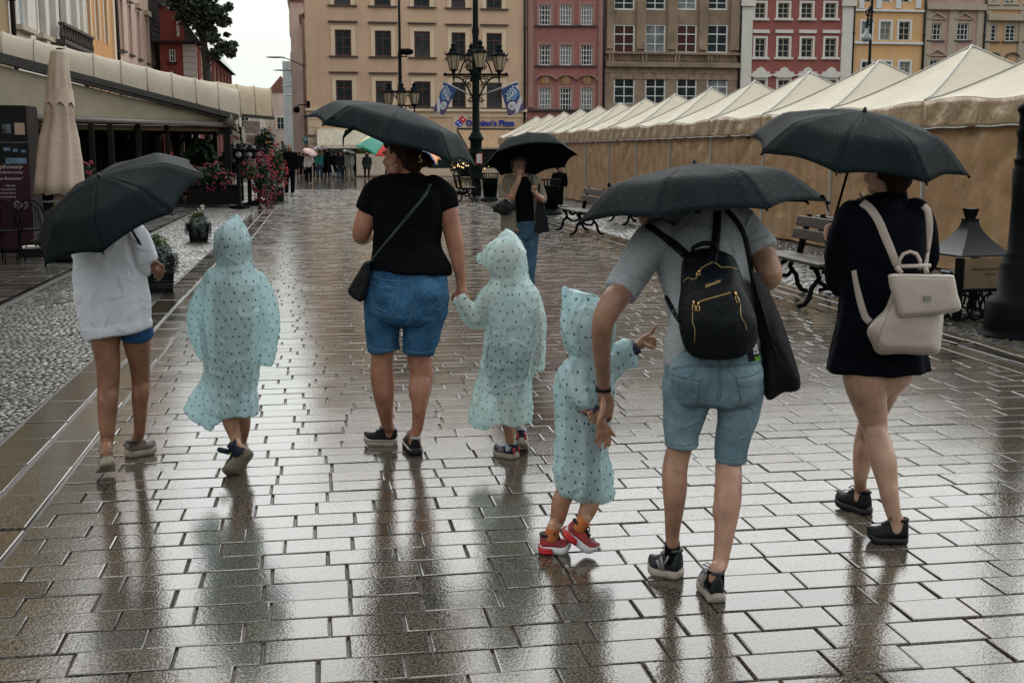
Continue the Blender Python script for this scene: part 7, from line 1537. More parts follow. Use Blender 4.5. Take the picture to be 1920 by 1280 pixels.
# dark jacket/tote hanging at the right side
tt = thing('tote_bag', 'limp black cloth bag hanging from the right shoulder of the bending man', 'bag', fM.p(1450, 640, -.06)); mb = MB(); P = [(1408, 505), (1424, 515), (1438, 535), (1456, 575), (1470, 606), (1486, 660), (1502, 708), (1503, 732), (1484, 736), (1470, 733), (1456, 744), (1443, 753), (1431, 745), (1428, 700), (1424, 640), (1414, 570)]
cx_, cy_ = 1448, 640; rows = []
for i in range(9):
    t = i / 8
    rows.append([fM.p(cx_ + (x - cx_) * sin(t * pi / 2) * 1.0, cy_ + (y_ - cy_) * sin(t * pi / 2), -.10 + .10 * (1 - cos(t * pi / 2)) - .015 * noise.noise(Vector((x / 14, y_ / 30, t)))) for x, y_ in P + P[:1]])
mb.grid(rows); rows = [[fM.p(cx_ + (x - cx_) * sin(t * pi / 2), cy_ + (y_ - cy_) * sin(t * pi / 2), .10 - .10 * (1 - cos(t * pi / 2))) for x, y_ in P + P[:1]] for t in np.linspace(0, 1, 6)]; mb.grid(rows)
sb = mb.build('sack', M('black_tote_cloth', (.005, .006, .008), .7, spec=.2, bump=.5, bs=14), tt); sb.modifiers.new('sub', 'SUBSURF').render_levels = 1
mb = MB(); ribbon(mb, T2_, [(1362, 396, 9), (1380, 415, 10), (1394, 440, 10), (1402, 475, 10), (1407, 510, 11), (1412, 540, 12)], 10, k, .006, .004); mb.build('strap', MATS['black_tote_cloth'], tt)
tgp = thing('hanging_tag', 'black tag with green and white lettering hanging below the black backpack', 'tag', fM.p(1408, 655, -.16)); q = [fM.p(x, y_, -.155) for x, y_ in ((1394, 643), (1416, 634), (1424, 675), (1404, 678))]; mb = MB(); mb.poly([q[3], q[2], q[1], q[0]], .006, -FH); mb.build('tag', RUB, tgp)
text_mesh('DENIM', .0225, frame3((q[1] - q[2]), -FH), q[1].lerp(q[2], .55) - FH * .008 + (q[1] - q[2]).normalized() * -.01 + RT * .0, 'white_lettering', whitem, tgp, depth=.001, bold=.001); text_mesh('IE', .024, frame3((q[1] - q[2]), -FH), q[2] - FH * .008 + RT * .002, 'green_lettering', gr, tgp, depth=.001, bold=.001)
U3 = [1.3286, 4.1636, 1.5275, -0.0859, 0.0473, -0.4409, 0.1011, 0.3756, 0.6864, -0.0582]
umbrella('broad black umbrella covering the head of the bending man with the backpack', U3, fM.p(1352, 458, .42), extra=flap(0, .95, RT * .6 - ZZ * .8, .045, .03))
# ---------- E: third child
fE = Fig(4.62); Ep = person('smallest child in drop-printed aqua poncho and red sneakers, pointing, wrist held by the bending man', 1070, 1036)
EL = (gp_(fE, 1012, 1034), gp_(fE, 1071, 1035)); ER = ((1053, 1000, -.10), gp_(fE, 1108, 1041))
mb = MB(); hc_, R3 = head(fE, mb, (1108, 620, .0), FH * .55 + RT * .8, s=.90)
fE.limb(mb, [(1104, 650, 18), (1100, 680, 24), (1098, 700, 36), (1095, 780, 36), (1092, 860, 36), (1092, 885, 34)], asp=.62)
fE.limb(mb, [(1078, 715, 16, -.06), (1090, 755, 15, -.13), (1108, 768, 12, -.15), (1118, 776, 10, -.155), (1126, 790, 9.5, -.155), (1130, 801, 12.5, -.155, .5), (1132, 810, 13, -.155, .5), (1132, 815, 12, -.155, .45)])
for ch in ([(1122, 810, 3.6, -.155), (1119, 821, 3.3, -.16), (1116, 830, 2.8, -.16)], [(1128.5, 815, 3.7, -.155), (1126, 828, 3.4, -.16), (1123, 838, 2.8, -.16)], [(1135, 816, 3.7, -.155), (1135, 830, 3.4, -.16), (1133, 841, 2.8, -.16)], [(1141, 813, 3.6, -.155), (1143, 825, 3.3, -.16), (1142, 835, 2.8, -.16)], [(1140, 800, 4.2, -.155), (1146, 809, 3.8, -.155), (1152, 816, 3., -.155)]): fE.limb(mb, ch, n=8, sub=3)
fE.limb(mb, [(1140, 690, 18, .05), (1165, 672, 14, .1), (1190, 652, 10.5, .1), (1200, 645, 10, .1), (1209, 638, 11, .1, .7), (1214, 634, 10, .1, .7)])
for ch in ([(1214, 632, 4.6, .1), (1221, 624, 3.8, .1), (1227, 616, 3.3, .1), (1231, 611, 2.7, .1)], [(1216, 636, 4.5, .1), (1224, 633, 4.2, .08), (1228, 639, 3.8, .08), (1222, 641, 3.6, .09)], [(1216, 640, 4.5, .1), (1224, 640, 4.2, .08), (1228, 645, 3.8, .08), (1222, 647, 3.6, .09)], [(1214, 643, 4.3, .1), (1221, 646, 4, .08), (1226, 650, 3.6, .08), (1230, 649, 3, .09)], [(1210, 645, 4.5, .08), (1218, 650, 4.2, .06), (1226, 652, 3.8, .06)]): fE.limb(mb, ch, n=8, sub=3)
fE.limb(mb, [(1076, 880, 22, 0), (1068, 908, 19.5), (1053, 938, 18.8), (1048, 962, 16.5), (1043, 980, 14, .02), ank(fE, *EL, .10, 11, .4), ank(fE, *EL, .05, 11, .38)])
fE.limb(mb, [(1110, 892, 19, .0), (1110, 925, 18.5), (1104, 950, 18, -.02), (1095, 972, 14, -.04), ank(fE, *ER, .10, 11, .25), ank(fE, *ER, .05, 11, .25)])
solid(mb, 'body', SK_C, Ep, .0038, 2)
mb = MB()
fE.limb(mb, [(1058, 543, 6, -.02), (1066, 552, 16), (1078, 566, 27), (1092, 582, 40), (1101, 600, 49), (1104, 620, 52), (1105, 640, 49), (1108, 658, 42), (1108, 674, 38), (1104, 686, 36)], asp=.92, n=30, sub=4, fold=(4, .02, .8, .05))
fE.limb(mb, [(1062, 548, 8), (1064, 580, 12), (1066, 620, 14), (1078, 655, 14)], asp=1)
fE.limb(mb, [(1104, 676, 40), (1102, 694, 52), (1100, 715, 58), (1098, 745, 60), (1096, 780, 56), (1093, 820, 53), (1092, 850, 52), (1094, 872, 54), (1097, 895, 56), (1101, 918, 54)], asp=.75, n=48, sub=4, cap=(1, .1), fold=(8, -.06, .9, .02))
fE.limb(mb, [(1052, 880, 18), (1075, 900, 26), (1110, 918, 30), (1136, 926, 20)], asp=1.3, n=24)
fE.limb(mb, [(1078, 700, 30, -.05), (1086, 730, 28, -.12), (1096, 752, 25, -.15), (1104, 762, 21, -.13)], asp=.9, n=24, cap=(1, .1), fold=(6, .08, 0, .3))
fE.limb(mb, [(1130, 700, 30, .02), (1150, 680, 26, .08), (1162, 668, 27, .1), (1186, 660, 27, .1)], asp=.95, n=26, cap=(1, .06), fold=(5, .04, 0, .2))
o = solid(mb, 'rain_poncho', COAT, Ep, .0065, 3, disp=coat_disp(.020, 51), uv=coat_uv(fE.p(1097, 780), fE.k))
T = bvh(o); mb = MB(); stitch(mb, T, [(1062, 674), (1075, 676), (1092, 672), (1104, 668)], 1.2, fE.k, .0003); stitch(mb, T, [(1040, 868), (1060, 882), (1090, 892), (1130, 893), (1150, 892)], 1.2, fE.k, .0003); stitch(mb, T, [(1166, 642), (1167, 668), (1166, 690)], 1.2, fE.k, .0003); build_each(mb, 'welded_seam', MATS['poncho_seam'], o)
nvc = M('navy_sleeve', (.03, .03, .06), .8); mb = MB(); fE.limb(mb, [(1102, 764, 15, -.14), (1117, 774, 13.5, -.155)], n=16, cap=(.2, .1)); fE.limb(mb, [(1188, 655, 14, .1), (1196, 650, 12.5, .1)], n=16, cap=(.2, .1)); mb.build('sleeve_cuff', nvc, Ep)
ors = M('orange_sock', (.42, .12, .03), .85, bump=.4, bs=120); mb = MB(); fE.limb(mb, [ank(fE, *EL, .10, 13.0, .41), ank(fE, *EL, .085, 13.6, .4), ank(fE, *EL, .05, 14, .38)], n=16, cap=(.05, .1)); fE.limb(mb, [ank(fE, *ER, .102, 13.0, .26), ank(fE, *ER, .085, 13.6, .25), ank(fE, *ER, .05, 13.8, .25)], n=16, cap=(.05, .1)); build_each(mb, 'sock', ors, Ep)
reds = M('red_black_camo_shoe', (.42, .018, .015), .6, vs=38, col2=(.012, .012, .016)); wsl = M('white_sole', (.55, .55, .56), .45, var=.1, vs=12); redsole = M('red_sole_band', (.45, .012, .015), .45)
for (h, t) in (EL, ER):
    shoe(Ep, fE, h, t, 38, reds, wsl, hc=.078, st=.026, lace=RUB, collar=RUB, stripe=[(redsole, [(.0, -.32), (.1, -.32), (.25, -.34), (.42, -.36)], .010), (redsole, [(.0, -.12), (.1, -.12), (.25, -.16), (.38, -.22)], .009)])
# ---------- G: woman in navy dress with beige backpack
fG = Fig(4.82); Gw = person('bare-legged woman in loose navy mini dress and black sneakers, seen from behind under her umbrella', 1650, 1000)
GL = (gp_(fG, 1630, 966), gp_(fG, 1570, 944)); GR = (gp_(fG, 1702, 1018), gp_(fG, 1624, 1014))
mb = MB(); hc_, R3 = head(fG, mb, (1662, 318, .02), FH * .85 - RT * .5, s=1.0)
fG.limb(mb, [(1662, 325, 24), (1666, 360, 22), (1664, 385, 40), (1660, 410, 66), (1656, 480, 60), (1654, 560, 56), (1652, 620, 70), (1650, 680, 70)], asp=.6)
fG.limb(mb, [(1596, 410, 22, .0), (1580, 460, 20, .04), (1576, 505, 18, .08), (1574, 525, 17, .14), (1566, 490, 14, .24), (1560, 460, 11, .27), (1557, 445, 10, .28)])
for ch in ([(1556, 448, 6, .26), (1549, 440, 5.5, .23), (1550, 430, 5, .2), (1558, 428, 4.6, .2)], [(1556, 442, 6, .26), (1549, 434, 5.5, .23), (1551, 425, 5, .2), (1559, 423, 4.6, .2)], [(1558, 452, 6, .26), (1551, 447, 5.5, .23), (1550, 438, 5, .2), (1557, 435, 4.6, .2)], [(1560, 455, 5.6, .26), (1554, 453, 5, .23), (1552, 446, 4.6, .2), (1558, 442, 4.4, .2)], [(1564, 448, 6, .26), (1565, 436, 5.2, .24), (1560, 428, 4.6, .22)]): fG.limb(mb, ch, n=8, sub=3)
fG.limb(mb, [(1722, 410, 22, .0), (1738, 460, 20, .06), (1725, 500, 16, .2), (1660, 430, 12, .34), (1625, 385, 10, .36)]); fG.limb(mb, [(1626, 380, 6, .34), (1618, 370, 5, .33), (1612, 362, 4, .32)], n=8)
fG.limb(mb, [(1622, 680, 42, -.02), (1622, 715, 40, -.02), (1630, 755, 33, -.01), (1638, 790, 26.5, .0), (1642, 812, 22.5, -.02), (1650, 840, 24.5, -.06), (1657, 868, 24.5, -.09), (1664, 905, 19.5, -.11), (1670, 940, 16.5, -.13), (1677, 968, 13.5, -.14), ank(fG, *GR, .10, 13.5, .3), ank(fG, *GR, .055, 14, .3)])
fG.limb(mb, [(1668, 680, 40, .04), (1658, 720, 34, .08), (1640, 770, 26, .13), (1627, 805, 21, .17), (1620, 835, 20.5, .2), (1616, 870, 18, .2), (1613, 900, 13, .2), ank(fG, *GL, .105, 12.3, .3), ank(fG, *GL, .055, 12.8, .3)])
leg_form(fG, mb, (1641, 808, .0), (1679, 985, -.14), 20); leg_form(fG, mb, (1626, 808, .17), (1612, 925, .2), 16)
solid(mb, 'body', SK_L, Gw, .0055, 3)
mb = MB(); mb.ell(hc_ + R3 @ Vector((0, -.025, .03)), (.085, .092, .09), 14, mat=R3); mb.ell(hc_ + R3 @ Vector((0, -.065, -.03)), (.068, .045, .06), 12, mat=R3); mb.ell(hc_ + R3 @ Vector((0, -.06, -.07)), (.05, .035, .03), 12, mat=R3); solid(mb, 'hair', M('hair_auburn', (.03, .014, .009), .75, spec=.1, var=.3, vs=30, bump=1, bs=90, stretch=(1, 1, .15)), Gw, .006, 2, disp=lambda c, n: .002 * noise.noise(Vector((c.x * 60, c.y * 60, c.z * 160))))
mb = MB()
fG.limb(mb, [(1668, 362, 30), (1668, 374, 33), (1664, 384, 50), (1660, 396, 68), (1658, 415, 78), (1657, 450, 80), (1655, 490, 79), (1653, 530, 77), (1652, 570, 78), (1650, 610, 82), (1648, 650, 89), (1646, 694, 96)], asp=.62, n=56, cap=(.1, .02), fold=(7, .035, .6, .03), sub=4)
fG.limb(mb, [(1600, 400, 28, 0), (1584, 440, 27, .02), (1576, 485, 27, .06), (1578, 515, 28, .08), (1582, 535, 22, .1)], asp=.95, n=26, fold=(5, .05, 0, .3)); fG.limb(mb, [(1572, 505, 22, .12), (1566, 480, 18, .2), (1562, 464, 14, .25)], n=20)
fG.limb(mb, [(1716, 400, 28, 0), (1732, 440, 27, .04), (1732, 490, 26, .1), (1700, 490, 22, .24)], asp=.95, n=26)
dr = solid(mb, 'navy_dress', NAVYC, Gw, .0065, 3, disp=fold_disp(.015, (5, 5, 2), 23, .003, 16))
mb = MB(); fG.limb(mb, [(1666, 364, 31), (1667, 370, 32)], asp=.7, n=24, cap=(.05, .05)); mb.build('collar', NAVYC, Gw)
tk = M('black_trainer', (.005, .006, .007), .6, spec=.25, bump=.4, bs=220)
for (h, t) in (GL, GR): shoe(Gw, fG, h, t, 40, tk, RUB, hc=.105, st=.024, lace=RUB, collar=tk)
bb = thing('backpack', 'beige leather flap backpack hanging low on the woman in the navy dress', 'backpack', fG.p(1705, 590, -.2)); lea = M('beige_leather', (.46, .39, .33), .42, spec=.45, var=.05, vs=4, bump=.3, bs=130, sheen=.1)
def pillow(mb, P, d0, depth, n=8, cx=None, puff=.5):
    cx_ = cx or (sum(p[0] for p in P) / len(P), sum(p[1] for p in P) / len(P)); Q = cr(P + P[:1], 4)[:-1]; R_ = []
    for i in range(n + 1):
        t = i / n * pi; s__ = max(.001, sin(t)) ** puff; dd = d0 - depth * .5 * cos(t); R_.append([fG.p(cx_[0] + (x - cx_[0]) * s__, cx_[1] + (y_ - cx_[1]) * s__, dd) for x, y_ in Q])
    mb.rings(list(reversed(R_)), True)
mb = MB(); pillow(mb, [(1672, 545), (1700, 530), (1740, 528), (1766, 545), (1768, 590), (1764, 640), (1761, 660), (1740, 663), (1690, 663), (1648, 661), (1636, 645), (1625, 622), (1640, 600), (1660, 580)], -.20, .16, puff=.28); bod = solid(mb, 'main_bag', lea, bb, .006, 4, disp=fold_disp(.008, (6, 6, 5), 3, .002, 18))
mb = MB(); P_ = [(1664, 518), (1670, 513), (1700, 513), (1740, 514), (1784, 515), (1790, 520), (1796, 550), (1802, 580), (1770, 589), (1735, 592), (1700, 595), (1686, 594), (1678, 570), (1668, 540)]; pillow(mb, P_, -.285, .05, puff=.25); fl = solid(mb, 'flap', lea, bb, .005, 3); bx = bvh(fl, bod)
mb = MB()
for P in ([(1670, 520), (1700, 518), (1740, 519), (1785, 520)], [(1684, 588), (1720, 587), (1760, 584), (1798, 576)], [(1648, 655), (1645, 640), (1660, 600), (1676, 560)], [(1650, 658), (1700, 659), (1758, 658)]): stitch(mb, bx, P, 1.2, fG.k)
mb.build('seam', M('leather_seam', (.30, .25, .21), .6), bb)
mb = MB(); a, n_ = hit(bx, 1738, 559); mb.box(a - FH * .003, (.028, .004, .020), rz=-YW); mb.box(a - FH * .006, (.020, .004, .012), rz=-YW); mb.build('metal_badge', M('chrome', (.5, .52, .52), .2, metal=1.), bb)
mb = MB(); mb.tube([fG.p(x, y_, -.16) for x, y_ in ((1687, 505), (1686, 488), (1694, 476), (1706, 472), (1718, 476), (1725, 488), (1725, 505))], .0075, 8); mb.tube([fG.p(x, y_, -.17) for x, y_ in ((1683, 500), (1705, 499), (1745, 498))], .008, 8); mb.build('grab_handle', lea, bb)
GT = bvh(dr); mb = MB(); ribbon(mb, GT, [(1617, 381, 15), (1632, 392, 15), (1648, 415, 15), (1660, 445, 15), (1670, 470, 15), (1680, 497, 14)], 15, fG.k, .006, .003)
ribbon(mb, GT, [(1730, 386, 13), (1738, 396, 15), (1741, 420, 15), (1740, 450, 14), (1737, 480, 14), (1733, 500, 13)], 14, fG.k, .006, .003); ribbon(mb, GT, [(1601, 507, 9), (1605, 530, 10), (1612, 560, 12), (1622, 592, 13), (1632, 604, 13)], 11, fG.k, .006, .003); mb.build('strap', lea, bb)
mb = MB(); mb.tube([fG.p(x, y_, -.18) for x, y_ in ((1680, 500), (1690, 512))], .010, 8); mb.tube([fG.p(x, y_, -.18) for x, y_ in ((1735, 500), (1738, 512))], .010, 8); mb.tube([fG.p(x, y_, -.27) for x, y_ in ((1676, 565), (1676, 600), (1677, 625))], [.006, .004, .005], 6); mb.build('strap_end', lea, bb)
U4 = [2.1825, 4.6242, 1.7316, 0.107, -0.2072, -0.4202, 0.1239, 0.4069, 0.6936, -0.0879]
umbrella('black umbrella with its shaft showing, above the woman with the beige backpack', U4, fG.p(1556, 440, .24))
# ================= figures farther away =================
# woman in checked jacket, facing the camera
fH = Fig(12.4); H_ = person('woman in checked jacket and blue jeans facing us, hand at her mouth under her umbrella', 985, 560)
mb = MB(); hc_, R3 = head(fH, mb, (972, 306, 0), -FH * .95 + RT * .12 - ZZ * .12, s=1.0)
fH.limb(mb, [(972, 316, 8), (976, 330, 9), (980, 342, 22), (982, 380, 22), (984, 420, 22), (986, 440, 22)], asp=.6, cap=(1, .3))
fH.limb(mb, [(952, 345, 8, 0), (948, 365, 8.5, -.05), (955, 374, 7.5, -.15), (966, 350, 6, -.2), (972, 336, 5, -.18), (973, 328, 5.5, -.16)])
for i in range(4): fH.limb(mb, [(973, 329, 2.2, -.17), (970 + 2.6 * i, 322 + abs(i - 1.5), 2.0, -.19), (972 + 2.2 * i, 318 + i * .6, 1.8, -.18), (974 + 1.8 * i, 322, 1.6, -.16)], n=8, sub=3)
fH.limb(mb, [(1003, 345, 8, 0), (1012, 365, 8, 0), (1016, 374, 7, -.08), (1006, 366, 5.5, -.2), (1001, 356, 5.5, -.22)])
for i in range(4): fH.limb(mb, [(1001 + i, 358, 2.2, -.22), (998 + 2.3 * i, 352, 2.1, -.25), (999 + 2.0 * i, 349, 1.9, -.24)], n=8, sub=3)
fH.limb(mb, [(976, 430, 14), (978, 470, 10), (981, 520, 8.5), (985, 555, 5)]); fH.limb(mb, [(996, 430, 14), (995, 470, 10), (992, 520, 8.5), (994, 555, 5)])
solid(mb, 'body', SK_M, H_, .0065, 2); face_parts(H_, hc_, R3, brow=HAIRK)
mb = MB(); mb.ell(hc_ + R3 @ Vector((0, -.02, .045)), (.086, .098, .085), 14, mat=R3); mb.ell(hc_ + R3 @ Vector((0, .055, .062)), (.062, .045, .034), 12, mat=R3)
for sx in (-1, 1): mb.ell(hc_ + R3 @ Vector((sx * .073, -.01, -.0)), (.018, .05, .06), 10, mat=R3)
solid(mb, 'hair', HAIRK, H_, .006, 2)
mb = MB(); fH.limb(mb, [(980, 334, 16, -.0), (982, 350, 23, -.0), (984, 380, 23, 0), (985, 414, 23, 0)], asp=.75, n=24, cap=(.2, .1)); solid(mb, 'black_top', BLACKC, H_, .009, 2)
chk = M('checked_wool', (.13, .12, .10), .85, spec=.2, var=.12, vs=40); n_, l_, p_ = nodes_of(chk)
tc = n_.new('ShaderNodeTexCoord'); last = p_.inputs['Base Color'].links[0].from_socket
for ax, sc_, cl_, th_ in (('X', 16, (.22, .20, .17, 1), .7), ('Z', 14, (.20, .19, .16, 1), .7), ('X', 7, (.30, .15, .06, 1), .95)):
    wv = n_.new('ShaderNodeTexWave'); wv.bands_direction = ax; wv.inputs['Scale'].default_value = sc_; l_(tc.outputs['Object'], wv.inputs[0]); g_ = n_.new('ShaderNodeMath'); g_.operation = 'GREATER_THAN'; g_.inputs[1].default_value = th_; l_(wv.outputs[1], g_.inputs[0])
    g2 = n_.new('ShaderNodeMath'); g2.operation = 'MULTIPLY'; g2.inputs[1].default_value = .7; l_(g_.outputs[0], g2.inputs[0]); mx_ = n_.new('ShaderNodeMix'); mx_.data_type = 'RGBA'; l_(g2.outputs[0], mx_.inputs[0]); l_(last, mx_.inputs[6]); mx_.inputs[7].default_value = cl_; last = mx_.outputs[2]
l_(last, p_.inputs['Base Color'])
mb = MB()
fH.limb(mb, [(962, 332, 9, .0), (955, 345, 15, .0), (954, 375, 15, .0), (955, 410, 17, .0), (956, 434, 18, .0)], asp=1.1, n=24, cap=(.5, .05)); fH.limb(mb, [(992, 332, 8, .0), (1002, 345, 10, .0), (1003, 380, 9, .0), (1006, 415, 9, .0), (1009, 438, 8, .0)], asp=1.4, n=24, cap=(.5, .05))
fH.limb(mb, [(978, 336, 22, .06), (982, 370, 27, .07), (984, 432, 28, .07)], asp=.45, n=24, cap=(.5, .05))
fH.limb(mb, [(953, 342, 12, 0), (948, 365, 13, -.03), (955, 376, 12, -.12)], n=20, cap=(1, .1)); fH.limb(mb, [(1003, 342, 12, 0), (1012, 364, 11.5, 0), (1016, 376, 10, -.05)], n=20, cap=(1, .1))
solid(mb, 'checked_jacket', chk, H_, .009, 2, disp=fold_disp(.010, (5, 5, 3), 6))
mb = MB(); mb.tube([fH.p(947 + i * -.2, 340 + i * 4, -.10) for i in range(6)], .005, 6); mb.tube([fH.p(x, y_, -.22) for x, y_ in ((944, 364), (950, 368))], .005, 6); mb.build('sleeve_stripe', M('orange_piping', (.42, .18, .07), .7), H_)
dJ = denim('mid_jeans', (.05, .115, .17), (.02, .05, .085)); mb = MB(); fH.limb(mb, [(986, 412, 21), (987, 432, 23), (987, 445, 22)], asp=.75, cap=(.1, .3)); fH.limb(mb, [(978, 440, 14), (978, 480, 11), (981, 520, 10), (984, 553, 9)], cap=(1, .1)); fH.limb(mb, [(997, 440, 14), (996, 480, 11), (993, 520, 10), (995, 553, 9)], cap=(1, .1)); solid(mb, 'jeans', dJ, H_, .008, 2, disp=fold_disp(.006, (12, 12, 12), 1))
for x_ in (984, 995): shoe(H_, fH, gp_(fH, x_ + 1, 556), gp_(fH, x_ - 3, 569), 17, RUB, SOLEW)
hb = thing('handbag', 'black chain-strap handbag hanging by the checked jacket', 'bag', fH.p(944, 390, -.15)); mb = MB(); fH.limb(mb, [(931, 391, 8, -.16), (940, 390, 13, -.17), (952, 388, 13, -.17), (960, 388, 8, -.16)], asp=.5, n=20); solid(mb, 'pouch', MATS['black_nylon'], hb, .008, 3, disp=fold_disp(.012, (10, 10, 10), 2)); mb = MB(); mb.tube([fH.p(x, y_, -.2) for x, y_ in ((928, 386), (936, 374), (950, 372), (960, 382))], .008, 5); mb.build('chain', M('pale_chain', (.35, .33, .28), .4, metal=.6), hb)
tb2 = thing('tote_bag', 'black tote bag hanging from the arm of the woman in the checked jacket', 'bag', fH.p(1016, 410, -.08)); mb = MB(); mb.poly([fH.p(x, y_, -.04) for x, y_ in ((1004, 436), (1030, 434), (1027, 410), (1018, 376), (1008, 374), (1003, 400))], .06, -FH); bevel(mb.build('sack', MATS['black_tote_cloth'], tb2), .012, 2); mb = MB(); mb.tube([fH.p(x, y_, -.08) for x, y_ in ((1008, 376), (1010, 360), (1012, 345))], .010, 5); mb.build('strap', MATS['black_tote_cloth'], tb2)
U5 = [2.1158, 12.1574, 1.7254, -0.1087, 0.3763, 6.2086, 0.13, 0.542, 0.6, -0.0535]
umbrella('black umbrella showing its dark inside over the woman in the checked jacket', U5, fH.p(1000, 362, -.23), R0=.5)
# generic distant figure
def figure(label, x, top, foot, d, up_c, low_c, face=1, hair=HAIRD, skin_=SK_M, coat=0., hood=False, w=1., legs=.0, arm=None, headcov=None, walk=0., group=None, sleeves=True, bag=None):
    fg = Fig(d); h = foot - top; u = h / 1.70; T = person(label, x, foot); X = lambda m: x + m * u; Yp = lambda z: foot - z * u
    mb = MB(); f = (-FH if face > 0 else FH) if not isinstance(face, Vector) else face; hc_, R3 = head(fg, mb, (X(0), Yp(1.60), 0), f, s=1.0)
    fg.limb(mb, [(X(0), Yp(1.52), .05 * u), (X(0), Yp(1.44), .07 * u), (X(0), Yp(1.38), .17 * u * w), (X(0), Yp(1.1), .15 * u * w), (X(0), Yp(.92), .16 * u * w)], asp=.6, n=12, sub=3)
    hands = []
    for sg in (-1, 1):
        if arm and sg == arm[0]: P = [(X(sg * .19 * w), Yp(1.36), .05 * u), (X(sg * .25 * w), Yp(1.12), .042 * u), (X(sg * arm[1]), Yp(arm[2]), .035 * u, -.15 if face > 0 else .15)]
        else: P = [(X(sg * .19 * w), Yp(1.36), .05 * u), (X(sg * .24 * w), Yp(1.10), .042 * u), (X(sg * .22 * w), Yp(.85), .035 * u, -.03), (X(sg * .21 * w), Yp(.76), .032 * u, -.05)]
        fg.limb(mb, P, n=10, sub=3); hands.append(P)
    for sg in (-1, 1):
        fg.limb(mb, [(X(sg * .09), Yp(.92), .08 * u), (X(sg * (.10 + legs)), Yp(.5), .055 * u, sg * walk * .5), (X(sg * (.10 + legs)), Yp(.1), .04 * u, sg * walk)], n=10, sub=3)
    solid(mb, 'body', skin_, T, .016 if d > 50 else .012, 1)
    if not hood:
        mb = MB(); mb.ell(hc_ + R3 @ Vector((0, -.025, .035)), (.085, .09, .085), 10, mat=R3); mb.build('hair', hair, T)
    else:
        mb = MB(); fg.limb(mb, [(X(0), Yp(1.70), .03 * u), (X(0), Yp(1.64), .11 * u), (X(0), Yp(1.52), .12 * u), (X(0), Yp(1.42), .12 * u)], n=14, sub=3); mb.build('hood', up_c, T)
    if face and not hood and d < 60: face_parts(T, hc_, R3)
    mb = MB(); zb = .88 if not coat else coat
    fg.limb(mb, [(X(0), Yp(1.45), .08 * u), (X(0), Yp(1.40), .19 * u * w), (X(0), Yp(1.15), .185 * u * w), (X(0), Yp(.95), .19 * u * w), (X(0), Yp(zb), (.19 + .06 * (coat > 0)) * u * w)], asp=.62, n=18, sub=4, cap=(.3, .05), fold=(6, .03, x, .1))
    if sleeves:
        for P in hands: fg.limb(mb, [(p[0], p[1], p[2] * 1.35, *p[3:]) for p in P[:3]], n=10, sub=3, cap=(1, .1))
    solid(mb, 'coat' if coat else 'top', up_c, T, .016, 1, disp=fold_disp(.012, (6, 6, 4), x))
    mb = MB()
    for sg in (-1, 1): fg.limb(mb, [(X(sg * .07), Yp(.95), .11 * u * w), (X(sg * (.10 + legs)), Yp(.55), .085 * u, sg * walk * .5), (X(sg * (.10 + legs)), Yp(.08), .065 * u, sg * walk)], n=12, sub=3, cap=(.5, .1))
    solid(mb, 'trousers', low_c, T, .016, 1)
    for sg in (-1, 1):
        xx = X(sg * (.10 + legs)); g0 = fg.p(xx, Yp(.0), sg * walk); g0.z = 0; ff = Vector((f.x, f.y, 0)).normalized(); mb = MB(); mb.ell(g0 + ff * .05 + ZZ * .04, (.05, .05, .04), 8); mb.tube([g0 - ff * .05 + ZZ * .045, g0 + ff * .08 + ZZ * .04, g0 + ff * .17 + ZZ * .025], [.045, .045, .03], 8); mb.build('shoe', SOLEW if bag == 'w' else RUB, T)
    return T, fg
jk = cloth('dark_slate_jacket', (.012, .014, .017)); tq = cloth('teal_top', (.04, .22, .18)); wtop = cloth('white_jumper', (.55, .52, .50)); jn = cloth('blue_jeans_far', (.03, .06, .10)); gtr = cloth('grey_trousers', (.20, .20, .18)); gj = cloth('grey_jacket', (.24, .26, .26)); mrn = cloth('maroon_trousers', (.06, .012, .012)); khk = cloth('dark_green_jacket', (.02, .028, .024))
figure('man walking towards us in a black jumper and black trousers past the red flowers', 543, 270, 366, D(366), BLACKC, NAVYC, hair=HAIRK, walk=.12, bag='w', w=1.05)
figure('person in white jumper and wide dark trousers under the pale pink umbrella', 579, 285, 343, D(343), wtop, NAVYC, face=-FH + RT * .6, arm=(1, .05, 1.35), w=.95)
figure('person in teal top and jeans with crossbody strap under the plum umbrella', 599.5, 283, 336, D(336), tq, jn, face=-1, w=1.05)
figure('person in a long black hooded coat waiting beside the teal top', 613.5, 283, 336, D(336), BLACKC, jn, face=-1, coat=.40, hood=True, w=1.15)
figure('person in long black coat under the flat dark umbrella in the waiting group', 629, 284, 333, D(333), BLACKC, gj, face=-1, coat=.38, w=1.1)
figure('person in dark slate jacket striding at the middle of the waiting group', 638, 286, 336, D(336), jk, jn, face=FH * .3 + RT, coat=.45, w=1.05, walk=.15)
figure('person in grey jacket and light grey trousers under the glossy dark umbrella', 655, 284, 336, D(336), gj, gtr, face=-1, legs=.05, w=1.05)
figure('hooded person in dark green-black jacket and maroon trousers standing alone by the planter', 688, 287, 334, D(334), khk, mrn, face=-1, coat=.62, hood=True, w=1.2, legs=.03)
figure('dark-clothed figure at the mouth of the narrow street', 561, 285, 330, D(330), jk, jk, face=-1)  # both garments in the dark slate cloth
figure('dark figure walking behind the white jumper at the street mouth', 568, 288, 327, D(327), BLACKC, jk, face=-1)
figure('person in light blue poncho half seen inside the waiting group', 622, 287, 334, D(333) + 1.2, cloth('pale_blue_film', (.30, .42, .45), .4), gj, face=-1, coat=.5)
figure('person in black bending over the litter bin behind the checked jacket', 1049, 312, 388, D(392), BLACKC, BLACKC, face=RT, w=1.25, legs=-.02)
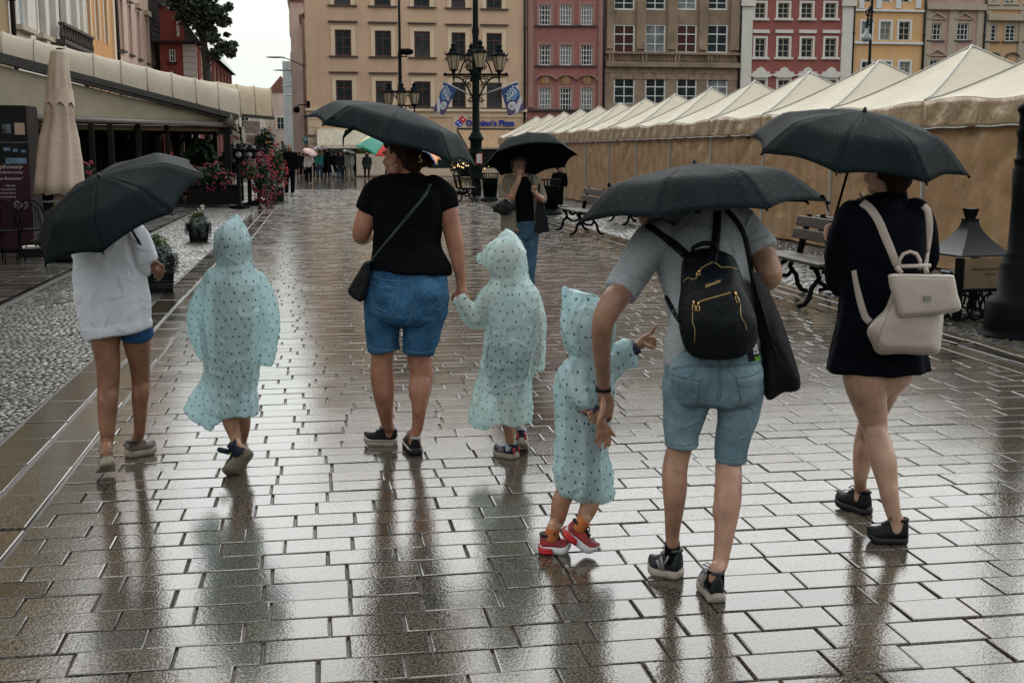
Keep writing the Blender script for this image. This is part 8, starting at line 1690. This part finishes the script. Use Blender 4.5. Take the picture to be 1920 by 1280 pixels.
for i_, (x_, t_, f_, c_, l_, lab_) in enumerate(((592, 287, 333, jk, jk, 'person in dark slate jacket half hidden between the white jumper and the teal top'), (607, 288, 332, BLACKC, jn, 'person in black seen between the teal top and the long hooded coat'), (646, 286, 333, jk, BLACKC, 'dark-clothed person beside the grey jacket in the waiting group'), (663, 287, 332, BLACKC, jk, 'dark-clothed person right of the grey jacket in the waiting group'), (574, 287, 328, jk, BLACKC, 'dark-clothed person left behind the white jumper'))):
    figure(lab_, x_, t_, f_, D(f_) + .6, c_, l_, face=-1, w=1.05, coat=.5 if i_ % 2 else 0.)
def far_umb(label, x, y_, d, wpx, mats, ax=0., ay=0., hand=None, panel=None):
    q = W(x, y_, d); R0 = wpx / 2 * d / F * 1.02; umbrella(label, [q.x, q.y, q.z, ax, ay, .3, .13, .42, .62, 0.], hand or (q - ZZ * .8), R0=R0, mats=mats, panel=panel, ribs=False)
pinkish = M('pale_pink_umbrella', (.62, .42, .40), .45, var=.15, vs=9); plum = M('plum_umbrella', (.13, .07, .10), .4); smoke = M('smoky_film', (.02, .03, .035), .12, spec=.6)
far_umb('pale pink blossom-print umbrella tipped over the person in the white jumper', 583, 280.5, D(343) - .2, 28, [pinkish], ax=.45, ay=-.35)
far_umb('plum umbrella over the person in the teal top', 600, 274, D(336) - .2, 30, [plum])
far_umb('flat dark umbrella over the long black coat in the waiting group', 632, 278, D(335) - .4, 30, [UMB])
far_umb('glossy dark umbrella over the person in the grey jacket', 656, 280.5, D(336) - .4, 27, [smoke], ax=.25)
far_umb('small blue umbrella far behind the man in black', 527, 280, 70, 19, [M('blue_umbrella', (.03, .08, .14), .4)])
cm = [M('umbrella_green', (.01, .28, .19), .5), M('umbrella_red', (.55, .012, .012), .5), M('umbrella_orange', (.65, .22, .02), .5), M('umbrella_yellow', (.62, .44, .12), .5), M('umbrella_purple', (.14, .06, .14), .5), M('umbrella_blue', (.02, .06, .2), .5)]
figure('person hidden behind the woman in the black T-shirt, carrying the many-coloured umbrella', 757, 286, 519, D(519), cloth('tan_check_top', (.25, .19, .11)), jn, face=-1)
q = W(753, 254, 14.6); umbrella('many-coloured panel umbrella showing behind the woman in the black T-shirt', [q.x, q.y, q.z, .22, -.16, .35, .12, .40, .65, 0.], q - ZZ * .75 , R0=.55, mats=cm, panel=[2, 2, 4, 3, 0, 1, 5, 2], ribs=False)
pbag = thing('plastic_bag', 'pale white carrier bag among the waiting group', 'bag', W(623, 322, D(335))); mb = MB(); fb = Fig(D(335)); fb.limb(mb, [(622, 311, 1.5), (622, 318, 3.2), (623, 325, 3.6), (622.5, 328, 2.5)], asp=.5, n=12); mb.build('sack', M('white_plastic', (.55, .58, .56), .3, transl=.2), pbag)
# warm fairy lights by the shop under the tan awning
fl_ = thing('light_string', 'string of warm fairy lights on plants below the tan awning', 'string lights', FP.P(xs(865), 1, 1)); lm = M('warm_bulb', (1, .62, .25), .5, emit=2.5); mb = MB(); rn = random.Random(3)
P_ = [(852 + rn.uniform(0, 26), 306 + rn.uniform(0, 10)) for _ in range(11)] + [(909, 316), (916, 312)]
for x_, y_ in P_: mb.ell(W(x_, y_, 76), .035, 5)
mb.build('bulbs', lm, fl_); mb = MB(); mb.tube([W(x_, y_, 76.1) for x_, y_ in sorted(P_)], .008, 4); mb.build('cable', RUB, fl_)
dk = thing('shop_hedge', 'dark potted shrubs carrying the fairy lights', 'plant', FP.P(xs(870), 0, 1)); mb = MB()
for x_ in (852, 862, 872, 882): leaves(mb, W(x_, 312, 77), (.4, .3, .55), 220, .10, rn)
mb.build('foliage', LEAFD, dk); mb = MB(); 
for x_ in (857, 870): mb.lathe([(.22, 0), (.28, .55)], FP.P(xs(x_), 0, 2.2), 10)
mb.build('pot', BASK, dk)
